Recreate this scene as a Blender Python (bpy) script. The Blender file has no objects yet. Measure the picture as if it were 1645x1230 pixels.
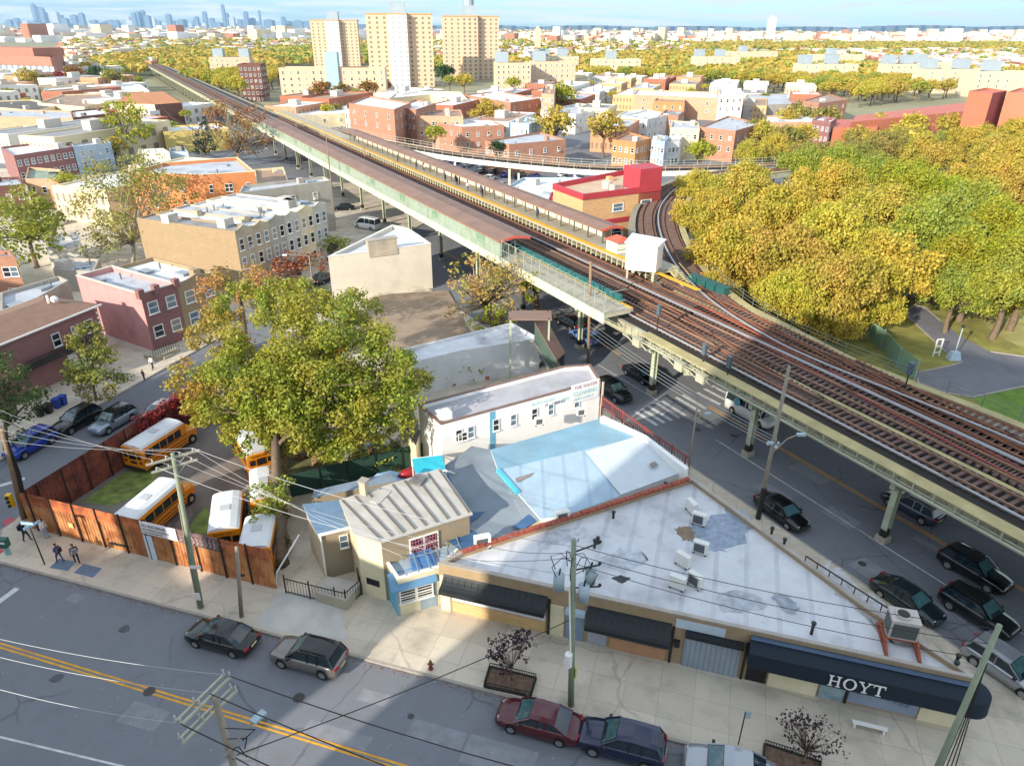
import bpy, math, random
import numpy as np
from mathutils import Vector, Matrix
rnd = random.Random(11)
sc = bpy.context.scene
COL = sc.collection
rad = math.radians
# ---------------------------------------------------------------- camera model
F = 1130.0; HC = 35.0; TH = math.atan(569 / 1130); RO = rad(.3)
cR, sR, cT, sT = math.cos(RO), math.sin(RO), math.cos(TH), math.sin(TH)
def P(px, py, z=0.0):
    u = (px - 822.5) / F; v = (615 - py) / F
    u, v = u * cR - v * sR, u * sR + v * cR
    dy = cT + v * sT; dz = -sT + v * cT; t = (z - HC) / dz
    return Vector((u * t, dy * t, z))
def proj(x, y, z):
    h = z - HC; zc = y * cT - h * sT; yc = y * sT + h * cT
    if zc <= 0.1: return (-9999, -9999)
    u, v = x / zc, yc / zc
    u, v = u * cR + v * sR, -u * sR + v * cR
    return (822.5 + F * u, 615 - F * v)
# ---------------------------------------------------------------- colours and materials
def C(h):
    h = h.lstrip('#'); r = []
    for i in (0, 2, 4):
        c = int(h[i:i + 2], 16) / 255
        r.append(c / 12.92 if c <= .04045 else ((c + .055) / 1.055) ** 2.4)
    return (*r, 1)
def mul(c, k): return (min(1, c[0] * k), min(1, c[1] * k), min(1, c[2] * k), 1)
MATS = {}
def M(name, col, rough=.8, var=.12, scale=1.2, kind=None, metal=0.0, bump=0.0, col2=None, coat=0.0, k=(1, 1), emit=0, stain=0.0, spec=.5, stc='4a4642', crack=0):
    if name in MATS: return MATS[name]
    m = bpy.data.materials.new(name); m.use_nodes = True; nt = m.node_tree; N = nt.nodes; Lk = nt.links
    b = N['Principled BSDF']; b.inputs['Roughness'].default_value = rough; b.inputs['Metallic'].default_value = metal
    b.inputs['Specular IOR Level'].default_value = spec
    if coat: b.inputs['Coat Weight'].default_value = coat; b.inputs['Coat Roughness'].default_value = .05
    c = C(col) if isinstance(col, str) else col
    tc = N.new('ShaderNodeTexCoord'); vec = tc.outputs['Object']
    def mix(fac, a, bb, mode='MIX'):
        n = N.new('ShaderNodeMix'); n.data_type = 'RGBA'; n.blend_type = mode
        for s, val in ((n.inputs[0], fac), (n.inputs[6], a), (n.inputs[7], bb)):
            if hasattr(val, 'is_output') or isinstance(val, bpy.types.NodeSocket): Lk.new(val, s)
            else: s.default_value = val
        return n.outputs[2]
    def noise(sc_, det=5, v=None, rgh=.6):
        n = N.new('ShaderNodeTexNoise'); n.inputs['Scale'].default_value = sc_; n.inputs['Detail'].default_value = det
        n.inputs['Roughness'].default_value = rgh; Lk.new(v or vec, n.inputs['Vector']); return n.outputs['Fac']
    def ramp(f, lo, hi):
        n = N.new('ShaderNodeMapRange'); n.inputs[1].default_value = lo; n.inputs[2].default_value = hi; n.clamp = True
        Lk.new(f, n.inputs[0]); return n.outputs[0]
    def math_(op, a, bb=None):
        n = N.new('ShaderNodeMath'); n.operation = op
        for s, val in ((n.inputs[0], a), (n.inputs[1], bb)):
            if val is None: continue
            if isinstance(val, bpy.types.NodeSocket): Lk.new(val, s)
            else: s.default_value = val
        return n.outputs[0]
    def wallvec():
        s = N.new('ShaderNodeSeparateXYZ'); Lk.new(vec, s.inputs[0])
        a = math_('ADD', s.outputs[0], s.outputs[1]); q = N.new('ShaderNodeCombineXYZ')
        Lk.new(a, q.inputs[0]); Lk.new(s.outputs[2], q.inputs[1]); return q.outputs[0]
    nf = ramp(noise(scale), .3, .7)
    base = mix(nf, mul(c, 1 - var), mul(c, 1 + var)); hgt_src = None
    if kind == 'brick':
        t = N.new('ShaderNodeTexBrick'); t.inputs['Scale'].default_value = 1; t.inputs['Brick Width'].default_value = .45 * k[0]
        t.inputs['Row Height'].default_value = .15 * k[1]; t.inputs['Mortar Size'].default_value = .012 * k[0]; t.inputs['Bias'].default_value = 0
        t.inputs['Color1'].default_value = mul(c, .85); t.inputs['Color2'].default_value = mul(c, 1.15)
        t.inputs['Mortar'].default_value = C(col2) if col2 else mul(c, .6); Lk.new(wallvec(), t.inputs['Vector'])
        base = mix(.55, base, t.outputs['Color']); hgt_src = t.outputs['Fac']
    elif kind == 'slab':   # paving with joints
        t = N.new('ShaderNodeTexBrick'); t.offset = 0; t.inputs['Scale'].default_value = 1
        t.inputs['Brick Width'].default_value = k[0]; t.inputs['Row Height'].default_value = k[1]
        t.inputs['Mortar Size'].default_value = .02; t.inputs['Color1'].default_value = mul(c, .84); t.inputs['Color2'].default_value = mul(c, 1.12)
        t.inputs['Mortar'].default_value = mul(c, .55); Lk.new(vec, t.inputs['Vector'])
        base = mix(.7, base, t.outputs['Color'])
    elif kind == 'stripe':  # standing seams / corrugation along local x
        s = N.new('ShaderNodeSeparateXYZ'); Lk.new(vec, s.inputs[0])
        a = math_('ADD', s.outputs[0], s.outputs[1]) if k[1] == 2 else s.outputs[0]
        f = math_('FRACT', math_('DIVIDE', a, k[0])); f = math_('LESS_THAN', f, .16)
        base = mix(f, base, C(col2) if col2 else mul(c, .55)); hgt_src = f
    elif kind == 'rust':
        a = ramp(noise(.8, 8), .42, .6); base = mix(a, base, C(col2)); s = N.new('ShaderNodeSeparateXYZ'); Lk.new(vec, s.inputs[0])
        mp = N.new('ShaderNodeMapping'); mp.inputs['Scale'].default_value = (3, 3, .35); Lk.new(vec, mp.inputs[0])
        st = ramp(noise(1.5, 6, mp.outputs[0]), .5, .68); base = mix(math_('MULTIPLY', st, .45), base, C('4a2c1e'))
        w = N.new('ShaderNodeTexWave'); w.inputs['Scale'].default_value = k[0]; w.inputs['Distortion'].default_value = 0; Lk.new(vec, w.inputs['Vector']); hgt_src = w.outputs['Fac']
    elif kind == 'leaf':
        g = N.new('ShaderNodeNewGeometry'); oi = N.new('ShaderNodeObjectInfo')
        base = mix(g.outputs['Random Per Island'], c, C(col2))
        base = mix(ramp(noise(k[0], 2), .38, .62), base, C(k[1]) if isinstance(k[1], str) else mul(c, .75))
        hs = N.new('ShaderNodeHueSaturation'); hv = N.new('ShaderNodeMapRange'); hv.inputs[3].default_value = .485; hv.inputs[4].default_value = .515
        Lk.new(oi.outputs['Random'], hv.inputs[0]); Lk.new(hv.outputs[0], hs.inputs['Hue']); Lk.new(base, hs.inputs['Color']); base = hs.outputs[0]
    elif kind == 'pane':  # window glass rows for far small facades
        pass
    elif kind == 'facade':  # far facades: rows of openings as part of the wall surface
        s = N.new('ShaderNodeSeparateXYZ'); Lk.new(wallvec(), s.inputs[0])
        fx = math_('FRACT', math_('DIVIDE', s.outputs[0], k[0])); fz = math_('FRACT', math_('DIVIDE', s.outputs[1], k[1]))
        ax = math_('LESS_THAN', math_('ABSOLUTE', math_('SUBTRACT', fx, .5)), .2); az = math_('LESS_THAN', math_('ABSOLUTE', math_('SUBTRACT', fz, .55)), .25)
        base = mix(math_('MULTIPLY', math_('MULTIPLY', ax, az), .8), base, C(col2 or '3a3c42'))
    if crack:
        vo_n = N.new('ShaderNodeTexVoronoi'); vo_n.feature = 'DISTANCE_TO_EDGE'; vo_n.inputs['Scale'].default_value = .22
        dn = N.new('ShaderNodeMix'); dn.data_type = 'VECTOR'; dn.inputs[0].default_value = .35; nn_ = N.new('ShaderNodeTexNoise'); nn_.inputs['Scale'].default_value = .9; nn_.inputs['Detail'].default_value = 6; Lk.new(vec, nn_.inputs['Vector'])
        Lk.new(vec, dn.inputs[4]); Lk.new(nn_.outputs['Color'], dn.inputs[5]); Lk.new(dn.outputs[1], vo_n.inputs['Vector'])
        cm = math_('MULTIPLY', math_('LESS_THAN', vo_n.outputs['Distance'], .009), ramp(noise(.12, 3), .45, .55))
        base = mix(math_('MULTIPLY', cm, crack), base, mul(c, .35)); base = mix(math_('MULTIPLY', ramp(noise(9, 3), .35, .75), .25), base, mul(c, 1.25))
        v2 = N.new('ShaderNodeTexVoronoi'); v2.inputs['Scale'].default_value = .11; v2.distance = 'CHEBYCHEV'; Lk.new(vec, v2.inputs['Vector']); sp = N.new('ShaderNodeSeparateColor'); Lk.new(v2.outputs['Color'], sp.inputs[0])
        base = mix(math_('MULTIPLY', math_('GREATER_THAN', sp.outputs[0], .72), .14), base, mul(c, .65))
    if stain:
        a = ramp(noise(.35, 6), .5, .72); base = mix(math_('MULTIPLY', a, stain), base, C(stc))
        a2 = ramp(noise(2.3, 4), .6, .72); base = mix(math_('MULTIPLY', a2, stain * .7), base, mul(c, .6))
    Lk.new(base, b.inputs['Base Color'])
    if kind == 'leaf':
        tr = N.new('ShaderNodeBsdfTranslucent'); Lk.new(base, tr.inputs['Color']); ms = N.new('ShaderNodeMixShader'); ms.inputs[0].default_value = .28
        Lk.new(b.outputs[0], ms.inputs[1]); Lk.new(tr.outputs[0], ms.inputs[2]); Lk.new(ms.outputs[0], N['Material Output'].inputs[0])
    if bump or hgt_src is not None:
        bp = N.new('ShaderNodeBump'); bp.inputs['Strength'].default_value = bump or .4; bp.inputs['Distance'].default_value = .05
        Lk.new(hgt_src if hgt_src is not None else noise(scale * 8, 4), bp.inputs['Height']); Lk.new(bp.outputs[0], b.inputs['Normal'])
    if emit: b.inputs['Emission Color'].default_value = c; b.inputs['Emission Strength'].default_value = emit
    MATS[name] = m; return m
# ---------------------------------------------------------------- mesh builder
class MB:
    def __init__(s): s.v = []; s.f = []; s.mi = []; s.cur = 0
    def add(s, vs, fs):
        n = len(s.v); s.v += [tuple(v) for v in vs]; s.f += [tuple(i + n for i in f) for f in fs]; s.mi += [s.cur] * len(fs); return s
    def box(s, x0, x1, y0, y1, z0, z1):
        return s.add([(x0, y0, z0), (x1, y0, z0), (x1, y1, z0), (x0, y1, z0), (x0, y0, z1), (x1, y0, z1), (x1, y1, z1), (x0, y1, z1)],
                     [(0, 3, 2, 1), (4, 5, 6, 7), (0, 1, 5, 4), (1, 2, 6, 5), (2, 3, 7, 6), (3, 0, 4, 7)])
    def hexa(s, lo, hi):   # lo, hi: four points each, ccw
        return s.add(list(lo) + list(hi), [(0, 3, 2, 1), (4, 5, 6, 7), (0, 1, 5, 4), (1, 2, 6, 5), (2, 3, 7, 6), (3, 0, 4, 7)])
    def prism(s, poly, z0, z1, bottom=True):
        n = len(poly); vs = [(p[0], p[1], z0) for p in poly] + [(p[0], p[1], z1) for p in poly]
        fs = [(i, (i + 1) % n, n + (i + 1) % n, n + i) for i in range(n)] + [tuple(range(n, 2 * n))]
        if bottom: fs.append(tuple(range(n - 1, -1, -1)))
        return s.add(vs, fs)
    def face(s, *pts): return s.add(pts, [tuple(range(len(pts)))])
    def bar(s, a, b, w, h=None):
        h = h or w; a = Vector(a); b = Vector(b); d = (b - a)
        if d.length < 1e-6: return s
        d.normalize(); up = Vector((0, 0, 1)) if abs(d.z) < .95 else Vector((0, 1, 0))
        x = d.cross(up).normalized() * (w / 2); y = x.cross(d).normalized() * (h / 2)
        lo = [a - x - y, a + x - y, a + x + y, a - x + y]; hi = [p + (b - a) for p in lo]
        return s.hexa(lo[::-1], hi[::-1])
    def tube(s, pts, r, n=6, r2=None, cap=True):
        pts = [Vector(p) for p in pts]; k = len(pts); base = len(s.v); vs = []
        for i, p in enumerate(pts):
            d = (pts[min(i + 1, k - 1)] - pts[max(i - 1, 0)]); d.normalize()
            up = Vector((0, 0, 1)) if abs(d.z) < .9 else Vector((1, 0, 0))
            x = d.cross(up).normalized(); y = x.cross(d).normalized()
            rr = (r[i] if isinstance(r, (list, tuple)) else (r if r2 is None else r + (r2 - r) * i / (k - 1)))
            for j in range(n):
                a = 2 * math.pi * j / n; vs.append(p + x * math.cos(a) * rr + y * math.sin(a) * rr)
        fs = [(i * n + j, i * n + (j + 1) % n, (i + 1) * n + (j + 1) % n, (i + 1) * n + j) for i in range(k - 1) for j in range(n)]
        if cap: fs += [tuple(range(n - 1, -1, -1)), tuple(range((k - 1) * n, k * n))]
        return s.add(vs, fs)
    def ball(s, c, r, n=8, m=6, sz=1):
        vs = []; 
        for i in range(m + 1):
            t = math.pi * i / m
            for j in range(n):
                a = 2 * math.pi * j / n; vs.append((c[0] + r * math.sin(t) * math.cos(a), c[1] + r * math.sin(t) * math.sin(a), c[2] - r * sz * math.cos(t)))
        return s.add(vs, [(i * n + j, i * n + (j + 1) % n, (i + 1) * n + (j + 1) % n, (i + 1) * n + j) for i in range(m) for j in range(n)])
    def mesh(s, name, mats, smooth=False):
        me = bpy.data.meshes.new(name); me.from_pydata([tuple(v) for v in s.v], [], s.f)
        for m in (mats if isinstance(mats, (list, tuple)) else [mats]): me.materials.append(m)
        me.polygons.foreach_set('material_index', s.mi)
        if smooth: me.polygons.foreach_set('use_smooth', [True] * len(s.f))
        me.validate(); me.update(); return me
    def build(s, name, mats, parent=None, smooth=False, loc=None, rz=0):
        return mk(name, s.mesh(name, mats, smooth), parent, loc, rz)
def mk(name, me, parent=None, loc=None, rz=0, scale=None):
    o = bpy.data.objects.new(name, me); COL.objects.link(o)
    if parent is not None: o.parent = parent
    if loc is not None: o.location = loc
    if rz: o.rotation_euler = (0, 0, rz)
    if scale is not None: o.scale = scale
    return o
def tag(o, label=None, cat=None, group=None, kind=None):
    if label: o['label'] = label
    if cat: o['category'] = cat
    if group: o['group'] = group
    if kind: o['kind'] = kind
    return o
def empty(name, loc, rz=0, label=None, cat=None, group=None):
    o = bpy.data.objects.new(name, None); COL.objects.link(o); o.location = loc; o.rotation_euler = (0, 0, rz); o.empty_display_size = .3
    return tag(o, label, cat, group)
def dup(root, loc=None, rz=None, label=None, group=None, scale=None, mats=None):
    def rec(o, par):
        c = o.copy(); COL.objects.link(c); c.parent = par
        for ch in list(o.children): rec(ch, c)
        return c
    r = rec(root, root.parent)
    if loc is not None: r.location = loc
    if rz is not None: r.rotation_euler = (0, 0, rz)
    if scale is not None: r.scale = (scale,) * 3 if not isinstance(scale, (tuple, list)) else scale
    if label: r['label'] = label
    if group: r['group'] = group
    return r
def gone(root):
    for ch in list(root.children): gone(ch)
    bpy.data.objects.remove(root)
def struct(name, mb, mat, **k):
    return tag(mb.build(name, mat), kind='structure', **k)
def inset(poly, d):
    n = len(poly); out = []
    for i in range(n):
        a, b, c = Vector(poly[i - 1]), Vector(poly[i]), Vector(poly[(i + 1) % n])
        e1 = (b - a).normalized(); e2 = (c - b).normalized(); n1 = Vector((-e1.y, e1.x)); n2 = Vector((-e2.y, e2.x))
        k = n1 + n2; kk = k.dot(n1)
        out.append(tuple(b + k * (d / max(.3, kk))))
    return out
# ---------------------------------------------------------------- window prototypes
def _wf():
    b = MB()
    for x0, x1, z0, z1 in ((-.5, -.42, 0, 1), (.42, .5, 0, 1), (-.42, .42, .94, 1), (-.42, .42, .47, .53), (-.42, .42, 0, .05)): b.box(x0, x1, -.06, .05, z0, z1)
    b.box(-.56, .56, -.14, .05, -.05, 0); return b
def _wp(): return MB().box(-.42, .42, -.02, .02, .05, .94)
m_white = M('white_trim', 'e6e4df', .5, .05); m_glass = M('window_glass', '1c242c', .08, .25, 3, spec=.8); m_dark = M('dark_opening', '15161a', .6)
m_bluegl = M('reflective_glass', '5f7687', .1, .3, 2, spec=.9)
WF = _wf().mesh('window_frame', m_white); WP = _wp().mesh('pane', m_glass)
_w2 = _wf(); _w2.cur = 1; _w2.box(-.42, .42, -.02, .02, .05, .94); W2 = _w2.mesh('window', [m_white, m_glass]); W2b = W2.copy(); W2b.materials[1] = M('curtained_glass', '8f8a80', .3, .2, 5); W2c = W2.copy(); W2c.materials[1] = m_bluegl
WPb = WP.copy(); WPb.materials[0] = M('curtained_glass', ''); WPc = WP.copy(); WPc.materials[0] = m_bluegl
wrnd = random.Random(3); m_acw = M('window_ac_grey', 'b9b6ae', .6, .1, 3); WAC = MB().box(-.32, .32, -.42, .02, .06, .42).mesh('air_conditioner', m_acw)
_w3 = MB(); _w3.cur = 1; _w3.box(-.5, .5, -.03, .02, 0, 1); _w3.cur = 0; _w3.box(-.55, .55, -.12, .02, -.08, 0); W3 = _w3.mesh('window', [M('stone_sill', 'b8ae9c'), m_glass])
def window(root, p, ang, w, h, near=True, proto=None, cnt=None):
    if near:
        f = mk('window', WF if proto is None else proto, root, p, ang, (w, 1, h)); mk('pane', wrnd.choice((WP, WP, WPb, WPc)), f)
    else:
        f = mk('window', wrnd.choice((W2, W2, W2b, W2c)) if proto is None else proto, root, p, ang, (w, 1, h))
    if wrnd.random() < .14 and .6 < w < 1.6: mk('air_conditioner', WAC, f, None, 0, (1 / w, 1, 1 / h))
    return f
# ---------------------------------------------------------------- buildings
def bld(name, label, cat, roof, z, wall, roofm, par=.5, pw=.25, coping=None, group=None, wins=(), near=True, wm=None, z0=0.0, drop=None, rename=None):
    pts = [P(x, y, z) if len(q) == 2 else Vector(q[:2]) for q in roof for (x, y) in [q[:2]]]
    if len(pts) == 3: pts.append(pts[0] + pts[2] - pts[1])
    pts = [Vector((p[0], p[1])) for p in pts]
    ar = sum(pts[i - 1].x * pts[i].y - pts[i].x * pts[i - 1].y for i in range(len(pts)))
    if ar < 0: print('CW', label); pts = [pts[1], pts[0]] + pts[:1:-1]
    return bldw(name, label, cat, pts, z, wall, roofm, par, pw, coping, group, wins, near, wm, z0)
def bldw(name, label, cat, pts, z, wall, roofm, par=.5, pw=.25, coping=None, group=None, wins=(), near=True, wm=None, z0=0.0):
    n = len(pts); e = pts[1] - pts[0]; rz = math.atan2(e.y, e.x); ca, sa = math.cos(-rz), math.sin(-rz)
    lp = [((p - pts[0]).x * ca - (p - pts[0]).y * sa, (p - pts[0]).x * sa + (p - pts[0]).y * ca) for p in pts]
    root = empty(name, (pts[0].x, pts[0].y, z0), rz, label, cat, group); z -= z0
    ins = inset(lp, pw); wb = MB(); groups = {}
    for i in range(n):
        j = (i + 1) % n; w_ = (wm or {}).get(i, wall); g = groups.setdefault(w_.name, (w_, MB()))[1]
        a, b = lp[i], lp[j]; ia, ib = ins[i], ins[j]
        g.face((*a, 0), (*b, 0), (*b, z), (*a, z))
        if par > 0:
            g.face((*ib, z - par), (*ia, z - par), (*ia, z), (*ib, z)); g.face((*a, z), (*b, z), (*ib, z), (*ia, z))
    for nm, (w_, g) in groups.items(): g.build('wall', w_, root)
    r = MB(); rp = ins if par > 0 else lp; r.face(*[(*p, z - par) for p in rp]); r.build('roof', roofm, root)
    if coping:
        c = MB(); o2 = inset(lp, -.05); i2 = inset(lp, pw + .03)
        for i in range(n):
            j = (i + 1) % n; c.hexa([(*o2[i], z + .004), (*o2[j], z + .004), (*i2[j], z + .004), (*i2[i], z + .004)], [(*o2[i], z + .1), (*o2[j], z + .1), (*i2[j], z + .1), (*i2[i], z + .1)])
        c.build('coping', coping, root)
    cnt = 0
    for (ed, us, zs, w, h) in wins:
        a = Vector(lp[ed]); b = Vector(lp[(ed + 1) % n]); d = b - a; Ln = d.length; d.normalize(); nn = Vector((d.y, -d.x))
        if isinstance(us, int): us = [(i + .5) / us for i in range(us)]
        for zz in zs:
            for u in us:
                cnt += 1
                if cnt > 100: break
                p = a + d * (u * Ln) + nn * .03
                window(root, (p.x, p.y, zz), math.atan2(d.y, d.x), w, h, near)
    if par > 0 and name in ('rowhouse', 'building', 'apartment_house') and label[:3] != 'tal' and 'behind the viewpoint' not in label:
        cx = sum(p[0] for p in ins) / n; cy = sum(p[1] for p in ins) / n; zr = z - par
        for i in range(2 + (n + len(label)) % 3):
            q = Vector(ins[wrnd.randrange(n)]) * .5 + Vector(ins[wrnd.randrange(n)]) * .12 + Vector((cx, cy)) * .38; k_ = wrnd.randrange(4)
            if k_ == 0: MB().box(q.x - .5, q.x + .5, q.y - .5, q.y + .5, zr, zr + .9).build('chimney', wall, root)
            elif k_ == 1: MB().box(q.x - .9, q.x + .9, q.y - .6, q.y + .6, zr, zr + .35).build('skylight', M('skylight_dull', '8a939a', .3, .2, 2), root)
            elif k_ == 2: MB().tube([(q.x, q.y, zr), (q.x, q.y, zr + .8)], .12, 7).build('vent_pipe', M('vent_grey', '75736f', .6, .2, 2), root)
            else: MB().box(q.x - .75, q.x + .75, q.y - .9, q.y + .9, zr, zr + 1.3).build('stair_bulkhead', M('bulkhead_pale', 'bfbab0', .8, .12, 1, stain=.3), root)
    root_info[root.name] = (lp, z)
    return root
root_info = {}
def blob(pts, z, seed=0, jit=.12):   # closed ragged outline through the given points
    g = random.Random(seed); n = len(pts); out = []
    for i in range(n):
        p0, p1, p2, p3 = [Vector((pts[(i + k) % n][0], pts[(i + k) % n][1])) for k in (-1, 0, 1, 2)]
        for j in range(7):
            t = j / 7; q = .5 * ((2 * p1) + (p2 - p0) * t + (2 * p0 - 5 * p1 + 4 * p2 - p3) * t * t + (3 * p1 - p0 - 3 * p2 + p3) * t ** 3); s = (p2 - p1).length * jit
            out.append((q.x + g.uniform(-s, s), q.y + g.uniform(-s, s), z))
    return MB().face(*out)
def quadroof(name, A, B, Cc, D, th, mat, parent=None):   # a sloped slab through 4 points
    b = MB(); t = Vector((0, 0, th)); b.hexa([A - t, B - t, Cc - t, D - t], [A, B, Cc, D]); return b.build(name, mat, parent)
# ---------------------------------------------------------------- camera, light, air
cam = bpy.data.cameras.new('camera'); co = bpy.data.objects.new('camera', cam); COL.objects.link(co)
cam.sensor_width = 36; cam.lens = F / 1645 * 36; cam.clip_end = 60000; cam.clip_start = .3
co.matrix_world = Matrix.Translation((0, 0, HC)) @ Matrix.Rotation(math.pi / 2 - TH, 4, 'X') @ Matrix.Rotation(RO, 4, 'Z')
sc.camera = co
SUN_EL = rad(21); SUN_AZ = rad(230)      # direction towards the sun, from +x counter-clockwise
sun = bpy.data.lights.new('sun', 'SUN'); so_ = bpy.data.objects.new('sun', sun); COL.objects.link(so_)
sun.energy = 2.75; sun.angle = rad(.6); sun.color = (1, .9, .75)
sd = Vector((math.cos(SUN_AZ) * math.cos(SUN_EL), math.sin(SUN_AZ) * math.cos(SUN_EL), math.sin(SUN_EL)))
so_.rotation_euler = sd.to_track_quat('Z', 'Y').to_euler()
w = bpy.data.worlds.new('World'); sc.world = w; w.use_nodes = True; nt = w.node_tree; N = nt.nodes; Lk = nt.links
bg = N['Background']; bg.inputs[1].default_value = .15
sky = N.new('ShaderNodeTexSky'); sky.sky_type = 'NISHITA'; sky.sun_disc = False; sky.sun_elevation = SUN_EL
sky.sun_rotation = math.pi / 2 - SUN_AZ; sky.air_density = 1.0; sky.dust_density = .25; sky.ozone_density = 3.0
tc = N.new('ShaderNodeTexCoord'); mp = N.new('ShaderNodeMapping'); mp.inputs['Scale'].default_value = (3.4, 3.4, 60); Lk.new(tc.outputs['Generated'], mp.inputs[0])
nz = N.new('ShaderNodeTexNoise'); nz.inputs['Scale'].default_value = 2.6; nz.inputs['Detail'].default_value = 7; nz.inputs['Roughness'].default_value = .62; Lk.new(mp.outputs[0], nz.inputs['Vector'])
cr_ = N.new('ShaderNodeValToRGB'); cr_.color_ramp.elements[0].position = .42; cr_.color_ramp.elements[0].color = (0, 0, 0, 1); cr_.color_ramp.elements[1].position = .6; Lk.new(nz.outputs['Fac'], cr_.inputs[0])
mx = N.new('ShaderNodeMix'); mx.data_type = 'RGBA'; Lk.new(cr_.outputs[0], mx.inputs[0]); tn = N.new('ShaderNodeMix'); tn.data_type = 'RGBA'; tn.blend_type = 'MULTIPLY'; tn.inputs[0].default_value = 1; Lk.new(sky.outputs[0], tn.inputs[6]); tn.inputs[7].default_value = (1.14, .99, .80, 1); sx_ = N.new('ShaderNodeSeparateXYZ'); Lk.new(tc.outputs['Generated'], sx_.inputs[0]); mr = N.new('ShaderNodeMapRange'); mr.inputs[1].default_value = -.02; mr.inputs[2].default_value = .16; Lk.new(sx_.outputs[2], mr.inputs[0]); t2 = N.new('ShaderNodeMix'); t2.data_type = 'RGBA'; Lk.new(mr.outputs[0], t2.inputs[0]); t2.inputs[6].default_value = (.14, .38, .78, 1); t2.inputs[7].default_value = (1, 1, 1, 1); t3 = N.new('ShaderNodeMix'); t3.data_type = 'RGBA'; t3.blend_type = 'MULTIPLY'; t3.inputs[0].default_value = 1; Lk.new(tn.outputs[2], t3.inputs[6]); Lk.new(t2.outputs[2], t3.inputs[7]); Lk.new(t3.outputs[2], mx.inputs[6]); mx.inputs[7].default_value = (3.6, 3.7, 3.8, 1); Lk.new(mx.outputs[2], bg.inputs[0])
sc.view_settings.view_transform = 'Standard'; sc.view_settings.look = 'None'; sc.view_settings.exposure = 1.44; sc.view_settings.gamma = 1
sc.cycles.max_bounces = 6; sc.cycles.diffuse_bounces = 3; sc.cycles.glossy_bounces = 2; sc.cycles.transmission_bounces = 2; sc.cycles.volume_bounces = 0
# ---------------------------------------------------------------- materials of the ground
m_asph = M('asphalt', '71747a', .9, .13, .35, stain=.3, bump=.1, crack=.5)
m_conc = M('concrete_paving', 'c4b9a7', .85, .1, .5, kind='slab', k=(2.0, 1.9), stain=.4, crack=.35)
m_curb = M('kerb_stone', '9b948a', .85, .15, 2)
m_yel = M('yellow_paint', 'd69a22', .7, .2, 3, stain=.4); m_wht = M('white_paint_line', 'c2c3c4', .7, .22, 2.5, stain=.6)
m_grass = M('grass_green', '5d7a26', .95, .35, .6, col2='8a7a40', bump=.3); m_grass_dry = M('grass_dry', '84803e', .95, .35, .5)
m_dirt = M('yard_asphalt', '77706a', .95, .2, .25, stain=.4, crack=.6)
m_far = M('far_ground', '8d8a6c', .95, .25, .01)
# ---------------------------------------------------------------- ground sheets
struct('ground', MB().face((-30000, -3000, -.06), (30000, -3000, -.06), (30000, 40000, -.06), (-30000, 40000, -.06)), m_far)
rb = MB(); rb.face((-160, -60, 0), (190, -60, 0), (190, 330, 0), (-160, 330, 0)); struct('road', rb, m_asph)
def line_x(p, d, q, e):   # intersection of two 2-D lines
    a = (q.x - p.x) * e.y - (q.y - p.y) * e.x; b = d.x * e.y - d.y * e.x; t = a / b; return Vector((p.x + d.x * t, p.y + d.y * t))
def V2(v): return Vector((v[0], v[1]))
def perpL(d): return Vector((-d.y, d.x))
k1a, k1b = V2(P(0, 906)), V2(P(1098, 1196)); k1d = (k1b - k1a).normalized()
k2a, k2b = V2(P(1184, 800)), V2(P(1642, 1111)); k2d = (k2b - k2a).normalized()
f3a, f3b = V2(P(37, 787, 3.6)), V2(P(290, 632, 3.6)); f3d = (f3b - f3a).normalized()   # fence along the side street
c3a, c3b = V2(P(173, 637)), V2(P(293, 578)); c3d = (c3b - c3a).normalized()            # far kerb of the side street
print('dirs', [round(math.degrees(math.atan2(d.y, d.x)), 1) for d in (k1d, k2d, f3d, c3d)], f3a, f3b, c3a, c3b)
def curbed(name, poly, mat, h=.13, rim=.18):
    """raised block: paving in the middle, kerb stone round it"""
    ins = inset([tuple(p) for p in poly], rim); a_ = math.atan2(k1d.y, k1d.x); ca_, sa_ = math.cos(a_), math.sin(a_)
    b = MB(); b.face(*[(p[0] * ca_ + p[1] * sa_, -p[0] * sa_ + p[1] * ca_, h + .004) for p in ins]); o = struct(name, b, mat); o.rotation_euler = (0, 0, a_)
    c = MB(); c.prism([tuple(p) for p in poly], 0, h); k = struct('kerb', c, m_curb); return o
A_ = line_x(k1a, k1d, f3a + perpL(f3d) * 2.2, f3d); B_ = line_x(k1a, k1d, k2a, k2d)
c3d = Vector((math.cos(rad(72)), math.sin(rad(72)))); c3a = Vector((-38.9, 75.0))
k3d = (Vector((-26.6, 94)) - A_).normalized(); AP = line_x(A_, k3d, k2a, k2d)
kr = k1d * 1.2
n2 = Vector((-k2d.y, k2d.x)) 
if n2.x < 0: n2 = -n2            # towards the park
def band(name, a, b, w, mat, z, top=None):
    """flat painted strip from a to b (2-D), w wide"""
    d = (b - a).normalized(); n = perpL(d) * w / 2
    o = MB().face((*(a - n), z), (*(b - n), z), (*(b + n), z), (*(a + n), z)); return o
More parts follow.
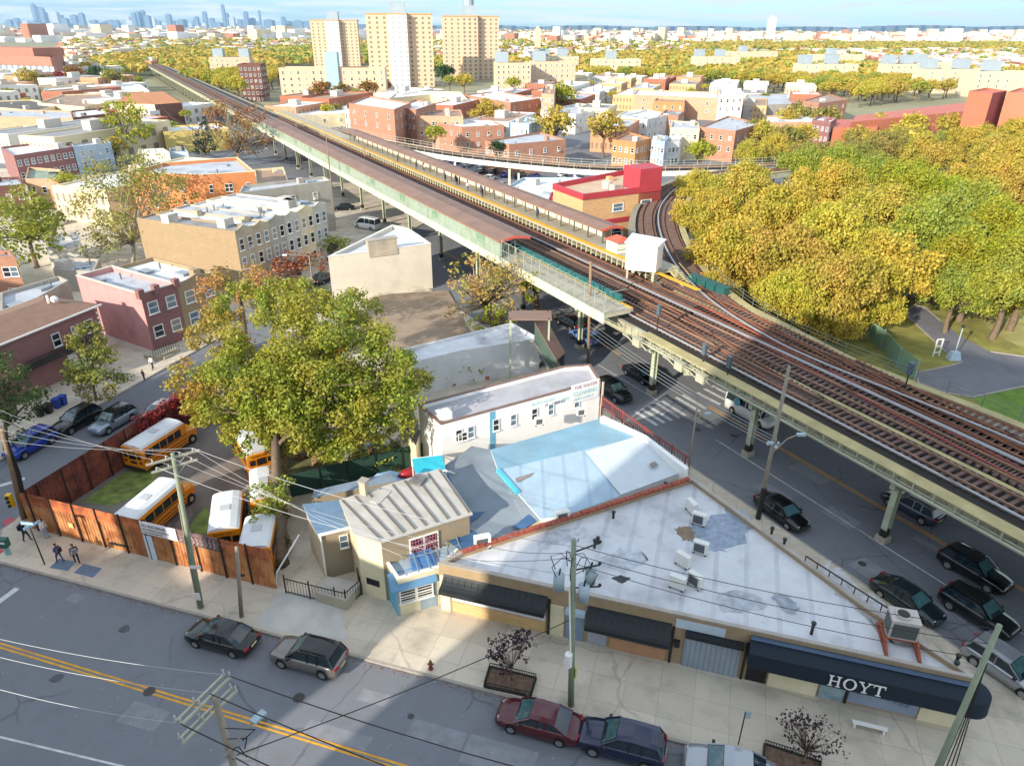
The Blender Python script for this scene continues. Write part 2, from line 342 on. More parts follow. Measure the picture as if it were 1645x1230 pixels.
# blocks of pavement
blk = [A_ + k1d * 2.5, B_ - k1d * 4.5, B_ - k1d * 1.5 - k2d * 1.2, B_ - k2d * 5, AP + k2d * 3, AP - k3d * 2, A_ + k3d * 3]
curbed('sidewalk', blk, m_conc)
CC = line_x(k1a, k1d, c3a, c3d)
curbed('sidewalk', [CC - k1d * 3, CC + c3d * 3, c3a + c3d * 105, Vector((-150, 200)), Vector((-150, 72))], m_conc)
pk = [k2a + n2 * 17.5 + k2d * 60, k2a + n2 * 17.5 - k2d * 22, k2a + n2 * 60 - k2d * 48, Vector((190, 150)), Vector((190, -30))]
curbed('lawn', pk, m_grass_dry, rim=.3)
gp = [P(*q) for q in ((1562, 640), (1660, 614), (1700, 700), (1640, 720))]
struct('lawn', MB().face(*[(q.x, q.y, .14) for q in gp]), m_grass)
gp = [P(*q) for q in ((1540, 480), (1600, 540), (1645, 562), (1700, 560), (1640, 470))]
struct('lawn', MB().face(*[(q.x, q.y, .139) for q in gp]), M('grass_worn', '9a9458', .95, .3, .3, stain=.2))
m_path = M('park_path_asphalt', '6f6f76', .9, .1, .6, stain=.15)
path = [P(x, y, .15) for x, y in ((1461, 511), (1492, 540), (1520, 567), (1546, 581), (1530, 587), (1471, 599), (1478, 625), (1562, 638), (1720, 605), (1720, 578), (1645, 573), (1591, 565), (1543, 540), (1510, 515), (1487, 495), (1470, 490), (1452, 500))][::-1]
struct('path', MB().face(*[(q.x, q.y, .16) for q in path]), m_path)
eb = MB()
for i in range(len(path)):
    if i in (4, 5): continue
    eb.bar((path[i - 1].x, path[i - 1].y, .19), (path[i].x, path[i].y, .19), .2, .1)
struct('path_edge', eb, m_curb)
# markings on the avenue
def mark(pts, z=.004, mat=m_wht, name='road_marking'):
    return struct(name, MB().face(*[(p[0], p[1], z) for p in pts]), mat)
ya, yb = V2(P(0, 1036)), V2(P(640, 1230)); yd = (yb - ya).normalized()
for off in (-.13, .13):
    a = ya - yd * 20 + perpL(yd) * off; b = yb + yd * 30 + perpL(yd) * off
    struct('road_marking', band('', a, b, .13, 0, .004), m_yel)
wa, wb_ = V2(P(0, 1183)), V2(P(188, 1228)); struct('road_marking', band('', wa - (wb_ - wa) * 2, wa + (wb_ - wa) * 5, .12, 0, .004), m_wht)
for (x0, y0, x1, y1) in ((-60, 1010, 28, 944), (-60, 990, -10, 952), (0, 780, 40, 768)):
    a, b = V2(P(x0, y0)), V2(P(x1, y1)); struct('road_marking', band('', a, b, .45, 0, .004), m_wht)
# markings on the street under the railway
ea, eb2 = V2(P(1249, 717)), V2(P(1516, 873)); ed = (eb2 - ea).normalized()
for off in (-.14, .14):
    a = ea - ed * 9 + perpL(ed) * off; b = eb2 + ed * 30 + perpL(ed) * off
    struct('road_marking', band('', a, b, .12, 0, .004), m_yel)
    a = ea - ed * 24 + perpL(ed) * off; b = ea - ed * 75 + perpL(ed) * off
    struct('road_marking', band('', b, a, .12, 0, .004), m_yel)
la, lb = V2(P(1150, 706)), V2(P(1516, 937))
struct('road_marking', band('', la, lb + (lb - la), .12, 0, .004), m_wht)
struct('road_marking', band('', V2(P(960, 585)), V2(P(1061, 646)), .12, 0, .004), m_wht)
for c in ((310, 925, 490, 1040), (365, 905, 550, 1020), (415, 880, 610, 1000), (475, 855, 675, 980), (530, 840, 725, 960), (645, 810, 840, 925), (700, 790, 890, 905), (820, 770, 1010, 870), (880, 740, 1060, 835), (940, 715, 1110, 800), (1000, 690, 1160, 770)):
    a, b = V2(P(960 + c[0] / 5.127, 480 + c[1] / 5.127)), V2(P(960 + c[2] / 5.127, 480 + c[3] / 5.127))
    struct('road_marking', band('', a, b, .42, 0, .004), m_wht)
for i in range(7):
    x = 541 + i * 9; a, b = V2(P(x, 330 - i * .5)), V2(P(x + 6, 324 - i * .5)); struct('road_marking', band('', a, b, .5, 0, .004), m_wht)
# bus yard floor and grass strips
def flat(name, px, mat, z, zz=0): return struct(name, MB().face(*[(q.x, q.y, z) for q in [P(x, y, zz) for x, y in px]]), mat)
FA, FB = V2(P(52, 850)), V2(P(445, 948)); 
yardpoly = [f3a, FB, V2(P(452, 700)), V2(P(320, 640)), f3b]
yp = [FA, FB, V2(P(470, 640)), V2(P(330, 600)), f3b]
struct('yard', MB().face(*[(*p, .15) for p in yp]), m_dirt)
flat('grass_strip', [(132, 808), (200, 760), (262, 752), (240, 790), (180, 815)], M('grass_patchy', '6d7d3c', .95, .5, 1.2), .165)
flat('grass_strip', [(300, 855), (330, 815), (345, 830), (330, 862)], MATS['grass_patchy'], .165)
flat('yard', [(440, 720), (620, 700), (700, 760), (470, 800)], M('weedy_soil', '5d5a35', .95, .5, .8), .17)
flat('yard', [(560, 560), (600, 475), (720, 468), (770, 560), (650, 600)], M('pale_yard_concrete', '94826f', .9, .15, .3, stain=.3), .17)
struct('driveway', MB().face(*[(q.x, q.y, .145) for q in [P(410, 1003), P(452, 950), P(540, 962), P(560, 1030), P(440, 1015)]]), M('driveway_concrete', 'b9b8b2', .85, .1, .6, stain=.2))
# blue-grey cellar plates set in the pavement
for q in (((80, 914), (96, 899), (123, 904), (110, 919)), ((119, 922), (135, 907), (165, 915), (150, 930))):
    struct('pavement_plate', MB().face(*[(p.x, p.y, .142) for p in [P(*a) for a in q]][::-1]), M('blue_plate', '5d7288', .7, .15, 1))
for q in (((5, 838), (18, 832), (26, 837), (8, 848)), ((0, 880), (6, 876), (6, 888), (0, 892))):
    struct('tactile_strip', MB().face(*[(p.x, p.y, .142) for p in [P(*a) for a in q]][::-1]), M('red_tactile', 'b5525a', .8, .15, 1))
for px, py, r in ((480, 1120, .35), (1385, 905, .3), (240, 1110, .35), (660, 1150, .2)):
    q = P(px, py); c = [(q.x + r * math.cos(a * math.pi / 8), q.y + r * math.sin(a * math.pi / 8), .005) for a in range(16)]
    struct('manhole_cover', MB().face(*c), M('iron_cover', '3c3b3b', .6, .2, 6))
print('corner', A_, 'tip', B_, 'apex', AP, CC)

g_ = random.Random(31)
for i in range(16):   # repair patches, tar seams and oil spots on the carriageways
    px_, py_ = [(120, 960), (230, 1150), (420, 1160), (600, 1120), (700, 1180), (90, 1090), (1300, 760), (1420, 930), (1180, 700), (1350, 830), (1500, 880), (1120, 690), (540, 1180), (800, 1215), (200, 1010), (1240, 790)][i]
    q = P(px_, py_); d = (k1d if py_ > 940 and px_ < 900 else k2d); n_ = perpL(d); L_ = g_.uniform(.5, 2.4); w_ = g_.uniform(.3, .9); c = V2(q)
    if i % 3 == 2: pts = [(c.x + g_.uniform(.3, .5) * math.cos(a * .7), c.y + g_.uniform(.2, .45) * math.sin(a * .7)) for a in range(9)]
    else: pts = [tuple(c + d * L_ * s + n_ * w_ * t) for s, t in ((-1, -1), (1, -.9), (1.05, 1), (-.95, 1))]
    struct('oil_stain' if i % 3 == 2 else 'road_patch', MB().face(*[(*p, .003) for p in pts]), M('oil_stain', '4a4c50', .7, .3, 2) if i % 3 == 2 else M('patch_asphalt', '5c5f64' if i % 2 else '7f8186', .9, .15, 1.5))
# ---------------------------------------------------------------- the elevated railway
E0 = V2(P(1640, 868, 6.6)); _far = V2(P(236, 106, 6.6)); DD = (_far - E0).normalized(); NN = Vector((DD.y, -DD.x))
def W(s, o, z): p = E0 + DD * s + NN * o; return Vector((p.x, p.y, z))
def so(px, py, z=7.3): p = V2(P(px, py, z)) - E0; return (p.dot(DD), p.dot(NN))
m_green = M('pale_green_steel', 'a3ac98', .6, .12, .7, stain=.35, stc='6e4f3a'); m_cream = M('cream_steel', 'aaab95', .6, .15, .5, stain=.5, stc='7a5038')
m_ties = M('creosoted_sleepers', '655048', .9, .3, 1.5); m_rail = M('rail_steel', '9c7a64', .45, .25, .5, metal=.3); m_third = M('third_rail_cover', '9c9a9c', .5, .12, 1)
m_gapshade = M('open_gap_shade', '332c28', .9, .3, .5); m_ywood = M('yellow_walkway_boards', 'ab9e70', .8, .18, .6, stain=.15)
m_brown = M('brown_canopy_roof', '846a5e', .85, .14, .3, stain=.35); m_plat = M('platform_concrete', 'a8a08e', .85, .12, .5, stain=.2); m_pyel = M('platform_edge_yellow', 'd8a41e', .7, .12, 1.5)
m_panel = M('windscreen_panel', '8fa091', .5, .12, .9, kind='stripe', k=(1.45, 1), col2='64786c', stain=.3); m_redfas = M('red_fascia', 'c05a45', .6, .1, 1)
m_blkp = M('black_paint', '24231f', .6, .2, 1); m_cage = M('mesh_fence', '8f9a90', .6, .1, 1)
ZD = 6.95; ZR = 7.22; ZP = 8.2
via = empty('elevated_viaduct', W(0, 6, 0), 0, 'long steel elevated railway viaduct with pale green and cream girders running diagonally to the horizon', 'viaduct')
vo = via.location.copy()
class LB(MB):    # builder in world coordinates for a parent at vo
    def __init__(s, o): super().__init__(); s.o = o
    def build(s, name, mats, parent=None, smooth=False, loc=None, rz=0):
        s.v = [(x - s.o[0], y - s.o[1], z - s.o[2]) for x, y, z in s.v]; return super().build(name, mats, parent, smooth, loc, rz)
def seg_box(b, s0, s1, o0, o1, z0, z1): b.hexa([W(s0, o0, z0), W(s0, o1, z0), W(s1, o1, z0), W(s1, o0, z0)], [W(s0, o0, z1), W(s0, o1, z1), W(s1, o1, z1), W(s1, o0, z1)])
def owid(s):   # far edge of the main deck
    return 13.2 if s < 45 else (13.6 if s < 250 else 11.5)
S0, S1 = -40, 690
for (o0, o1) in ((0, .35), (12.2, 12.55)):       # longitudinal plate girders with stiffeners and flanges
    b = LB(vo); seg_box(b, S0, S1, o0 + .12, o0 + .2, 5.75, 6.85)
    seg_box(b, S0, S1, o0 - .05, o0 + .4, 6.85, 6.92); seg_box(b, S0, S1, o0 - .05, o0 + .4, 5.68, 5.75)
    s = S0
    while s < 330:
        seg_box(b, s, s + .1, o0, o0 + .35, 5.75, 6.85); s += 1.15 if s < 120 else 2.3
    b.build('girder', m_cream, via)
b = LB(vo)
for o in (3.2, 6.2, 9.2): seg_box(b, S0, S1, o, o + .25, 5.9, 6.8)
b.build('inner_girder', m_green, via)
b = LB(vo); seg_box(b, S0, S1, .3, 12.3, 6.8, 6.85); b.build('deck', m_gapshade, via)  # dark sheet paints in the shaded gaps of the open sleeper deck
# edge walkway of yellowish boards on brackets along the near edge
b = LB(vo); seg_box(b, S0, 37, -.75, .45, 6.98, 7.06); seg_box(b, 62 + 155, S1, -.6, .5, 6.98, 7.06); b.build('walkway', m_ywood, via)
b = LB(vo); s = S0 + .3
while s < 37:
    b.bar(W(s, -.75, 6.9), W(s, .1, 6.9), .1, .14); b.bar(W(s, -.7, 6.85), W(s, -.7, 6.2), .09); b.bar(W(s, -.7, 6.2), W(s, .1, 6.0), .07); s += 1.5
b.build('walkway_bracket', m_cream, via)
b = LB(vo)
for o in (-.85, -1.0, -.55): b.tube([W(S0, o, 6.4 + .25 * abs(o + .8)), W(37, o, 6.4 + .25 * abs(o + .8))], .06, 5)
b.build('conduit', m_cream, via)
b = LB(vo); seg_box(b, S0, S1, 12.3, 13.1, 6.98, 7.05); b.build('walkway', M('grey_walkway', '8d8674', .8, .15, .6), via)
# columns: bracketed pairs
sc1 = so(1417, 868, 0); print('col1', sc1, so(1193, 720, 0), so(1048, 632, 0), so(735, 424, 0), so(708, 440, 0))
CS = 13.85; cols = []
cnt = 0
for k in range(-2, 48):
    s = sc1[0] + k * CS
    for o in (1.0, 12.0):
        b = LB(vo)
        for a, c in ((-.26, -.2), (.2, .26)): seg_box(b, s - .24, s + .24, o + a, o + c, 1.15, 5.45)
        seg_box(b, s - .04, s + .04, o - .2, o + .2, 1.15, 5.45)
        seg_box(b, s - .4, s + .4, o - .45, o + .45, 5.45, 5.68)
        b.cur = 1; seg_box(b, s - .25, s + .25, o - .27, o + .27, .5, 1.15); b.cur = 2; seg_box(b, s - .42, s + .42, o - .42, o + .42, 0, .5)
        b.build('column', [M('column_green', 'acb39a', .6, .12, .8, stain=.45, stc='6e4f3a'), m_blkp, m_plat], via); cnt += 1
    b = LB(vo); seg_box(b, s - .2, s + .2, .2, 12.3, 5.0 if k < 30 else 5.3, 5.68); b.build('cross_beam', m_green, via)
# ---- railings on the park side
def railing(name, pts, h, zb, mat, parent, post=2.0, rails=3, w=.05, vo_=None):
    b = LB(vo_ if vo_ is not None else vo); acc = 0
    for a, c in zip(pts[:-1], pts[1:]):
        L = (c - a).length; 
        for r in range(rails): zz = zb + h * (r + 1) / rails; b.bar((a.x, a.y, zz), (c.x, c.y, zz), w * .8)
        n = max(1, int(L / post))
        for i in range(n): p = a + (c - a) * (i / n); b.bar((p.x, p.y, zb - .1), (p.x, p.y, zb + h), w)
    return b.build(name, mat, parent)
m_railing = M('railing_steel', '6b7068', .5, .15, 1)
# ---- tracks
def smooth_path(pts, step=1.2):
    pts = [Vector((p[0], p[1])) for p in pts]; out = []
    for i in range(len(pts) - 1):
        p0 = pts[max(i - 1, 0)]; p1 = pts[i]; p2 = pts[i + 1]; p3 = pts[min(i + 2, len(pts) - 1)]
        n = max(1, int((p2 - p1).length / step))
        for j in range(n):
            t = j / n
            out.append(.5 * ((2 * p1) + (p2 - p0) * t + (2 * p0 - 5 * p1 + 4 * p2 - p3) * t * t + (3 * p1 - p0 - 3 * p2 + p3) * t ** 3))
    out.append(pts[-1]); return out
def offs(path, o):
    out = []
    for i, p in enumerate(path):
        d = (path[min(i + 1, len(path) - 1)] - path[max(i - 1, 0)]).normalized(); out.append(p + Vector((d.y, -d.x)) * o)
    return out
def track(path, label, railm=m_rail, third=0, tiew=2.6, zr=ZR, step=.62, tiem=m_ties, far=9999, group='tracks on the viaduct'):
    p0 = path[0]; root = empty('railway_track', (p0.x, p0.y, zr), 0, label, 'railway track', group); o = Vector((p0.x, p0.y, zr))
    b = LB(o); acc = 0.0; nt_ = 0
    for i in range(len(path) - 1):
        a, c = path[i], path[i + 1]; L = (c - a).length; d = (c - a) / L; n = Vector((d.y, -d.x))
        while acc < L:
            q = a + d * acc; r = rnd.uniform(-.06, .06)
            u = n * (tiew / 2 + r); v = d * .13
            b.hexa([(*(q + x), zr - .3) for x in (-u - v, -u + v, u + v, u - v)][::-1], [(*(q + x), zr - .1) for x in (-u - v, -u + v, u + v, u - v)][::-1]); acc += step; nt_ += 1
        acc -= L
    tag(b.build('sleepers', tiem, root), kind='stuff')
    for o_ in (-.74, .74):
        pp = offs(path, o_); b = LB(o)
        for i in range(len(pp) - 1): b.bar((*pp[i], zr), (*pp[i + 1], zr), .08, .16)
        b.build('rail', railm, root)
    if third:
        pp = offs(path, third); b = LB(o)
        for i in range(len(pp) - 1): b.bar((*pp[i], zr + .2), (*pp[i + 1], zr + .2), .2, .1)
        b.build('third_rail', m_third, root)
    return root
def straight(o, s0, s1, n=1): return [V2(W(s0 + (s1 - s0) * i / n, o, 0)) for i in range(n + 1)]
m_rust = M('rusty_rail', '8a5c46', .6, .25, 1, metal=.2)
track(straight(2.9, S0, S1), 'track nearest the street with a pale third rail cover on its outer side', third=-1.75)
track(straight(6.3, S0, S1), 'middle track of the main line between the platforms', third=1.7)
track(straight(9.6, S0, 250), 'main line track beside the yellow edge of the far platform', third=-1.75, railm=m_rust)
# the curved pair that swings away to the yard
cv = [W(S0, 12.6, 0), W(-10, 12.3, 0), W(8, 12.2, 0)] + [P(x, y, ZR) for x, y in ((1330, 575), (1238, 530), (1160, 480), (1108, 430), (1082, 385), (1074, 350), (1082, 325), (1110, 300), (1170, 282), (1260, 270))]
CV = smooth_path(cv)
track(CV, 'outer curved track bending away past the golden trees', third=-1.7, railm=m_rust)
cv2 = [W(6, 9.7, 0), W(20, 10.6, 0), W(30, 12.2, 0)] + [V2(p) for p in offs(CV, -3.6)[int(len(CV) * .47):]]
i0 = min(range(len(CV)), key=lambda i: (CV[i] - V2(W(46, 17, 0))).length)
CV2 = smooth_path([W(4, 9.6, 0), W(16, 10.5, 0), W(28, 12.3, 0)] + [tuple(p) for p in offs(CV, -3.5)[i0::6]])
track(CV2, 'inner curved track splitting off the main line toward the yard', railm=m_rust)
track(smooth_path([W(40, 9.6, 0), W(28, 8.6, 0), W(12, 7.3, 0), W(0, 6.3, 0)]), 'red painted crossover linking the far and middle main tracks', railm=M('red_rail', '9a5446', .6, .2, 1), group='crossovers')
track(smooth_path([W(22, 12.2, 0), W(10, 11, 0), W(-6, 9.7, 0)]), 'crossover between the curved track and the main line', railm=m_rust, group='crossovers')
track(smooth_path([W(48, 6.3, 0), W(36, 5.2, 0), W(26, 3.6, 0), W(18, 2.9, 0)]), 'crossover near the end of the street side platform', railm=m_rust, group='crossovers')
# dark sheet below the curve, again for the open deck's shaded gaps
def ribbon(b, pa, pb, z, th=.05):
    for i in range(len(pa) - 1): b.hexa([(*pa[i], z - th), (*pb[i], z - th), (*pb[i + 1], z - th), (*pa[i + 1], z - th)], [(*pa[i], z), (*pb[i], z), (*pb[i + 1], z), (*pa[i + 1], z)])
cl = CV[12:]; b = LB(vo); ribbon(b, offs(cl, 2.3), offs(cl, -6.3), 6.78); b.build('deck', m_gapshade, via)
b = LB(vo); ribbon(b, offs(cl, 2.5), offs(cl, 1.55), 7.05, .08); b.build('walkway', m_ywood, via)
b = LB(vo); ribbon(b, offs(CV[70:], -5.3), offs(CV[70:], -6.3), 7.03, .08); b.build('walkway', M('grey_walkway'  , '8d8674'), via)
for o_ in (2.35, -6.3):
    b = LB(vo); q = offs(cl if o_ > 0 else CV[60:], o_)
    for i in range(len(q) - 1): b.bar((*q[i], 6.3), (*q[i + 1], 6.3), .12, 1.0)
    b.build('girder', m_cream, via)
b = LB(vo); ribbon(b, [V2(W(s, 10.9, 0)) for s in (6, 16, 26, 36, 46)], [V2(W(s, 11.6 + .13 * (s - 6), 0)) for s in (6, 16, 26, 36, 46)], 6.97); ribbon(b, [V2(W(s, 4.45, 0)) for s in (-40, 34)], [V2(W(s, 4.9, 0)) for s in (-40, 34)], 6.99)
ribbon(b, [V2(W(s, 7.7, 0)) for s in (-40, -6, 2)], [V2(W(s, x, 0)) for s, x in ((-40, 8.3), (-6, 8.2), (2, 7.8))], 6.99); b.build('walkway', m_ywood, via)
railing('railing', [Vector((*p, 0)) for p in offs(CV, 2.45)[:int(len(CV) * .62):4]], 1.15, 7.05, m_railing, via, 2.2, 3)
for i in range(30, len(CV) - 10, 11):
    for o_ in (1.5, -5.5):
        p = offs(CV, o_)[i]
        if o_ < 0 and i < 60: continue
        b = LB(vo); b.box(p.x - .25, p.x + .25, p.y - .25, p.y + .25, 0, 6.5); b.build('column', MATS['column_green'], via)
# ---- near platform with canopy, windscreen wall and fenced end
SP0, SP1 = 41, 218; SCN = 64
st = empty('station_platform', W(SCN, 0, ZP), 0, 'near station platform with pale green windscreen wall under a long brown canopy', 'platform', 'station platforms'); go = st.location.copy()
b = LB(go); seg_box(b, SP0, SP1, -2.5, 1.35, ZP - .35, ZP); b.build('platform_slab', m_plat, st)
b = LB(go); seg_box(b, SP0, SP1, 1.0, 1.36, ZP + .002, ZP + .03); b.build('yellow_edge', m_pyel, st)
b = LB(go); s = SP0
while s < SP1:
    b.bar(W(s, -2.45, ZP - .4), W(s, .1, 6.2), .12); b.bar(W(s, -2.45, ZP - .4), W(s, 1.0, ZP - .4), .15); s += 2.4
b.build('platform_bracket', m_cream, st)
b = LB(go); seg_box(b, SP0, SP1, -2.56, -2.48, ZP - 1.1, ZP - .02); b.build('apron', M('cream_apron', 'd5d2b4', .6, .12, .6, stain=.25), st)
# sloped windscreen wall: posts, panels and window strips
pnl = MB(); pl = SP1 - SCN
wall_root = empty('windscreen_wall', (0, 0, 0)); wall_root.parent = st
wl = MB(); wl.box(0, pl, -.05, .05, 0, 2.05)
wo = wl.build('panelling', m_panel, wall_root); p = W(SCN, -2.5, ZP) - go; wo.location = p; wo.rotation_euler = (0, 0, math.atan2(DD.y, DD.x))
b = LB(go); seg_box(b, SCN, SP1, -2.62, -2.45, ZP + 2.05, ZP + 2.15); seg_box(b, SCN, SP1, -2.62, -2.45, ZP + 1.0, ZP + 1.06)
s = SCN
while s <= SP1: b.bar(W(s, -2.58, ZP - .3), W(s, -2.58, ZP + 2.1), .1); s += 1.45
b.build('frame', m_green, wall_root)
for s in (68.5, 84, 98, 113, 128, 142, 157, 171, 186): b = LB(go); seg_box(b, s, s + 2.4, -2.6, -2.56, ZP + .75, ZP + 1.8); b.build('wired_glass', M('green_wired_glass', '6f8f74', .3, .15, 2), wall_root)
def canopy(root, o, s0, s1, oa, ob, zr, mat):
    b = LB(o); om = (oa + ob) / 2
    b.add([W(s0, oa, zr), W(s0, om, zr + .35), W(s0, ob, zr), W(s1, oa, zr), W(s1, om, zr + .35), W(s1, ob, zr), W(s0, oa, zr + .1), W(s0, om, zr + .47), W(s0, ob, zr + .1), W(s1, oa, zr + .1), W(s1, om, zr + .47), W(s1, ob, zr + .1)],
          [(0, 3, 4, 1), (1, 4, 5, 2), (6, 7, 10, 9), (7, 8, 11, 10), (0, 1, 7, 6), (1, 2, 8, 7), (3, 9, 10, 4), (4, 10, 11, 5), (0, 6, 9, 3), (2, 5, 11, 8)]); b.build('canopy_roof', mat, root)
    b = LB(o); b.bar(W(s0 - .06, oa, zr), W(s0 - .06, om, zr + .38), .1, .34); b.bar(W(s0 - .06, om, zr + .38), W(s0 - .06, ob, zr), .1, .34); b.build('fascia', m_redfas, root)
    b = LB(o); seg_box(b, s0, s1, oa - .1, oa, zr - .1, zr + .12); seg_box(b, s0, s1, ob, ob + .1, zr - .1, zr + .12); b.build('gutter', M('rusty_gutter', '8c6a58', .7, .15, 1), root)
canopy(st, go, SCN, SP1, -2.7, 1.9, ZP + 2.15, m_brown)
b = LB(go)
s = SCN + 1
while s < SP1: LB(go).bar(W(s, .2, ZP), W(s, .2, ZP + 2.3), .16).build('canopy_post', m_green, st); s += 4.6
b = LB(go); s = SP0; 
while s <= SCN: b.bar(W(s, -2.48, ZP - 1.2), W(s, -2.48, ZP + 2.3), .09); b.bar(W(s, -2.48, ZP + 2.3), W(s, -2.0, ZP + 2.3), .06); s += 1.9
for z in (.1, 1.1, 2.3): b.bar(W(SP0, -2.48, ZP + z), W(SCN, -2.48, ZP + z), .06)
for z in (.1, 1.1, 2.3): b.bar(W(SP0, -2.48, ZP + z), W(SP0, .2, ZP + z), .06)
s = SP0
while s < SCN:      # chain link drawn as thin diagonals
    for t in (0, .95): b.bar(W(s + t, -2.48, ZP + .1), W(s + t + .95, -2.48, ZP + 2.3), .016); b.bar(W(s + t + .95, -2.48, ZP + .1), W(s + t, -2.48, ZP + 2.3), .016)
    for t in (.24, .48, .72): b.bar(W(s + t * 2, -2.48, ZP + .1), W(s + t * 2, -2.48, ZP + 2.3), .012)
    s += 1.9
b.build('fence', m_cage, st)
tr = empty('platform_barrier', W(54, 1.6, 7.3), 0, 'teal green panel barrier along the track edge of the uncovered platform end', 'barrier'); b = LB(tr.location)
s = 43
while s < 67:
    seg_box(b, s, s + 3.1, 1.1, 1.4, 8.1, 8.85); seg_box(b, s + .05, s + 3.05, 1.05, 1.5, 8.85, 8.95); s += 3.2
b.build('barrier_panel', M('teal_paint', '22605f', .55, .15, 1), tr)
# ---- far platform
FP0, FP1 = 50, 262; FSC = 62.5
s2 = empty('station_platform', W(FSC, 13, ZP), 0, 'far station platform with a broad yellow edge under its own brown canopy', 'platform', 'station platforms'); g2 = s2.location.copy()
b = LB(g2); seg_box(b, FP0, FP1, 11.25, 15.6, ZP - .35, ZP); b.build('platform_slab', m_plat, s2)
b = LB(g2); seg_box(b, FP0 - 8, FP1, 11.2, 11.95, ZP + .002, ZP + .04); b.build('yellow_edge', m_pyel, s2)
b = LB(g2); s = FP0
while s < FP1 - 60: b.bar(W(s, 11.3, ZP - .4), W(s, 11.3, 7.0), .12); b.bar(W(s, 11.3, ZP - .4), W(s, 15.4, ZP - .4), .15); s += 1.2
b.build('platform_post', M('cream_post', 'c9bf93', .6, .1, 1), s2)
b = LB(g2); s = FP0
while s < 215: b.bar(W(s, 15.2, 0), W(s, 15.2, ZP - .3), .35); s += 13.4
b.build('platform_leg', m_green, s2)
canopy(s2, g2, FSC, 182, 12.4, 16.0, ZP + 2.1, m_brown)
b = LB(g2); s = FSC + 1
while s < 182: LB(g2).bar(W(s, 13.4, ZP), W(s, 13.4, ZP + 2.3), .2).bar(W(s, 13.4, ZP + 1.6), W(s, 12.5, ZP + 2.15), .08).build('canopy_post', M('dark_green_post', '46544a', .6, .1, 1), s2); s += 3.6
b = LB(g2); seg_box(b, FSC + 4, 180, 15.45, 15.55, ZP, ZP + 1.9); b.build('back_wall', M('pale_back_wall', 'd5cbb8', .7, .1, .5), s2)
b = LB(g2); s = 62
while s < 262: b.bar(W(s, 15.6, ZP), W(s, 15.6, ZP + 1.8), .07); s += 2
for z in (.6, 1.2, 1.8): b.bar(W(183, 15.6, ZP + z), W(262, 15.6, ZP + z), .05)
b.build('railing', m_railing, s2)
for s in (70, 77, 84): b = LB(g2); b.bar(W(s, 13.9, ZP + 1.9), W(s + 1.1, 13.9, ZP + 1.9), .1, .35); b.build('hanging_sign', M('yellow_sign_board', 'd2c93a', .5, .1, 1), s2)
kb = empty('platform_booth', W(60.5, 13.2, ZP), math.atan2(DD.y, DD.x), 'small white and teal platform booth with a red hipped roof', 'booth')
b = MB(); b.box(-2.2, .2, -1.2, 1.2, 0, 1.5); b.build('booth_wall', M('booth_cream', 'e3dfcf', .6, .08, 1), kb)
b = MB(); b.box(-2.25, .25, -1.25, 1.25, .45, .5); b.box(-2.25, .25, -1.25, 1.25, 1.4, 1.5)
for x in (-2.2, -1.4, -.6, .2): b.box(x - .05, x + .05, -1.25, -1.2, 0, 1.5)
b.build('booth_trim', M('teal_paint', ''), kb)
b = MB(); b.add([(-2.5, -1.5, 1.5), (.5, -1.5, 1.5), (.5, 1.5, 1.5), (-2.5, 1.5, 1.5), (-1.6, 0, 2.1), (-.4, 0, 2.1)], [(0, 1, 5, 4), (1, 2, 5), (2, 3, 4, 5), (3, 0, 4), (3, 2, 1, 0)]); b.build('booth_roof', m_redfas, kb)
# white equipment house on posts at the end of the far platform
wh = bld('equipment_house', 'tall plain white equipment house with a lid roof at the far platform end', 'utility building', [(1007, 390), (1057, 395), (1067, 386), (1018, 377)], ZP + 3.6, M('white_cladding', 'dfd8cc', .6, .05, .5), M('white_roof', 'dcdde0', .6, .05, .5), par=0, z0=ZP + .25)
lp, zz = root_info[wh.name]; b = MB(); b.prism(inset(lp, -.25), zz, zz + .14); b.build('lid_roof', MATS['white_roof'], wh)
b = LB(wh.location); 
for x, y in lp: b2 = (x, y)
sp = MB()
for x, y in inset(lp, .3): sp.box(x - .12, x + .12, y - .12, y + .12, -(ZP + .25), 0)
sp.build('support_post', m_cream, wh)
b = LB(vo)
for i in range(7): z = ZP - i * .17; b.bar(W(48.5 - i * .3, 13.2, z), W(48.5 - i * .3, 14.4, z), .25, .06)
for o in (13.2, 14.4): b.bar(W(48.8, o, ZP + 1), W(46.3, o, ZP - .2), .06); b.bar(W(48.8, o, ZP), W(46.3, o, ZP - 1.2), .08, .2)
tag(b.build('steel_stair', m_ywood, via))
# teal bin row below the white house
tb = empty('equipment_cabinet', W(44.5, 15.6, 7.1), math.atan2(DD.y, DD.x), 'dark teal trackside cabinets between the stair and the curved track', 'cabinet'); b = MB()
for i in range(4): b.box(i * 1.6 - 3, i * 1.6 - 1.6, -.5, .5, 0, .8); b.box(i * 1.6 - 3.05, i * 1.6 - 1.55, -.55, .55, .8, .86)
b.build('cabinet_row', M('dark_teal', '1f5552', .6, .15, 1), tb)
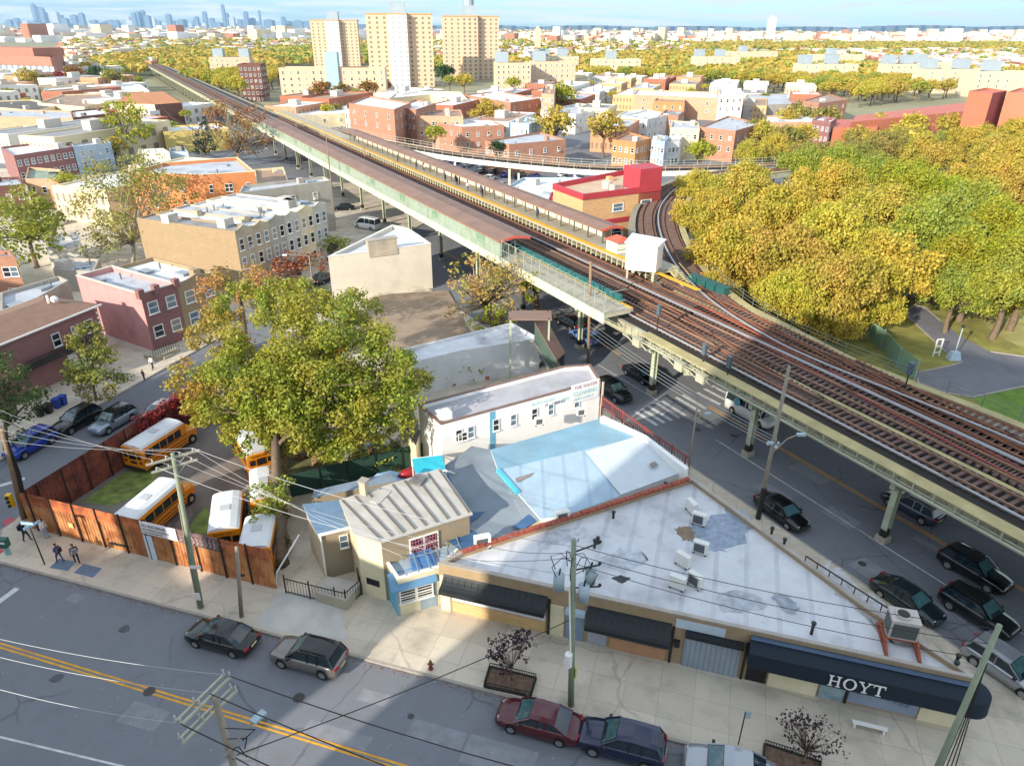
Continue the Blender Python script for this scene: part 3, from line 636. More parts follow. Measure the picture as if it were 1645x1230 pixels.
# lamp posts and signals on the deck
def signal(s, o, lab, h=2.2):
    r = empty('track_signal', W(s, o, 7.0), math.atan2(DD.y, DD.x), lab, 'signal', 'signals on the deck')
    MB().tube([(0, 0, 0), (0, 0, h)], .06).build('mast', m_blkp, r); MB().box(-.2, .2, -.15, .15, h - 1.0, h + .1).build('lamp_head', M('signal_grey', '55606a', .5, .1, 1), r)
    b = MB(); [b.ball((-.22, 0, h - .8 + i * .3), .07) for i in range(3)]; b.build('lens', M('signal_lens', '2a3a3a', .2), r); return r
signal(36.5, 1.0, 'twin headed grey signal at the end of the fenced platform', 3.0); signal(28.8, .2, 'grey signal box on the outer walkway past the platform end, farther of two', 1.8); signal(25.6, .2, 'grey signal box on the outer walkway past the platform end, nearer of two', 1.8)
signal(16, 11.6, 'round headed signal standing between the converging tracks', 2.6)
# small pipes and boxes hanging on the street side of the girder
for k, s in enumerate((37, 30.5, 27.5)):
    r = empty('junction_box', W(s, -1.0, 6.2), math.atan2(DD.y, DD.x), 'cream conduit junction box on the girder, %s' % ('next to the platform end', 'in the middle of three', 'closest to the crosswalk')[k], 'junction box', 'conduit boxes'); b = MB(); b.box(-.6, .5, -.25, .3, -.4, .4); b.box(-.7, .6, -.3, .35, .4, .46); b.tube([(-.6, 0, 0), (-1.2, -.2, -.5), (-1.9, 0, -.2)], .07); b.tube([(.5, -.1, .1), (1.1, -.3, -.5), (1.8, -.1, -.1), (2.5, 0, 0)], .07); b.build('box_and_pipes', m_cream, r)
# ---- the branch that leaves beyond the far platform
bp = smooth_path([V2(P(x, y, 7.0)) for x, y in ((520, 206), (590, 222), (650, 233), (740, 248), (880, 263), (1000, 270), (1150, 268), (1300, 262))], 3)
br = empty('branch_viaduct', (*bp[20], 0), 0, 'white girdered branch viaduct curving right behind the far platform', 'viaduct'); bo = br.location.copy()
b = LB(bo); ribbon(b, offs(bp, 3), offs(bp, -3), 6.8, .1); b.build('deck', m_gapshade, br)
for o_ in (3, -3):
    b = LB(bo); q = offs(bp, o_)
    for i in range(len(q) - 1):
        b.bar((*q[i], 6.3), (*q[i + 1], 6.3), .12, 1.1); b.bar((*q[i], 5.7), (*q[i], 6.85), .16)
    b.build('girder', M('white_girder', 'dedccb', .6, .08, .5), br)
    railing('railing', [Vector((*p, 0)) for p in q], 1.2, 6.9, M('pale_railing', 'b5b7a8', .5, .1, 1), br, 2.5, 2, .07, bo)
for i in range(6, len(bp), 5):
    for o_ in (2.2, -2.2): q = offs(bp, o_)[i]; b = LB(bo); b.box(q.x - .25, q.x + .25, q.y - .25, q.y + .25, 0, 5.8); b.build('column', MATS['white_girder'], br)
track(bp, 'track on the branch viaduct behind the red trimmed building', group='branch track', step=.8)
# ---------------------------------------------------------------- the block between the streets
m_memb = M('white_roof_membrane', 'c9cbce', .75, .09, .7, kind='stripe', k=(1.9, 1), col2='babdc2', stain=.6, bump=.15, stc='75747a'); m_tan = M('tan_brick', '9c8668', .85, .12, .8, kind='brick', col2='a89472')
m_cop = M('metal_coping', 'a39a90', .5, .15, 1); m_navy = M('navy_awning_canvas', '0b1d2c', .75, .12, 1.2); m_blk = M('black_awning_canvas', '1a1f24', .6, .15, 1)
m_shut = M('roller_shutter', '8e9aa6', .4, .1, 1, kind='stripe', k=(.3, 1), col2='6d7883'); m_shutw = M('white_shutter', 'c9cbd0', .5, .08, 1); m_bpanel = M('blue_grey_panel', '7a8fa6', .6, .1, 1)
m_creamw = M('cream_wall', 'd9cfae', .8, .08, .8, stain=.12); m_terr = M('brick_base', 'b98d6a', .85, .12, 1, kind='brick')
HZ = 4.0
hp = [P(705, 905, HZ), P(1568, 1091, HZ), P(1395, 975, HZ), P(1112, 768, HZ), P(905, 832, HZ), P(735, 893, HZ)]
hp = [P(705, 905, HZ), P(1570, 1091, HZ), P(1396, 976, HZ), P(1112, 768, HZ), P(742, 886, HZ)]
hoyt = bldw('corner_shop_building', 'triangular one storey tan brick shop building with a white roof and dark awnings', 'shop building', [V2(p) for p in hp], HZ, m_tan, m_memb, .28, .22, m_cop)
lp, _z = root_info[hoyt.name]
FL = lp[1][0]                              # facade length, local x runs along the avenue
a0 = V2(P(705, 905, HZ)); fd = (V2(P(1570, 1091, HZ)) - a0).normalized()
def fx(px, py, z=HZ): return (V2(P(px, py, z)) - a0).dot(fd)
def awning(name, x0, x1, zt, zb, dep, mat, lab=None, endflat=True):
    b = MB(); n = 5; pr = [(0, zt)] + [(-dep * math.sin(t * math.pi / 2 / n), zb + (zt - zb) * math.cos(t * math.pi / 2 / n) ** 1.0) for t in range(1, n + 1)]
    pr = [(-dep * (1 - math.cos(t * math.pi / 2 / n)) ** .8, zt - (zt - zb - .3) * math.sin(t * math.pi / 2 / n) ** 1.3) for t in range(n + 1)] + [(-dep, zb)]
    for (ya_, za_), (yb_, zb_) in zip(pr[:-1], pr[1:]): b.face((x0, ya_, za_), (x0, yb_, zb_), (x1, yb_, zb_), (x1, ya_, za_))
    for x in (x0, x1): b.face(*[(x, y, z) for y, z in pr], (x, 0, zb))
    for i in range(int((x1 - x0) / .45)): xx = x0 + .45 * i + .2; b.bar((xx, pr[1][0] - .01, pr[1][1]), (xx, pr[3][0] - .01, pr[3][1]), .03)
    return b.build(name, mat, hoyt)
xs = [fx(x, y) for x, y in ((713, 907), (880, 945), (945, 960), (1082, 988), (1105, 995), (1202, 1018), (1208, 1020), (1565, 1090))]
print('facade xs', [round(x, 1) for x in xs], FL)
awning('awning', .3, xs[1], 3.25, 2.35, 1.0, m_blk); awning('awning', xs[2], xs[3], 3.25, 2.15, 1.05, m_blk)
b = MB(); b.box(xs[4], xs[5] - .05, -.45, -.02, 2.75, 3.05); b.build('shutter_box', m_blk, hoyt)
MB().box(xs[3] + .2, xs[5] - 1.2, -.06, -.02, 3.1, 3.75).build('blank_sign_board', M('pale_board', 'b9c7d2', .5, .06, 1), hoyt)
def panel(name, x0, x1, z0, z1, mat, d=.05): return MB().box(x0, x1, -d, -.004, z0, z1).build(name, mat, hoyt)
panel('pier', 0.02, .7, .14, 3.1, m_creamw); panel('roller_shutter', .85, xs[1] - .1, 1.15, 2.4, m_shutw); panel('brick_base', .85, xs[1] - .1, .14, 1.1, M('sand_brick', 'c9a878', .85, .12, 1, kind='brick'))
panel('door_pier', xs[1] + .1, xs[1] + 1.1, .14, 2.7, m_creamw); o = panel('door_shutter', xs[1] + 1.25, xs[2] - .2, .14, 2.35, m_bpanel); panel('shutter_hood', xs[1] + 1.2, xs[2] - .1, 2.4, 2.75, M('light_hood', 'a9bccb', .4, .08, 1), .35)
panel('white_door', xs[2] + .1, xs[2] + 1.3, .14, 2.1, M('grey_door', '9aa0ab', .5, .06, 1)); panel('shop_window', xs[2] + 1.5, xs[3] - .4, 1.1, 2.2, M('pale_window', 'a6adb2', .25, .15, 1)); panel('brick_base', xs[2] + 1.5, xs[3] - .2, .14, 1.05, m_terr)
panel('wall_lamp', xs[3] + .25, xs[3] + .6, 1.6, 2.1, m_blkp, .2)
panel('roller_shutter', xs[4], xs[5] - .15, .14, 2.75, m_shut, .08)
panel('doorway', xs[6] + .15, xs[6] + 1.3, .14, 2.1, m_dark, .03); panel('ticket_window', xs[6] + 1.45, xs[6] + 4.0, 1.25, 1.95, M('pale_window_strip', 'a8b08c', .2, .2, 2)); panel('window_wall', xs[6] + 1.4, xs[6] + 4.1, .14, 1.2, m_creamw, .12)  # ticket window pane is a plain pale olive
panel('glass_door', xs[6] + 4.25, xs[6] + 5.6, .14, 2.1, M('bluish_door_glass', '8ba1a8', .15, .3, 1.2)); panel('display_window', xs[6] + 5.8, xs[7] - 2.0, .3, 2.1, M('display_glass', '8c98ad', .15, .18, .7, stain=.2)); panel('window_mullion', xs[6] + 5.62, xs[6] + 5.78, .14, 2.2, m_blkp, .1)
panel('corner_pier', xs[7] - 1.9, xs[7] - .1, .14, 2.2, m_creamw, .06)
# the long navy awning that wraps the sharp corner
b = MB(); x0, x1 = xs[6], xs[7] + .1; ZT, ZB = 3.72, 2.15; dp = .95
prof = [(0, ZT), (-.5, ZT - .25), (-dp, ZT - .55), (-dp - .08, ZB)]
for (ya_, za_), (yb_, zb_) in zip(prof[:-1], prof[1:]): b.face((x0, ya_, za_), (x0, yb_, zb_), (x1, yb_, zb_), (x1, ya_, za_))
b.face(*[(x0, y, z) for y, z in prof], (x0, 0, ZB))
ex = [(x1, 0)]; n = 9; k2l = math.atan2(k2d.y, k2d.x) - math.atan2(fd.y, fd.x)
e2 = Vector((math.cos(k2l), math.sin(k2l))) if math.cos(k2l) < 0 else -Vector((math.cos(k2l), math.sin(k2l)))
nrm = Vector((-e2.y, e2.x)); nrm = nrm if nrm.x > 0 else -nrm
a_st, a_en = -math.pi / 2, math.atan2(nrm.y, nrm.x)
rows = []
for (yy, zz) in prof: rows.append([(x1 + (-yy) * math.cos(a_st + (a_en - a_st) * i / n), (-yy) * math.sin(a_st + (a_en - a_st) * i / n), zz) for i in range(n + 1)] + [(x1 + nrm.x * -yy + e2.x * 1.6, nrm.y * -yy + e2.y * 1.6, zz)])
for r0, r1 in zip(rows[:-1], rows[1:]):
    for i in range(n + 1): b.face(r0[i], r1[i], r1[i + 1], r0[i + 1])
aw = b.build('awning', m_navy, hoyt)
bl = MB(); bl.bar((x0, -.2, ZT - .02), (x1, -.2, ZT - .02), .3, .05); bl.build('awning_top_strip', M('slate_blue_strip', '4c6078', .6, .1, 1), hoyt)
# serif letters H O Y T
def letters(word, h, mat, parent, loc, rot, th=.03):
    x = 0; b = MB()
    def q(x0, y0, x1, y1): b.box(x + x0 * h, x + x1 * h, y0 * h, y1 * h, 0, th)
    def dg(x0, y0, x1, y1, w): b.hexa([(x + (x0 - w / 2) * h, y0 * h, 0), (x + (x0 + w / 2) * h, y0 * h, 0), (x + (x1 + w / 2) * h, y1 * h, 0), (x + (x1 - w / 2) * h, y1 * h, 0)], [(x + (x0 - w / 2) * h, y0 * h, th), (x + (x0 + w / 2) * h, y0 * h, th), (x + (x1 + w / 2) * h, y1 * h, th), (x + (x1 - w / 2) * h, y1 * h, th)])
    for ch in word:
        if ch == 'H':
            for a in (.14, .68): q(a, .06, a + .14, .94); q(a - .1, 0, a + .24, .06); q(a - .1, .94, a + .24, 1)
            q(.28, .47, .68, .54); adv = 1.06
        elif ch == 'O':
            n = 28; ro = [(x + (.48 + .47 * math.cos(2 * math.pi * i / n)) * h, (.5 + .52 * math.sin(2 * math.pi * i / n)) * h) for i in range(n)]
            ri = [(x + (.48 + .31 * math.cos(2 * math.pi * i / n)) * h, (.5 + .45 * math.sin(2 * math.pi * i / n)) * h) for i in range(n)]
            for i in range(n): j = (i + 1) % n; b.hexa([(*ro[i], 0), (*ro[j], 0), (*ri[j], 0), (*ri[i], 0)], [(*ro[i], th), (*ro[j], th), (*ri[j], th), (*ri[i], th)])
            adv = 1.04
        elif ch == 'Y':
            dg(.47, .45, .16, .94, .15); dg(.49, .45, .78, .94, .08); q(.4, .06, .55, .46); q(.28, 0, .67, .06); q(0, .94, .36, 1); q(.62, .94, .96, 1); adv = 1.0
        elif ch == 'T':
            q(.36, .06, .51, .94); q(.24, 0, .63, .06); q(.02, .9, .85, 1); q(.02, .72, .08, .9); q(.79, .72, .85, .9); adv = .92
        x += adv * h
    o = b.build('lettering', mat, parent); o.location = loc; o.rotation_euler = rot; return o
hx0 = fx(1335, 1088, 2.95); print('HOYT x', hx0, fx(1430, 1104, 2.6), 'len', FL)
letters('HOYT', .74, m_white, hoyt, (hx0 - .1, -dp - .12, 2.3), (rad(90) - .07, 0, 0))
b = MB(); x_ = (xs[6] + 5.8 + xs[7] - 2) / 2 - .8; [b.box(x_ + i * .32, x_ + .22 + i * .32, -.062, -.055, 1.2 - .06 * i, 1.7 - .03 * i) for i in range(7)]; b.tube([(x_ - .5, -.062, 1.5), (x_ - .5, -.058, 1.5)], .42, 14); b.build('frosted_emblem', M('emblem_slate', '5f7086', .4, .15, 2), hoyt)
b = MB(); [b.box(xs[i_] + .05, xs[i_] + .2, -.1, -.003, .14, 3.1) for i_ in (1, 3, 5)]; b.build('downpipe', m_blkp, hoyt)
# roof furniture
def acunit(px, py, z, rz, lab, size=1.0, grp='rooftop air conditioners'):
    p = P(px, py, z); r = empty('air_conditioner', (p.x, p.y, z), rz, lab, 'air conditioner', grp); s = size
    b = MB(); b.box(-.5 * s, .5 * s, -.2 * s, .2 * s, .12, .12 + .85 * s); b.build('casing', M('ac_casing', 'd9d8d2', .5, .05, 1), r)
    b = MB(); b.box(-.4 * s, .3 * s, -.215 * s, -.2 * s, .2, .85 * s); b.build('grille', M('ac_grille', '53575c', .6, .1, 1), r)
    b = MB(); b.box(-.45 * s, -.35 * s, -.22 * s, .22 * s, 0, .12); b.box(.35 * s, .45 * s, -.22 * s, .22 * s, 0, .12); b.build('feet', m_blkp, r); return r
zr_ = HZ - .28
fang = math.atan2(fd.y, fd.x)
for i, (x, y, a, l) in enumerate(((1110, 822, 1.9, 'white air conditioner farthest up the white shop roof, seen end on'), (1122, 842, -.5, 'white air conditioner beside the brown puddle stain on the shop roof'), (1124, 888, -.5, 'white air conditioner standing behind a lone turned unit on the shop roof'),
        (1096, 908, 2.3, 'pale turned air conditioner in the middle of the shop roof'), (1087, 944, 2.6, 'left one of the air conditioner pair nearest the awnings'), (1116, 941, -.9, 'right one of the air conditioner pair nearest the awnings'))):
    acunit(x, y, zr_, a, l, 1.0)
acunit(903, 838, zr_, .35, 'white air conditioner by the red brick parapet at the left of the shop roof', 1.0); acunit(775, 880, zr_, .3, 'white air conditioner at the far left corner of the shop roof', 1.1)
def onroof(px, py): p = P(px, py, zr_); return p
for (x, y, h) in ((985, 832, .5), (955, 880, .6), (960, 872, .4), (1068, 785, .5), (1238, 862, .7), (1258, 880, .7), (1303, 1018, .8), (1533, 1075, .5), (1535, 1066, .6)):
    p = onroof(x, y); r = empty('vent_pipe', p, 0, None, 'vent pipe'); r['label'] = 'short dark vent pipe standing on the white shop roof'; r['group'] = 'vent pipes on the shop roof'
    b = MB(); b.tube([(0, 0, 0), (0, 0, h)], .09, 8); b.build('pipe', m_blkp, r); MB().tube([(0, 0, h), (0, 0, h + .1)], .15, 8).build('cap', m_blkp, r)
p = onroof(998, 930); b = MB(); b.prism([(p.x + .55 * math.cos(a) * (1 + .3 * math.sin(3 * a)), p.y + .3 * math.sin(a) * (1 + .3 * math.cos(4 * a))) for a in [i * math.pi / 6 for i in range(12)]], zr_ + .004, zr_ + .02); tag(b.build('roof_patch', M('tar_patch', '3c3e44', .8, .2, 2)), 'dark tar patch on the white shop roof', 'roof patch')
# ponding stains, thin sheets
for k, (pts, c) in enumerate((([(1095, 850), (1180, 820), (1210, 850), (1165, 885), (1120, 878)], '8b97a8'), ([(1085, 850), (1105, 845), (1118, 862), (1098, 868)], '7d6a55'), ([(1330, 905), (1400, 960), (1480, 1025), (1440, 1040), (1370, 975), (1320, 930)], 'aba9a8'), ([(1240, 960), (1260, 955), (1285, 978), (1265, 985)], '9298a3'), ([(960, 905), (1000, 880), (1040, 895), (1010, 915)], 'b4b8bf'), ([(880, 860), (940, 845), (930, 870), (870, 880)], 'b6bac0'), ([(1150, 960), (1200, 950), (1230, 975), (1170, 985)], 'aeb2ba'))):
    tag(blob([onroof(*t) for t in pts], zr_ + .004 + .002 * k, k).build('water_stain', M('roof_stain_%s' % c, c, .6, .3, 2.2, stain=.4)), 'dried puddle stain lying on the white shop roof', 'roof stain', 'stains on the shop roof')
# big condenser on rusty steel frame
cp = onroof(1440, 1030); cu = empty('condenser_unit', cp, fang + .05, 'large beige fan condenser on a rusty red steel frame near the roof tip', 'condenser')
b = MB(); b.box(-.75, .75, -.6, .6, .75, 2.0); b.build('casing', M('condenser_casing', 'b3aca4', .5, .1, 1), cu); b = MB(); b.box(-.65, .65, -.615, -.6, .85, 1.8); b.box(-.765, -.75, -.5, .5, .85, 1.8); b.build('grille', M('condenser_grille', '4d5250', .6, .1, 6), cu)
b = MB(); b.tube([(-.1, 0, 2.0), (-.1, 0, 2.12)], .42, 14); b.build('fan_ring', M('condenser_casing', ''), cu); MB().tube([(-.1, 0, 2.12), (-.1, 0, 2.13)], .33, 14).build('fan', m_blkp, cu)
b = MB()
for x in (-.85, .85): b.bar((x, -1.5, .15), (x, 1.1, .15), .14); b.bar((x, -.6, .6), (x, .8, .6), .14); b.bar((x, -1.4, .15), (x, -.5, .65), .14); b.bar((x, .7, .15), (x, .7, .7), .12)
b.bar((-.85, -.5, .66), (.85, -.5, .66), .14); b.bar((-.85, .6, .66), (.85, .6, .66), .14); b.build('steel_frame', M('rusty_red_steel', '8e4a31', .8, .2, 2), cu)
# railing frame along the street side of the roof
q = [P(x, y, HZ + .5) for x, y in ((1295, 893), (1440, 985))]; r = empty('roof_rail', q[0], 0, 'low dark pipe rail along the street side of the shop roof', 'railing'); b = MB(); d = q[1] - q[0]
for i in range(8): t = d * (i / 7); b.bar((t.x, t.y, -.5), (t.x, t.y, .02), .05)
b.bar((0, 0, 0), d, .07); b.build('rail', m_blkp, r)
b = MB(); e_ = [P(*t, HZ + .16) for t in ((742, 886), (1112, 768))]; dd = (e_[1] - e_[0]); n_ = int(dd.length / .42); 
ro = empty('brick_parapet', e_[0], math.atan2(dd.y, dd.x), 'low red brick parapet between the white roof and the blue roof', 'parapet')
for i in range(n_): x = i * .42; hh = .1 + .1 * rnd.random(); b.box(x, x + .38, -.14, .14, -.1, hh)
b.build('brick_course', M('red_brick_plain', '9c5040', .85, .25, 3), ro)
# ---- the hall with the blue roof
m_bl1 = M('pale_blue_roof', '9fb6c6', .7, .1, .5, kind='stripe', k=(1.7, 1), col2='93abbc', stain=.35, stc='8b857c'); m_bl2 = M('teal_blue_roof', '7fa5b8', .7, .12, .5, stain=.3, stc='7b7468'); m_dg = M('slate_grey_roof', '7c8791', .75, .12, .6, stain=.3); m_db = M('deep_blue_roof', '3a5f86', .6, .12, .8, stain=.1)
m_whitew = M('white_stucco', 'e8e8e6', .75, .04, .5, stain=.08)
bh = empty('blue_roofed_hall', P(910, 827, 3.9), 0, 'low hall with a broad pale blue roof falling toward the red brick parapet', 'hall'); bo_ = bh.location.copy()
def RP(x, y, z): return P(x, y, z) - bo_
e = [(788, 722, 4.3), (963, 672, 4.3), (1027, 701, 4.6), (1093, 761, 4.0), (905, 829, 4.0), (868, 833, 4.0), (800, 755, 4.5)]
b = MB(); q = [RP(*t) for t in e]; b.face(q[0], q[1], q[2], q[6]); b.build('far_roof_slope', m_bl2, bh)
b = MB(); b.face(q[6], q[2], q[3], q[4], q[5]); b.build('near_roof_slope', m_bl1, bh)
up = Vector((0, 0, .015)); w4 = [RP(940, 727, 4.55), RP(1027, 701, 4.6), RP(1093, 761, 4.0), RP(997, 796, 4.0)]; b = MB(); b.face(*[t + up * 6 for t in w4]); b.build('pale_roof_patch', M('bluish_white_roof', 'c3cbd0', .6, .06, .8, stain=.08), bh)
for t in (((828, 768), (858, 759), (852, 765), (830, 775)), ((1043, 745), (1052, 741), (1058, 747), (1047, 752))): MB().face(*[RP(x, y, 4.42) + Vector((0, 0, .03)) for x, y in t]).build('roof_patch', M('brown_patch', '8a7d78', .8, .2, 3), bh)
b = MB(); 
for i in range(7): a_, c_ = q[i], q[(i + 1) % 7]; b.face(a_, c_, (c_.x, c_.y, -bo_.z), (a_.x, a_.y, -bo_.z))
b.build('wall', m_whitew, bh)
b = MB(); b.bar(q[6], q[6] + (q[5] - q[6]) * .5, .3, .25); b.build('turquoise_flashing', M('turquoise', '4fb3c6', .5, .1, 1), bh)
b = MB(); wt = [P(x, y, 4.9) - bo_ for x, y in ((966, 668), (1035, 700), (1103, 752))]
wt2 = []
for a_, c_ in zip(wt[:-1], wt[1:]): b.hexa([(a_.x - .1, a_.y - .15, -bo_.z), (c_.x - .1, c_.y - .15, -bo_.z), (c_.x + .2, c_.y + .1, -bo_.z), (a_.x + .2, a_.y + .1, -bo_.z)], [(a_.x - .1, a_.y - .15, a_.z), (c_.x - .1, c_.y - .15, c_.z), (c_.x + .2, c_.y + .1, a_.z), (a_.x + .2, a_.y + .1, a_.z)])
b.build('street_wall', m_whitew, bh)
f = empty('rusty_fence', P(968, 640, 4.9), 0, 'rusty red iron fence on the white wall beside the underpass street', 'fence'); fo = f.location.copy(); b = MB(); pp = [P(x, y, 4.9) - fo for x, y in ((968, 638), (1040, 690), (1106, 735))]
for a_, c_ in zip(pp[:-1], pp[1:]):
    b.bar(a_, c_, .12); b.bar(a_ - Vector((0, 0, .9)), c_ - Vector((0, 0, .9)), .08); n = int((c_ - a_).length / .3)
    for i in range(n): t = a_ + (c_ - a_) * (i / n); b.bar(t, t - Vector((0, 0, 1.2)), .045)
    for i in range(0, n, 5): t = a_ + (c_ - a_) * (i / n); b.bar((t.x, t.y, .15), (t.x, t.y, -4.9), .12)
b.build('ironwork', M('red_iron', '7e3f36', .7, .15, 1), f)
# grey and deep blue lower roofs
gb = empty('grey_roofed_annex', P(790, 850, 3.6), 0, 'annex with a folded slate grey and deep blue roof between house and hall', 'annex'); go_ = gb.location.copy()
def G(x, y, z): return P(x, y, z) - go_
g1 = [G(696, 768, 3.6), G(708, 752, 3.6), (G(758, 716, 3.6)), G(788, 722, 4.2), G(802, 758, 4.4), G(868, 835, 3.9), G(846, 848, 3.5), G(742, 886, 3.5), G(742, 830, 3.5)]
b = MB(); b.face(*g1); b.build('grey_roof', m_dg, gb)
b = MB(); b.face(*[t + Vector((0, 0, .05)) for t in (G(710, 757, 3.6), G(762, 743, 3.7), G(802, 806, 3.7), G(753, 842, 3.5))]); b.build('deep_blue_roof_sheet', m_db, gb)
b = MB(); b.face(*[t + Vector((0, 0, .04)) for t in (G(720, 870, 3.5), G(755, 850, 3.5), G(775, 862, 3.5), G(765, 876, 3.5), G(742, 886, 3.5))]); b.build('deep_blue_roof_sheet', m_db, gb)
b = MB(); b.face(*[t + Vector((0, 0, .06)) for t in (G(822, 848, 3.6), G(850, 826, 3.8), G(862, 838, 3.8), G(842, 850, 3.6))]); b.build('deep_blue_roof_sheet', m_db, gb)
b = MB()
for i in range(len(g1)): a_, c_ = g1[i], g1[(i + 1) % len(g1)]; b.face(a_, c_, (c_.x, c_.y, -go_.z), (a_.x, a_.y, -go_.z))
b.build('wall', m_creamw, gb)
# ---- the long white building with the painted sign
wb = bld('white_painted_building', 'long white stucco building with painted advertising on its side and a pale worn roof', 'building', [(708, 682), (965, 612), (948, 586), (905, 589), (672, 650)], 6.0, m_whitew, M('worn_grey_roof', 'aaa9ae', .8, .12, .6, stain=.3), .35, .2, M('brown_coping', '7b6258', .7, .15, 1),
         wins=[(0, [.12], [3.9], .9, .8)], near=False)
lp, zt_ = root_info[wb.name]; WL = lp[1][0]; print('white bldg', WL, lp)
def wbx(px, py, z): a_ = V2(P(708, 682, 6.0)); d_ = (V2(P(965, 612, 6.0)) - a_).normalized(); return (V2(P(px, py, z)) - a_).dot(d_)
for (px, py) in ((742, 706), (761, 700), (801, 688), (828, 679), (865, 672), (891, 664), (933, 652)):
    window(wb, (wbx(px, py, 4.4), -.02, 3.95), 0, .62, 1.15, True)
MB().box(wbx(790, 680, 5), wbx(799, 678, 5), -.03, -.004, .3, 5.9).build('blue_painted_strip', M('sky_blue_paint', '6aa3c0', .7, .06, 1), wb)
m_sb = M('faded_blue_sign_paint', '9ecbd2', .8, .15, 3); m_sg = M('dark_sign_paint', '5c6266', .8, .1, 3); m_sp = M('pink_sign_paint', 'b98a94', .8, .1, 3)
x0, x1 = wbx(848, 650, 5.4), wbx(900, 638, 5.4); x2, x3 = wbx(916, 632, 5.4), wbx(960, 620, 5.4)
sb_ = MB(); sb_.box(x2 - .1, x3 - .1, -.09, -.004, 4.5, 6.35); sb_.build('sign_board', M('sign_board_white', 'e3e3e2', .6, .04, 1), wb)
def txt(word, size, mat, parent, loc, rot=(rad(90), 0, 0), ext=.005, sx=1, name='lettering'):
    cu_ = bpy.data.curves.new('t', 'FONT'); cu_.body = word; cu_.size = size; cu_.extrude = ext; t_ = bpy.data.objects.new('t', cu_); COL.objects.link(t_)
    dg_ = bpy.context.evaluated_depsgraph_get(); me = bpy.data.meshes.new_from_object(t_.evaluated_get(dg_)); bpy.data.objects.remove(t_); me.materials.clear(); me.materials.append(mat)
    o = mk(name, me, parent, loc); o.rotation_euler = rot; o.scale = (sx, 1, 1); return o
txt('AUTO GLASS', .42, m_sb, wb, (x0 + .15, -.02, 5.35)); txt('PLUMBING', .44, m_sg, wb, (x0 + 1.6, -.02, 4.88)); txt('HEATING', .5, m_sb, wb, (x1 + .1, -.02, 5.0), sx=.8)
txt('THE WATER', .42, m_sp, wb, (x2 + .15, -.11, 5.9), sx=1.1); txt('CLEANING', .6, m_sb, wb, (x2 + .1, -.11, 5.2), sx=.9); txt('AND SUPPLY', .35, m_sb, wb, (x2 + .15, -.11, 4.75), sx=1.1)
b = MB(); b.tube([(x3 + .35, -.1, 0), (x3 + .35, -.1, 5.9)], .12, 8); b.build('brick_pier', M('pink_pier', 'b79a8a', .8, .1, 1), wb)
acp = P(908, 672, 4.45); acunit(866, 683, 4.4, .3, 'small white air conditioner on the blue roof below the painted sign', .8); acunit(933, 668, 4.4, .3, 'white air conditioner on the blue roof at the sign end', .8)
# stair hut and far roof of the left end
b = MB(); b.box(.2, 1.3, .5, 1.5, 5.6, 6.6); b.build('roof_hatch', m_whitew, wb)
# ---- building behind it, white side wall and worn roof
wr = bld('white_flat_building', 'white flat building with a weathered patchy roof behind the painted one', 'building', [(655, 583), (740, 563), (867, 543), (822, 518), (648, 560)], 4.2, M('white_grey_wall', 'cfd0d0', .8, .08, .5, stain=.15), M('patchy_roof', 'd2d5da', .8, .16, .7, stain=.7), .3, .2, wm={1: M('white_grey_wall', '')})  # plain greyish white wall colour
# low yard between them with rubble
b = MB(); 
for i in range(26):
    x = rnd.uniform(690, 900); t = (x - 690) / 210; y = 622 - 48 * t + rnd.uniform(-7, 7); p = P(x, y, .2); s = rnd.uniform(.2, .6)
    r = empty('rubble_pile', p, rnd.uniform(0, 3), 'discarded boards and sacks in the gap behind the white building', 'rubbish', 'rubbish in the gap'); bb = MB(); bb.box(-s, s, -s * .5, s * .5, 0, s * .7); bb.box(-s * .3, s * .9, -s * .9, s * .2, 0, s * .4); bb.build('rubbish_heap', M(['weathered_wood', 'rust_tarp', 'sack_white', 'dark_junk'][i % 4], ['8a7358', 'b3684a', 'cfcdc6', '4b4744'][i % 4], .9, .2, 3), r)
r = empty('blue_container', P(713, 613, .2), .25, 'pale blue metal container in the rubbish strewn gap', 'container'); MB().box(-1.4, 1.4, -.7, .7, 0, 1.3).build('box', M('pale_blue_metal', '7fa3bd', .5, .1, 1), r); MB().box(-1.45, 1.45, -.75, .75, 1.3, 1.36).build('lid', M('pale_blue_metal', ''), r)
# ---- covered station stair
sa, sb2 = P(866, 512, 7.2), P(901, 572, 3.4)
ss = empty('station_stair', sb2, 0, 'covered station stair with a plain brown roof sloping down to the street', 'stair'); so2 = sb2.copy(); side = Vector((DD.x, DD.y, 0)).cross(Vector((0, 0, 1))) * 0
u = Vector((sb2.x - sa.x, sb2.y - sa.y, 0)).normalized(); sv = Vector((-u.y, u.x, 0)) * 1.15
b = MB(); A1, A2, B1, B2 = sa + sv - so2, sa - sv - so2, sb2 + sv - so2, sb2 - sv - so2; t = Vector((0, 0, .12)); b.hexa([A1 - t, B1 - t, B2 - t, A2 - t], [A1, B1, B2, A2]); b.build('roof', m_brown, ss)
b = MB(); h = Vector((0, 0, 2.3)); 
for s_ in (1, -1):
    b.face(sa + sv * s_ * .9 - so2 - t, sb2 + sv * s_ * .9 - so2 - t, sb2 + sv * s_ * .9 - so2 - h, sa + sv * s_ * .9 - so2 - h)
b.build('side_panel', M('stair_panel', '40534c', .6, .1, 1), ss); b = MB()
for i in range(20): c_ = sa + (sb2 - sa) * ((i + .5) / 20) - so2 - h; b.bar(c_ - sv * .85, c_ + sv * .85, .3, .06)
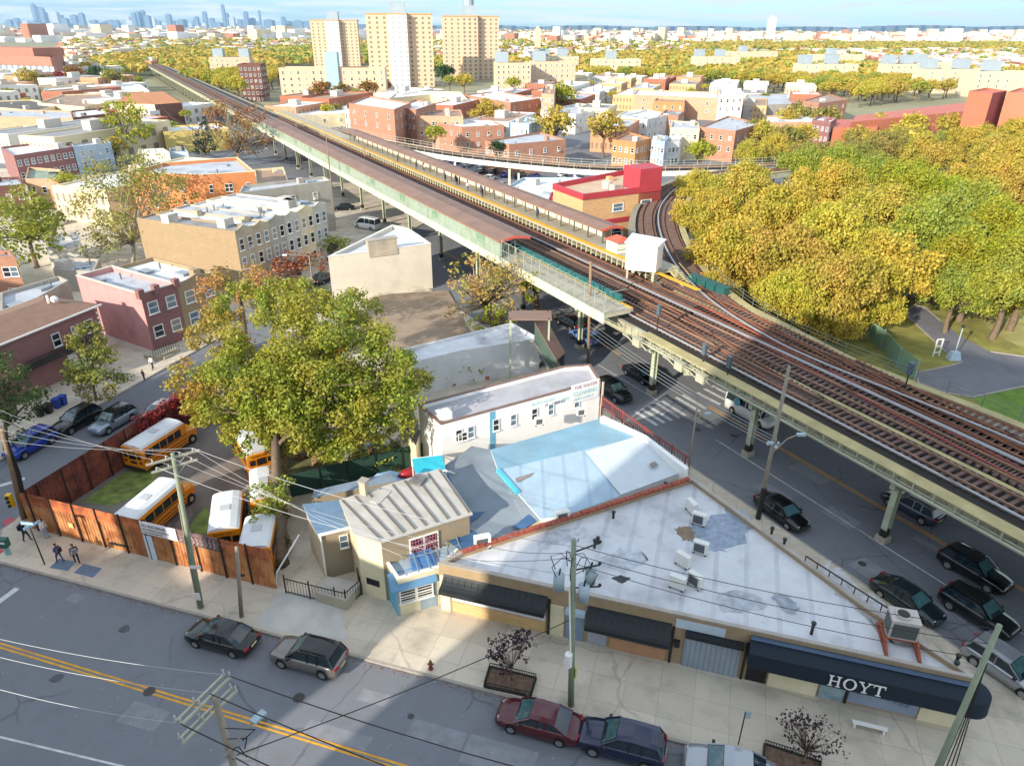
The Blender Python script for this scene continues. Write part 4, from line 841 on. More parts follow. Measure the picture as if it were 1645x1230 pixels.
b.build('treads', m_plat, ss); b = MB(); c0 = P(862, 506, 7.6) - so2; b.hexa([c0 + Vector((*p_, -.12)) for p_ in ((-3, -1.3), (1.6, -1.3), (1.6, 1.4), (-3, 1.4))], [c0 + Vector((*p_, 0)) for p_ in ((-3, -1.3), (1.6, -1.3), (1.6, 1.4), (-3, 1.4))]); b.build('landing_roof', m_brown, ss)
b = MB(); [b.bar((c0.x + x, c0.y + y, c0.z), (c0.x + x, c0.y + y, -so2.z), .2) for x, y in ((-2.8, -1.1), (1.3, -1.1), (1.3, 1.2), (-2.8, 1.2))]; b.build('post', m_green, ss)
# ---- pizza triangle: white three storey wedge
wd = bld('white_wedge_building', 'white wedge shaped building with a stained chimney block and silvery roof', 'building', [(527, 413), (692, 392), (672, 378), (655, 367), (630, 362)], 6.8, M('offwhite_stucco', 'd6cdbb', .8, .06, .4, stain=.15), M('silver_roof', 'c6cbd4', .5, .1, .5, stain=.15), .45, .3, M('white_coping', 'd9d7d2', .6, .05, 1))
lp, zt_ = root_info[wd.name]; wl_ = lp[1][0]
b = MB(); b.box(wl_ * .38, wl_ * .66, -.12, 1.0, 6.0, 8.3); b.build('chimney_block', M('stained_stucco', 'b3a795', .85, .12, .8, stain=.3), wd); b = MB(); b.box(wl_ * .37, wl_ * .67, -.2, 1.1, 8.3, 8.45); b.build('chimney_cap', m_cop, wd)
# ---- metal roofed house with its wings
m_siding = M('cream_siding', 'c4b294', .75, .06, .5, kind='stripe', k=(200, 1)); m_mroof = M('standing_seam_roof', 'b8b4ab', .6, .1, .6, stain=.35)
zh = 5.2
mh = bld('metal_roofed_house', 'cream house with a grey standing seam metal roof and red framed window', 'house', [(572, 858), (612, 870), (754, 826), (706, 757), (550, 806)], zh, m_siding, m_mroof, 0, .2, wm={0: m_creamw})
lp, zt_ = root_info[mh.name]; A3, B3, C3, D3, E3 = [Vector(p) for p in lp]
ov = inset(lp, -.18); b = MB(); b.prism(ov, zh + .01, zh + .14); b.build('roof_sheet', m_mroof, mh)
b = MB(); dx = (C3 - B3); nseam = 8
for i in range(nseam + 1):
    t = i / nseam; p0 = B3 + dx * t; p1 = (E3 + (D3 - E3) * t); b.bar((*p0, zh + .2), (*p1, zh + .16), .13, .05)
b.build('roof_seam', M('seam_dark', '6d6660', .6, .1, 1), mh)
b = MB(); b.box(-.25, .25, -.25, .25, 0, 1.1); c_ = b.build('chimney', M('chimney_render', 'b3a691', .8, .1, 1), mh); c_.location = (*(E3 + (D3 - E3) * .22 + Vector((0, 0))), zh + .1); MB().box(-.32, .32, -.32, .32, 1.1, 1.2).build('chimney_cap', m_cop, c_)
b = MB(); q0 = E3 + (D3 - E3) * .86; b.box(q0.x - .6, q0.x + .4, q0.y - 1.6, q0.y - .6, zh + .14, zh + .35); b.build('skylight', M('skylight_glass', '6d6a66', .2, .3, 3), mh)
q0 = E3 + (D3 - E3) * .5; b = MB(); b.box(q0.x - .4, q0.x + .4, q0.y - 2.4, q0.y - .8, zh + .14, zh + .2); b.build('roof_hatch', m_mroof, mh)
d_ = (C3 - B3).normalized(); nn = Vector((d_.y, -d_.x)); ang_ = math.atan2(d_.y, d_.x)
m_rf = M('pinkred_frame', 'b06673', .5, .1, 1)
for t in (.36, .62):
    p_ = B3 + d_ * (1.0 + 3.9 * t) + nn * .04; w_ = window(mh, (p_.x, p_.y, 3.2), ang_, 1.05, 1.5, True)
    bb = MB(); [bb.box(x_ - .02, x_ + .02, -.08, -.05, .05, .95) for x_ in (-.3, -.1, .1, .3)]; [bb.box(-.45, .45, -.08, -.05, z_ - .02, z_ + .02) for z_ in (.2, .4, .6, .8)]; bb.build('window_bars', m_rf, w_)
p_ = Vector(lp[0]) + (Vector(lp[1]) - Vector(lp[0])) * .5; MB().box(p_.x - .5, p_.x + .5, -.06, -.01, 1.2, 1.7).build('meter_panel', m_dark, mh)
sh = bld('side_wing_house', 'small cream house wing with a bluish shingled roof beside the bus yard', 'house', [(513, 858), (562, 846), (550, 806), (490, 813)], 4.1, m_siding, M('blue_shingles', '67829c', .8, .12, 2, stain=.1), 0, .2)
lp2, _ = root_info[sh.name]; b = MB(); b.prism(inset(lp2, -.15), 4.11, 4.22); b.build('roof_sheet', MATS['blue_shingles'], sh); window(sh, (lp2[1][0] * .75, -.03, 2.5), 0, .6, 1.1, True)
b = MB(); b.tube([(0.05, -.1, 0), (0.05, -.1, 4.1)], .07, 6); b.bar((-.1, -.15, 4.15), (lp2[1][0], -.15, 4.15), .15, .15); b.build('downpipe', m_white, sh)
rg = bld('long_rear_lean_to', 'long low lean to with a grey blue felt roof behind the metal roofed house', 'lean-to', [(500, 800), (640, 772), (625, 760), (505, 787)], 3.0, m_siding, M('grey_blue_felt', '7f8fa0', .8, .15, .8, stain=.2), 0)
# glass roofed front extension and turquoise porch
ex = bld('front_extension', 'low front extension with a wired glass skylight and white fascia', 'house extension', [(639, 930), (707, 911), (743, 876), (722, 856), (612, 890)], 3.3, m_creamw, M('grey_blue_flat_roof', '9fb0bd', .7, .12, 1, stain=.15), .15, .12, m_white)
lpx, _ = root_info[ex.name]; b = MB(); cx = sum(p[0] for p in lpx) / 5; cy = sum(p[1] for p in lpx) / 5
b.add([(cx - 1.3, cy - 1.2, 3.25), (cx + .3, cy - 1.2, 3.25), (cx + .5, cy + .9, 3.6), (cx - 1.1, cy + .9, 3.6)], [(0, 1, 2, 3)]); b.build('skylight', M('blue_skylight', '4d78ad', .15, .2, 1), ex)
b = MB()
for i in range(6): x = cx - 1.8 + i * .8; b.bar((x, cy - 1.5, 3.4), (x + .2, cy + 1.6, 3.75), .05)
for j in range(3): y = cy - 1.3 + j * 1.2; b.bar((cx - 1.9, y, 3.42 + j * .12), (cx + 2.3, y, 3.42 + j * .12), .05)
b.build('skylight_frame', M('grey_frame', '8c9aa3', .5, .1, 1), ex)
pp_ = [V2(P(640, 992)), V2(P(703, 974)), V2(P(706, 950)), V2(P(617, 948))]
po = bldw('turquoise_porch', 'turquoise painted corner porch with barred windows under the front extension', 'porch', pp_, 2.75, M('turquoise_wall', '5fb0cb', .6, .08, 1, stain=.1), M('steel_blue_awning', '5f89ac', .5, .1, 1), 0, .1, wm={0: M('porch_grey', '8fa0ab', .6, .1, 1)})
lpp, _ = root_info[po.name]; b = MB(); b.hexa([(-.35, -.45, 2.6), (lpp[1][0], -.45, 2.6), (lpp[1][0], .8, 3.1), (-.35, .8, 3.1)], [(-.35, -.45, 2.68), (lpp[1][0], -.45, 2.68), (lpp[1][0], .8, 3.2), (-.35, .8, 3.2)]); b.build('awning', MATS['steel_blue_awning'], po)
for i in range(2):
    w_ = window(po, (lpp[1][0] * (.28 + .42 * i), -.03, 1.2), 0, 1.15, 1.1, True); bb = MB(); [bb.box(-.5, .5, -.1, -.06, z_, z_ + .04) for z_ in (.15, .35, .55, .75, .95)]; bb.build('window_bars', m_white, w_)
# turquoise awning frame hut
tk = P(700, 762, 3.2); tt = empty('rooftop_shelter', tk, .25, 'white framed shelter with a turquoise canvas top beside the metal roof', 'shelter'); b = MB(); b.hexa([(-1.7, -1.0, .9), (.7, -1.0, .9), (.7, 1.0, 1.1), (-1.7, 1.0, 1.1)], [(-1.7, -1.0, .95), (.7, -1.0, .95), (.7, 1.0, 1.15), (-1.7, 1.0, 1.15)]); b.build('canvas_top', M('turquoise_canvas', '2fb2c6', .6, .1, 2), tt)
b = MB(); [b.bar((x, y, .95), (x, y, -3.0), .09) for x in (-1.7, .7) for y in (-1, 1)]; b.bar((.7, -1, .95), (1.9, -1, .2), .08); b.bar((.7, 1, 1.1), (1.9, 1, .2), .08); b.bar((1.9, -1, .2), (1.9, 1, .2), .08); b.bar((-1.7, -1, .95), (.7, -1, .95), .1); b.bar((-1.7, 1, 1.1), (.7, 1, 1.1), .1); b.build('frame', m_white, tt)
# patio umbrella, green fence, yard clutter
um = P(623, 772, 2.2); uo = empty('patio_parasol', um, 0, 'pale blue patio parasol open behind the metal roofed house', 'parasol'); b = MB(); n = 8; R_ = 1.5
b.add([(R_ * math.cos(2 * math.pi * i / n), R_ * math.sin(2 * math.pi * i / n), 0) for i in range(n)] + [(0, 0, .55)], [(i, (i + 1) % n, n) for i in range(n)]); b.build('canopy', M('pale_blue_canvas', '9cc0e2', .7, .06, 1), uo); MB().tube([(0, 0, -2.1), (0, 0, .6)], .04).build('pole', m_white, uo)
gf0, gf1 = P(470, 800), P(608, 765); gfd = (gf1 - gf0); gf = empty('green_fence', gf0, math.atan2(gfd.y, gfd.x), 'dark green screened fence between the overgrown yard and the rear roof', 'fence'); b = MB(); b.box(0, gfd.length + 5, -.03, .03, 0, 2.3); b.build('screen', M('green_screen', '1f4238', .9, .15, .7), gf); b = MB(); [b.bar((i * 2.4, -.06, 0), (i * 2.4, -.06, 2.4), .08) for i in range(int((gfd.length + 5) / 2.4) + 1)]; b.build('post', m_blkp, gf)
jl = ['white_junk', 'blue_tarp', 'wood_junk', 'rust_junk', 'grey_junk']; jc = ['d5d5d0', '5f86a8', '8b6f50', '9b5240', '77787a']
for i in range(34):
    x, y = rnd.uniform(475, 660), rnd.uniform(690, 745); x += (740 - y) * .1; p = P(x, y, .2); s = rnd.uniform(.15, .5); r = empty('yard_junk', p, rnd.uniform(0, 3), 'scattered household junk in the overgrown yard under the big tree', 'junk', 'junk in the yard')
    bb = MB(); bb.box(-s, s, -s * .6, s * .6, 0, s * .8); bb.box(-s * .4, s * 1.2, -s * .2, s * .8, s * .2, s); bb.build('junk_heap', M(jl[i % 5], jc[i % 5], .8, .15, 3), r)
sw_ = bld('shed', 'narrow cream shed with a dark roof left of the white painted building', 'shed', [(640, 672), (668, 716), (676, 690), (655, 640)], 3.4, m_creamw, M('dark_felt', '5f5a58', .9, .2, 1), 0)
rc = empty('red_kayak', P(661, 760, 2.4), .5, 'red upturned boat shell leaning beside the turquoise shelter', 'boat'); b = MB(); b.tube([(-1.2, 0, 0), (-.6, 0, .1), (.4, 0, .15), (1.2, 0, 0)], [.1, .4, .42, .12], 8); b.build('hull', M('red_plastic', '97232c', .4, .1, 1), rc, True)
# ---- rusty corrugated fences round the bus yard
m_rustf = M('rusty_corrugated', 'c48a58', .85, .18, .6, kind='rust', col2='a06238', k=(2.2, 1), bump=.5); m_ruf2 = M('red_rusty_corrugated', '8a4a38', .85, .18, .6, kind='rust', col2='5e3029', k=(2.2, 1), bump=.5)
def corr(L, h0, h1, z0=.13, step=.14, amp=.035):
    b = MB(); n = int(L / step)
    for i in range(n):
        xa, xb = L * i / n, L * (i + 1) / n; ya_, yb_ = (amp if i % 2 else -amp), (-amp if i % 2 else amp); ha, hb = h0 + (h1 - h0) * i / n, h0 + (h1 - h0) * (i + 1) / n
        b.face((xa, ya_, z0), (xb, yb_, z0), (xb, yb_, hb), (xa, ya_, ha))
    return b
HF = 3.55
ff = empty('rusty_fence', (*FA, 0), math.atan2((FB - FA).y, (FB - FA).x), 'long rust streaked corrugated metal fence along the avenue pavement', 'fence', 'bus yard fences'); L_ = (FB - FA).length
corr(L_, HF, HF).build('corrugated_sheet', m_rustf, ff)
b = MB(); x = .8
while x < L_: b.bar((x, -.09, .1), (x, -.09, HF + .15), .09); x += 2.15
b.bar((0, .06, HF - .2), (L_, .06, HF - .2), .1); b.build('post', M('dark_fence_post', '2d221e', .8, .2, 2), ff)
b = MB(); b.box(0, L_, -.06, -.045, HF - .95, HF + .03); b.build('sunlit_top_sheet', M('sunlit_orange_rust', 'c87444', .85, .2, 1.2, kind='rust', col2='8f4a2e', k=(2.2, 1)), ff)  # orange sheet paints low sunlight onto the rusty fence top
xg = ((V2(P(256, 897)) - FA).dot((FB - FA).normalized())); b = MB(); b.box(xg - .55, xg + .2, -.13, -.08, .15, 2.35); b.build('white_door', M('chalky_door', 'c3d0dc', .6, .08, 1), ff)
xs0 = xg - .5; b = MB(); b.box(xs0, xs0 + 3.1, -.16, -.1, 2.55, 3.6); sg = b.build('sign_board', M('notice_board', 'e4dfe2', .6, .05, 1), ff)
txt('ALL BUS REPAIR', .3, M('sign_ink', '3c3c44', .7), ff, (xs0 + .12, -.17, 3.2), name='lettering'); txt('NO PARKING DRIVEWAY', .21, MATS['sign_ink'], ff, (xs0 + .12, -.17, 2.9)); txt('CALL FOR SERVICE', .21, MATS['sign_ink'], ff, (xs0 + .12, -.17, 2.65))
b = MB(); b.box(xs0 + 3.2, xs0 + 6.6, -.13, -.08, 2.45, 3.6); b.build('graffiti_board', M('graffiti_board', '6a5856', .8, .3, 1.5), ff)
b = MB()
for i in range(9):
    x = xs0 + 3.35 + i * .35; b.tube([(x, -.15, 2.6), (x + .12, -.15, 3.0), (x + .02, -.15, 3.2), (x + .18, -.15, 3.45)], .035, 4); b.tube([(x + .05, -.15, 2.7), (x + .22, -.15, 2.85)], .03, 4)
b.build('graffiti', M('graffiti_pink', 'c9a9a8', .7, .1, 1), ff)
b = MB(); b.box(4.2, 4.65, -.11, -.09, 1.3, 1.75); b.build('yellow_notice', M('yellow_notice', 'd0b273', .7), ff)
f2 = empty('rusty_fence', (*f3a, 0), math.atan2(f3d.y, f3d.x), 'dark red corrugated metal fence along the side street, overgrown with red creeper', 'fence', 'bus yard fences'); L2 = (f3b - f3a).length + 3
corr(L2, HF, HF).build('corrugated_sheet', m_ruf2, f2); b = MB(); x = 1
while x < L2: b.bar((x, -.08, .1), (x, -.08, HF), .08); x += 2.15
b.build('post', MATS['dark_fence_post'], f2)
e3 = V2(P(450, 948)); wp = empty('white_pipe_frame', P(443, 948), 0, 'white bent pipe frame at the end of the rusty fence', 'pipe'); MB().tube([(0, 0, 0), (.1, .5, 1.2), (1.3, 2.6, 2.8)], .06).build('pipe', m_white, wp)
# iron gate and low fence in front of the little yard
def ironfence(px, h, lab, grp='black iron fences', step=.22, mat=m_blkp):
    pts = [P(x, y, .13) for x, y in px]; r = empty('iron_fence', pts[0], 0, lab, 'fence', grp); b = MB(); q = [p - pts[0] for p in pts]
    for a_, c_ in zip(q[:-1], q[1:]):
        for z in (.15, h): b.bar(a_ + Vector((0, 0, z)), c_ + Vector((0, 0, z)), .05)
        n = max(1, int((c_ - a_).length / step)); [b.bar(a_ + (c_ - a_) * (i / n), a_ + (c_ - a_) * (i / n) + Vector((0, 0, h + .08)), .025) for i in range(n + 1)]
        b.bar(a_, a_ + Vector((0, 0, h + .3)), .08)
    b.bar(q[-1], q[-1] + Vector((0, 0, h + .2)), .08); b.build('ironwork', mat, r); return r
ironfence([(460, 952), (499, 962), (540, 972), (557, 976)], 1.3, 'black iron fence across the small front yard'); ironfence([(557, 976), (581, 955), (577, 938)], 1.3, 'black iron fence returning toward the cream house wall')
gd = bld('low_canopy', 'small concrete slab canopy over the basement entry of the front yard', 'canopy', [(505, 950), (556, 965), (580, 935), (525, 925)], 1.0, m_plat, M('canopy_slab', 'aaa69e', .8, .1, 1, stain=.2), 0)
# litter, leaves along the gutter and pavement details
b = MB(); g_ = random.Random(21); kd = k1d
for i in range(900):
    t = g_.random(); s = 60 * t; q = k1a + k1d * (s - 8) - perpL(k1d) * abs(g_.gauss(0, .22)) - perpL(k1d) * .02; r_ = g_.uniform(.03, .07); a_ = g_.uniform(0, 3); u = Vector((math.cos(a_), math.sin(a_))) * r_; v = perpL(u) * .6
    b.face(*[(*(q + x), .012) for x in (-u, -v, u, v)])
tag(b.build('fallen_leaves', M('dead_leaves', '7a4f30', .9, .3, 3)), 'brown fallen leaves drifted along the avenue kerb', 'leaves', kind='stuff')
b = MB()
for i in range(500):
    q = A_ + k1d * g_.uniform(-2, 80) + perpL(k1d) * g_.uniform(-9, 4); r_ = g_.uniform(.02, .06); a_ = g_.uniform(0, 3); u = Vector((math.cos(a_), math.sin(a_))) * r_; v = perpL(u) * .7; z_ = .15 if (q - k1a).dot(perpL(k1d)) > .2 else .012
    b.face(*[(*(q + x), z_) for x in (-u, -v, u, v)])
tag(b.build('litter', M('pale_litter', 'a8a49c', .9, .3, 3)), 'tiny scraps of litter scattered over road and pavement', 'litter', kind='stuff')
# ---------------------------------------------------------------- vehicles
m_tyre = M('tyre_rubber', '1b1b1c', .85, .1, 1); m_rim = M('alloy_rim', 'a9acb0', .3, .05, 1, metal=.7); m_cgl = M('car_glass', '1d2b33', .05, .2, 2, spec=.9); m_wsg = M('windscreen_glass', '3f5f62', .04, .35, 3, spec=1)
m_red_l = M('red_lens', '9a1520', .25, .1, 1); m_head = M('headlight_lens', 'c9d0d4', .12, .1, 1); m_blpl = M('black_plastic', '1e1f20', .5, .1, 1)
def paint(n, c, rough=.28, metal=.25): return M('car_paint_' + n, c, rough, .04, .5, metal=metal, coat=.8)
# stations: x, half width, z bottom, z shoulder, z top(hood/roof base centre)
CARS = {
 'sedan': dict(L=4.75, W=.92, st=[(-2.38, .72, .42, .62, .72), (-2.3, .84, .3, .78, .92), (-1.9, .9, .24, .88, 1.0), (-1.2, .92, .2, .9, 1.0), (0, .93, .19, .89, .98), (.9, .92, .2, .88, .97), (1.6, .9, .22, .8, .86), (2.15, .84, .28, .7, .74), (2.38, .66, .36, .56, .6)],
            gh=[(-1.75, .98), (-1.0, 1.38), (-.1, 1.45), (.35, 1.4), (1.2, .96)], wb=1.38, wr=.33),
 'suv': dict(L=4.7, W=.95, st=[(-2.34, .8, .45, .75, .9), (-2.28, .88, .35, .98, 1.08), (-1.9, .93, .3, 1.02, 1.1), (-1.2, .95, .26, 1.02, 1.1), (0, .95, .26, 1.0, 1.08), (.9, .95, .26, .99, 1.06), (1.6, .93, .28, .93, 1.02), (2.15, .88, .34, .82, .9), (2.35, .72, .42, .66, .72)],
          gh=[(-2.18, 1.08), (-1.85, 1.62), (-.6, 1.7), (.2, 1.64), (1.05, 1.06)], wb=1.4, wr=.37),
 'van': dict(L=5.6, W=1.0, st=[(-2.8, .9, .45, 1.2, 1.3), (-2.75, .97, .35, 1.3, 1.4), (-1.9, 1.0, .3, 1.3, 1.4), (0, 1.0, .28, 1.3, 1.4), (1.2, 1.0, .28, 1.25, 1.35), (1.9, .97, .3, 1.05, 1.15), (2.5, .9, .36, .9, .98), (2.8, .74, .44, .7, .76)],
          gh=[(-2.78, 1.4), (-2.7, 2.3), (0, 2.4), (1.0, 2.3), (1.95, 1.15)], wb=1.7, wr=.38)}
def loft(b, secs, closed=False):
    n = len(secs[0]); base = len(b.v); 
    b.add([p for s in secs for p in s], [(i * n + j, i * n + (j + 1) % n, (i + 1) * n + (j + 1) % n, (i + 1) * n + j) for i in range(len(secs) - 1) for j in range(n if closed else n - 1)])
    if closed: b.f += [tuple(base + j for j in range(n))[::-1], tuple(base + (len(secs) - 1) * n + j for j in range(n))]; b.mi += [b.cur] * 2
def interp(tab, x):
    for a, c in zip(tab[:-1], tab[1:]):
        if a[0] <= x <= c[0]:
            t = (x - a[0]) / (c[0] - a[0]); return [a[i] + (c[i] - a[i]) * t for i in range(1, len(a))]
    return list(tab[0][1:] if x < tab[0][0] else tab[-1][1:])
CM = {}
def car_meshes(kind):
    if kind in CM: return CM[kind]
    k = CARS[kind]; st = k['st']; b = MB(); secs = []
    xs_ = sorted(set([s[0] for s in st] + [s * k['wb'] + d for s in (-1, 1) for d in (-k['wr'] - .06, -k['wr'] * .6, 0, k['wr'] * .6, k['wr'] + .06)]))
    for x in xs_:
        w, zb, zs, zt = interp(st, x); arch = 0
        for s in (-1, 1):
            d = abs(x - s * k['wb'])
            if d < k['wr'] + .05: arch = max(arch, math.sqrt(max(0, (k['wr'] + .06) ** 2 - d * d)) + k['wr'] - zb + .0)
        za = zb + arch if arch > 0 else zb
        za = min(za, zs - .12)
        secs.append([(x, -w * .9, za), (x, -w * .985, za + .03), (x, -w, (za + zs) / 2), (x, -w * .97, zs - .03), (x, -w * .88, zs + (zt - zs) * .7), (x, -w * .45, zt), (x, w * .45, zt), (x, w * .88, zs + (zt - zs) * .7), (x, w * .97, zs - .03), (x, w, (za + zs) / 2), (x, w * .985, za + .03), (x, w * .9, za)])
    loft(b, secs, True); body = b.mesh('body', m_white, True)
    u = MB(); u.box(-k['L'] / 2 + .35, k['L'] / 2 - .35, -k['W'] * .8, k['W'] * .8, .16, .5); under = u.mesh('chassis', m_blpl)
    # greenhouse: glass ring, roof cap, pillars
    g = k['gh']; rw = k['W'] * .74; bw = k['W'] * .9
    def gw(z): zb = g[0][1]; zt = g[2][1]; return bw + (rw - bw) * min(1, max(0, (z - zb) / (zt - zb)))
    gl = MB(); secs = []
    for i in range(len(g) - 1):
        for t in ((0, .5) if i else (0, .5)): x = g[i][0] + (g[i + 1][0] - g[i][0]) * t; z = g[i][1] + (g[i + 1][1] - g[i][1]) * t; secs.append((x, z))
    secs.append(g[-1]); zb = interp(st, 0)[2] - .06
    loft(gl, [[(x, -bw, zb), (x, -gw(z), z), (x, -gw(z) * .55, z + .025), (x, gw(z) * .55, z + .025), (x, gw(z), z), (x, bw, zb)] for x, z in secs], True); glass = gl.mesh('windows', m_cgl, False)
    r = MB(); x0, x1 = g[1][0] - .05, g[3][0] + .05; rs = []
    for x, z in ((x0, g[1][1] - .01), (g[1][0] + .3, (g[1][1] * .6 + g[2][1] * .4)), (g[2][0], g[2][1]), (x1, g[3][1])):
        w = gw(z) + .015; rs.append([(x, -w, z - .07), (x, -w, z + .012), (x, -w * .6, z + .05), (x, w * .6, z + .05), (x, w, z + .012), (x, w, z - .07)])
    loft(r, rs, True)
    roof = r.mesh('roof', m_white, False)
    pl = MB()
    for s in (-1, 1):
        for (xa, za), (xb, zb_) in (((g[0]), (g[1])), ((g[4]), (g[3]))): pl.bar((xa, s * (bw + .0), za - .02), (xb, s * (gw(zb_) + .01), zb_), .09, .07)
        for t in (.36, .68): x = g[1][0] + (g[3][0] - g[1][0]) * t; pl.bar((x, s * (bw + .01), g[0][1] - .03), (x, s * (gw(g[2][1]) + .01), g[2][1] - .04), .07, .05)
    pil = pl.mesh('pillars', m_white)
    ws = MB(); (xa, za), (xb, zb_) = g[4], g[3]; d = .03; ws.face((xa - .08 + d, -bw * .86, za + .05), (xa - .08 + d, bw * .86, za + .05), (xb + .05 + d, rw * .88, zb_ - .0), (xb + .05 + d, -rw * .88, zb_ - .0)); wsm = ws.mesh('windscreen', m_wsg)
    wh_ = MB(); wh_.tube([(0, -.11, 0), (0, .11, 0)], k['wr'], 16); whm = wh_.mesh('wheel', m_tyre); ri = MB(); ri.tube([(0, -.118, 0), (0, .118, 0)], k['wr'] * .62, 10); rim = ri.mesh('rim', m_rim)
    xf = k['L'] / 2; wf_, _, zf, _ = interp(st, xf - .1); hl = MB(); hl.box(-.13, .02, -.17, .17, -.06, .07); hlm = hl.mesh('headlight', m_head); tlm = MB().box(-.02, .12, -.2, .16, -.08, .1).mesh('taillight', m_red_l)
    mir = MB().box(-.1, .06, -.1, .1, -.05, .09).mesh('mirror', m_blpl); pltm = MB().box(-.01, .01, -.26, .26, -.06, .06).mesh('number_plate', M('plate_yellowish', 'd8cf9a', .5, .05, 1)); rail = MB(); [rail.bar((g[1][0] + .2, s * rw * .85, g[2][1] + .09), (g[3][0] - .1, s * rw * .85, g[3][1] + .09), .05) for s in (-1, 1)]; railm = rail.mesh('roof_rail', m_blpl)
    CM[kind] = (k, body, under, glass, roof, pil, wsm, whm, rim, hlm, tlm, mir, pltm, railm, zf, wf_); return CM[kind]
def car(kind, pm, x, y, az, label, cat='car', group=None, rails=False, roofm=None, bars=False, z=0, px=True, moving=None):
    k, body, under, glass, roof, pil, wsm, whm, rim, hlm, tlm, mir, pltm, railm, zf, wf_ = car_meshes(kind)
    p = P(x, y, z) if px else Vector((x, y, z)); r = empty('parked_car' if cat == 'car' else cat.replace(' ', '_'), p, az, label, cat, group)
    def part(n, me, m=None, loc=None, rz=0, par=None, sc_=None):
        if m is not None:
            key = (me.name, m.name)
            if key not in CM: q = me.copy(); q.materials.clear(); q.materials.append(m); CM[key] = q
            me = CM[key]
        return mk(n, me, par or r, loc, rz, sc_)
    part('body', body, pm); part('chassis', under); part('windows', glass); part('roof', roof, roofm or pm); part('pillars', pil, roofm or pm); part('windscreen', wsm)
    for sx in (-1, 1):
        for sy in (-1, 1): w_ = part('wheel', whm, None, (sx * k['wb'], sy * (k['W'] - .12), k['wr'])); part('rim', rim, None, None, 0, w_)
    for sy in (-1, 1):
        part('headlight', hlm, None, (k['L'] / 2 - .2, sy * (k['W'] - .3), zf + .02), sy * .35); part('taillight', tlm, None, (-k['L'] / 2 + .03, sy * (k['W'] - .27), .78 if kind != 'suv' else .95), -sy * .2)
        part('mirror', mir, None, (k['gh'][4][0] - .25, sy * (k['W'] + .06), k['gh'][4][1] + .05))
    part('number_plate', pltm, None, (-k['L'] / 2 - .02, 0, .7))
    if rails: part('roof_rail', railm)
    return r
AV = math.atan2(k1d.y, k1d.x); ST = math.atan2(-k2d.y, -k2d.x) if k2d.y < 0 else math.atan2(k2d.y, k2d.x); SD = math.atan2(c3d.y, c3d.x)
g_p = 'cars parked along the avenue kerb'
car('sedan', paint('black', '0d0e10'), 359, 1032, AV + math.pi, 'black sedan parked by the avenue kerb under the leaning utility pole', group=g_p)
car('suv', paint('taupe', '7c7672', .3, .5), 498, 1064, AV + math.pi, 'taupe grey estate car with a black glass roof parked behind the black sedan', group=g_p, roofm=paint('black', ''), rails=True)
car('sedan', paint('burgundy', '4e0f1c'), 865, 1167, AV + math.pi, 'burgundy sedan parked beside the planter with the purple shrub', group=g_p)
car('suv', paint('navy', '0e1a3c'), 997, 1203, AV + math.pi, 'dark navy sport utility car parked behind the burgundy sedan', group=g_p)
car('sedan', paint('silver', 'a3a8ae', .3, .6), 1170, 1245, AV + math.pi, 'silver sedan cut by the bottom edge of the picture by the bare bush', group=g_p)
g_s = 'cars on the side street'
car('suv', paint('blue', '103a9a'), 52, 722, SD + math.pi, 'bright blue hatchback on the side street outside the rusty fence', group=g_s)
car('suv', paint('black', ''), 126, 684, SD + math.pi - .05, 'black car parked under the street tree by the brick houses', group=g_s, rails=True)
car('suv', paint('silverblue', '8d9aa8', .3, .5), 184, 684, SD + math.pi - .03, 'silver grey sport utility car with a panoramic roof driving down the side street', group=g_s, roofm=paint('black', ''), rails=True)
car('sedan', paint('white', 'd4d4d2', .35, 0), 262, 668, SD + math.pi, 'white car half hidden behind the red creeper on the fence', group=g_s)
g_e = 'cars under the elevated railway'
car('sedan', paint('black', ''), 1254, 830, ST + math.pi - .06, 'glossy black coupe parked by the shop pavement near the wooden pole', group=g_e)
car('suv', paint('slate', '3c4856', .3, .5), 1462, 822, ST, 'slate grey estate car with a pale roof box rack passing behind a railway column', group=g_e, rails=True, roofm=paint('silver', ''))
car('suv', paint('black', ''), 1562, 925, ST + math.pi, 'long black wagon on the yellow centre line at the right edge', group=g_e, rails=True)
car('sedan', paint('darkteal', '1d2a30', .3, .4), 1454, 972, ST + math.pi, 'dark teal grey sedan parked beside the roof tip condenser', group=g_e)
car('suv', paint('darkgreen', '141b1c', .3, .3), 1568, 992, ST + math.pi, 'dark boxy sport utility car with roof bars behind the green pole top', group=g_e, rails=True)
car('suv', paint('silver', ''), 1612, 1085, ST + math.pi, 'silver wagon cut by the right edge beside the tall green pole', group=g_e)
car('suv', paint('darkgreen', ''), 985, 636, ST + math.pi, 'dark green car beside the white painted building end', group=g_e)
car('sedan', paint('black', ''), 1028, 608, ST + math.pi, 'black car in the shade beneath the viaduct near the first crosswalk', group=g_e)
car('suv', paint('bluewhite', '5c7fb5', .3, .2), 938, 548, ST, 'blue and white car in the shade behind the station stair', group=g_e)
car('suv', paint('black', ''), 915, 525, ST, 'black car parked farther along beneath the station', group=g_e)
wv = car('van', paint('white', ''), 1206, 672, ST + math.pi, 'white delivery van with a pale blue round emblem passing under the viaduct', 'delivery van'); wv.name = 'delivery_van'
MB().tube([(-1.2, -1.04, 1.65), (-1.2, -1.0, 1.65)], .42, 16).build('blue_emblem', M('emblem_blue', '5fa3bb', .5, .1, 1), wv)
car('van', paint('white', ''), 590, 368, ST + .5, 'white van driving through the far crosswalk under the station', 'delivery van')
car('sedan', paint('black', ''), 552, 338, ST + 1.2, 'dark car waiting at the far crosswalk beside the station', group='cars beyond the wedge building')
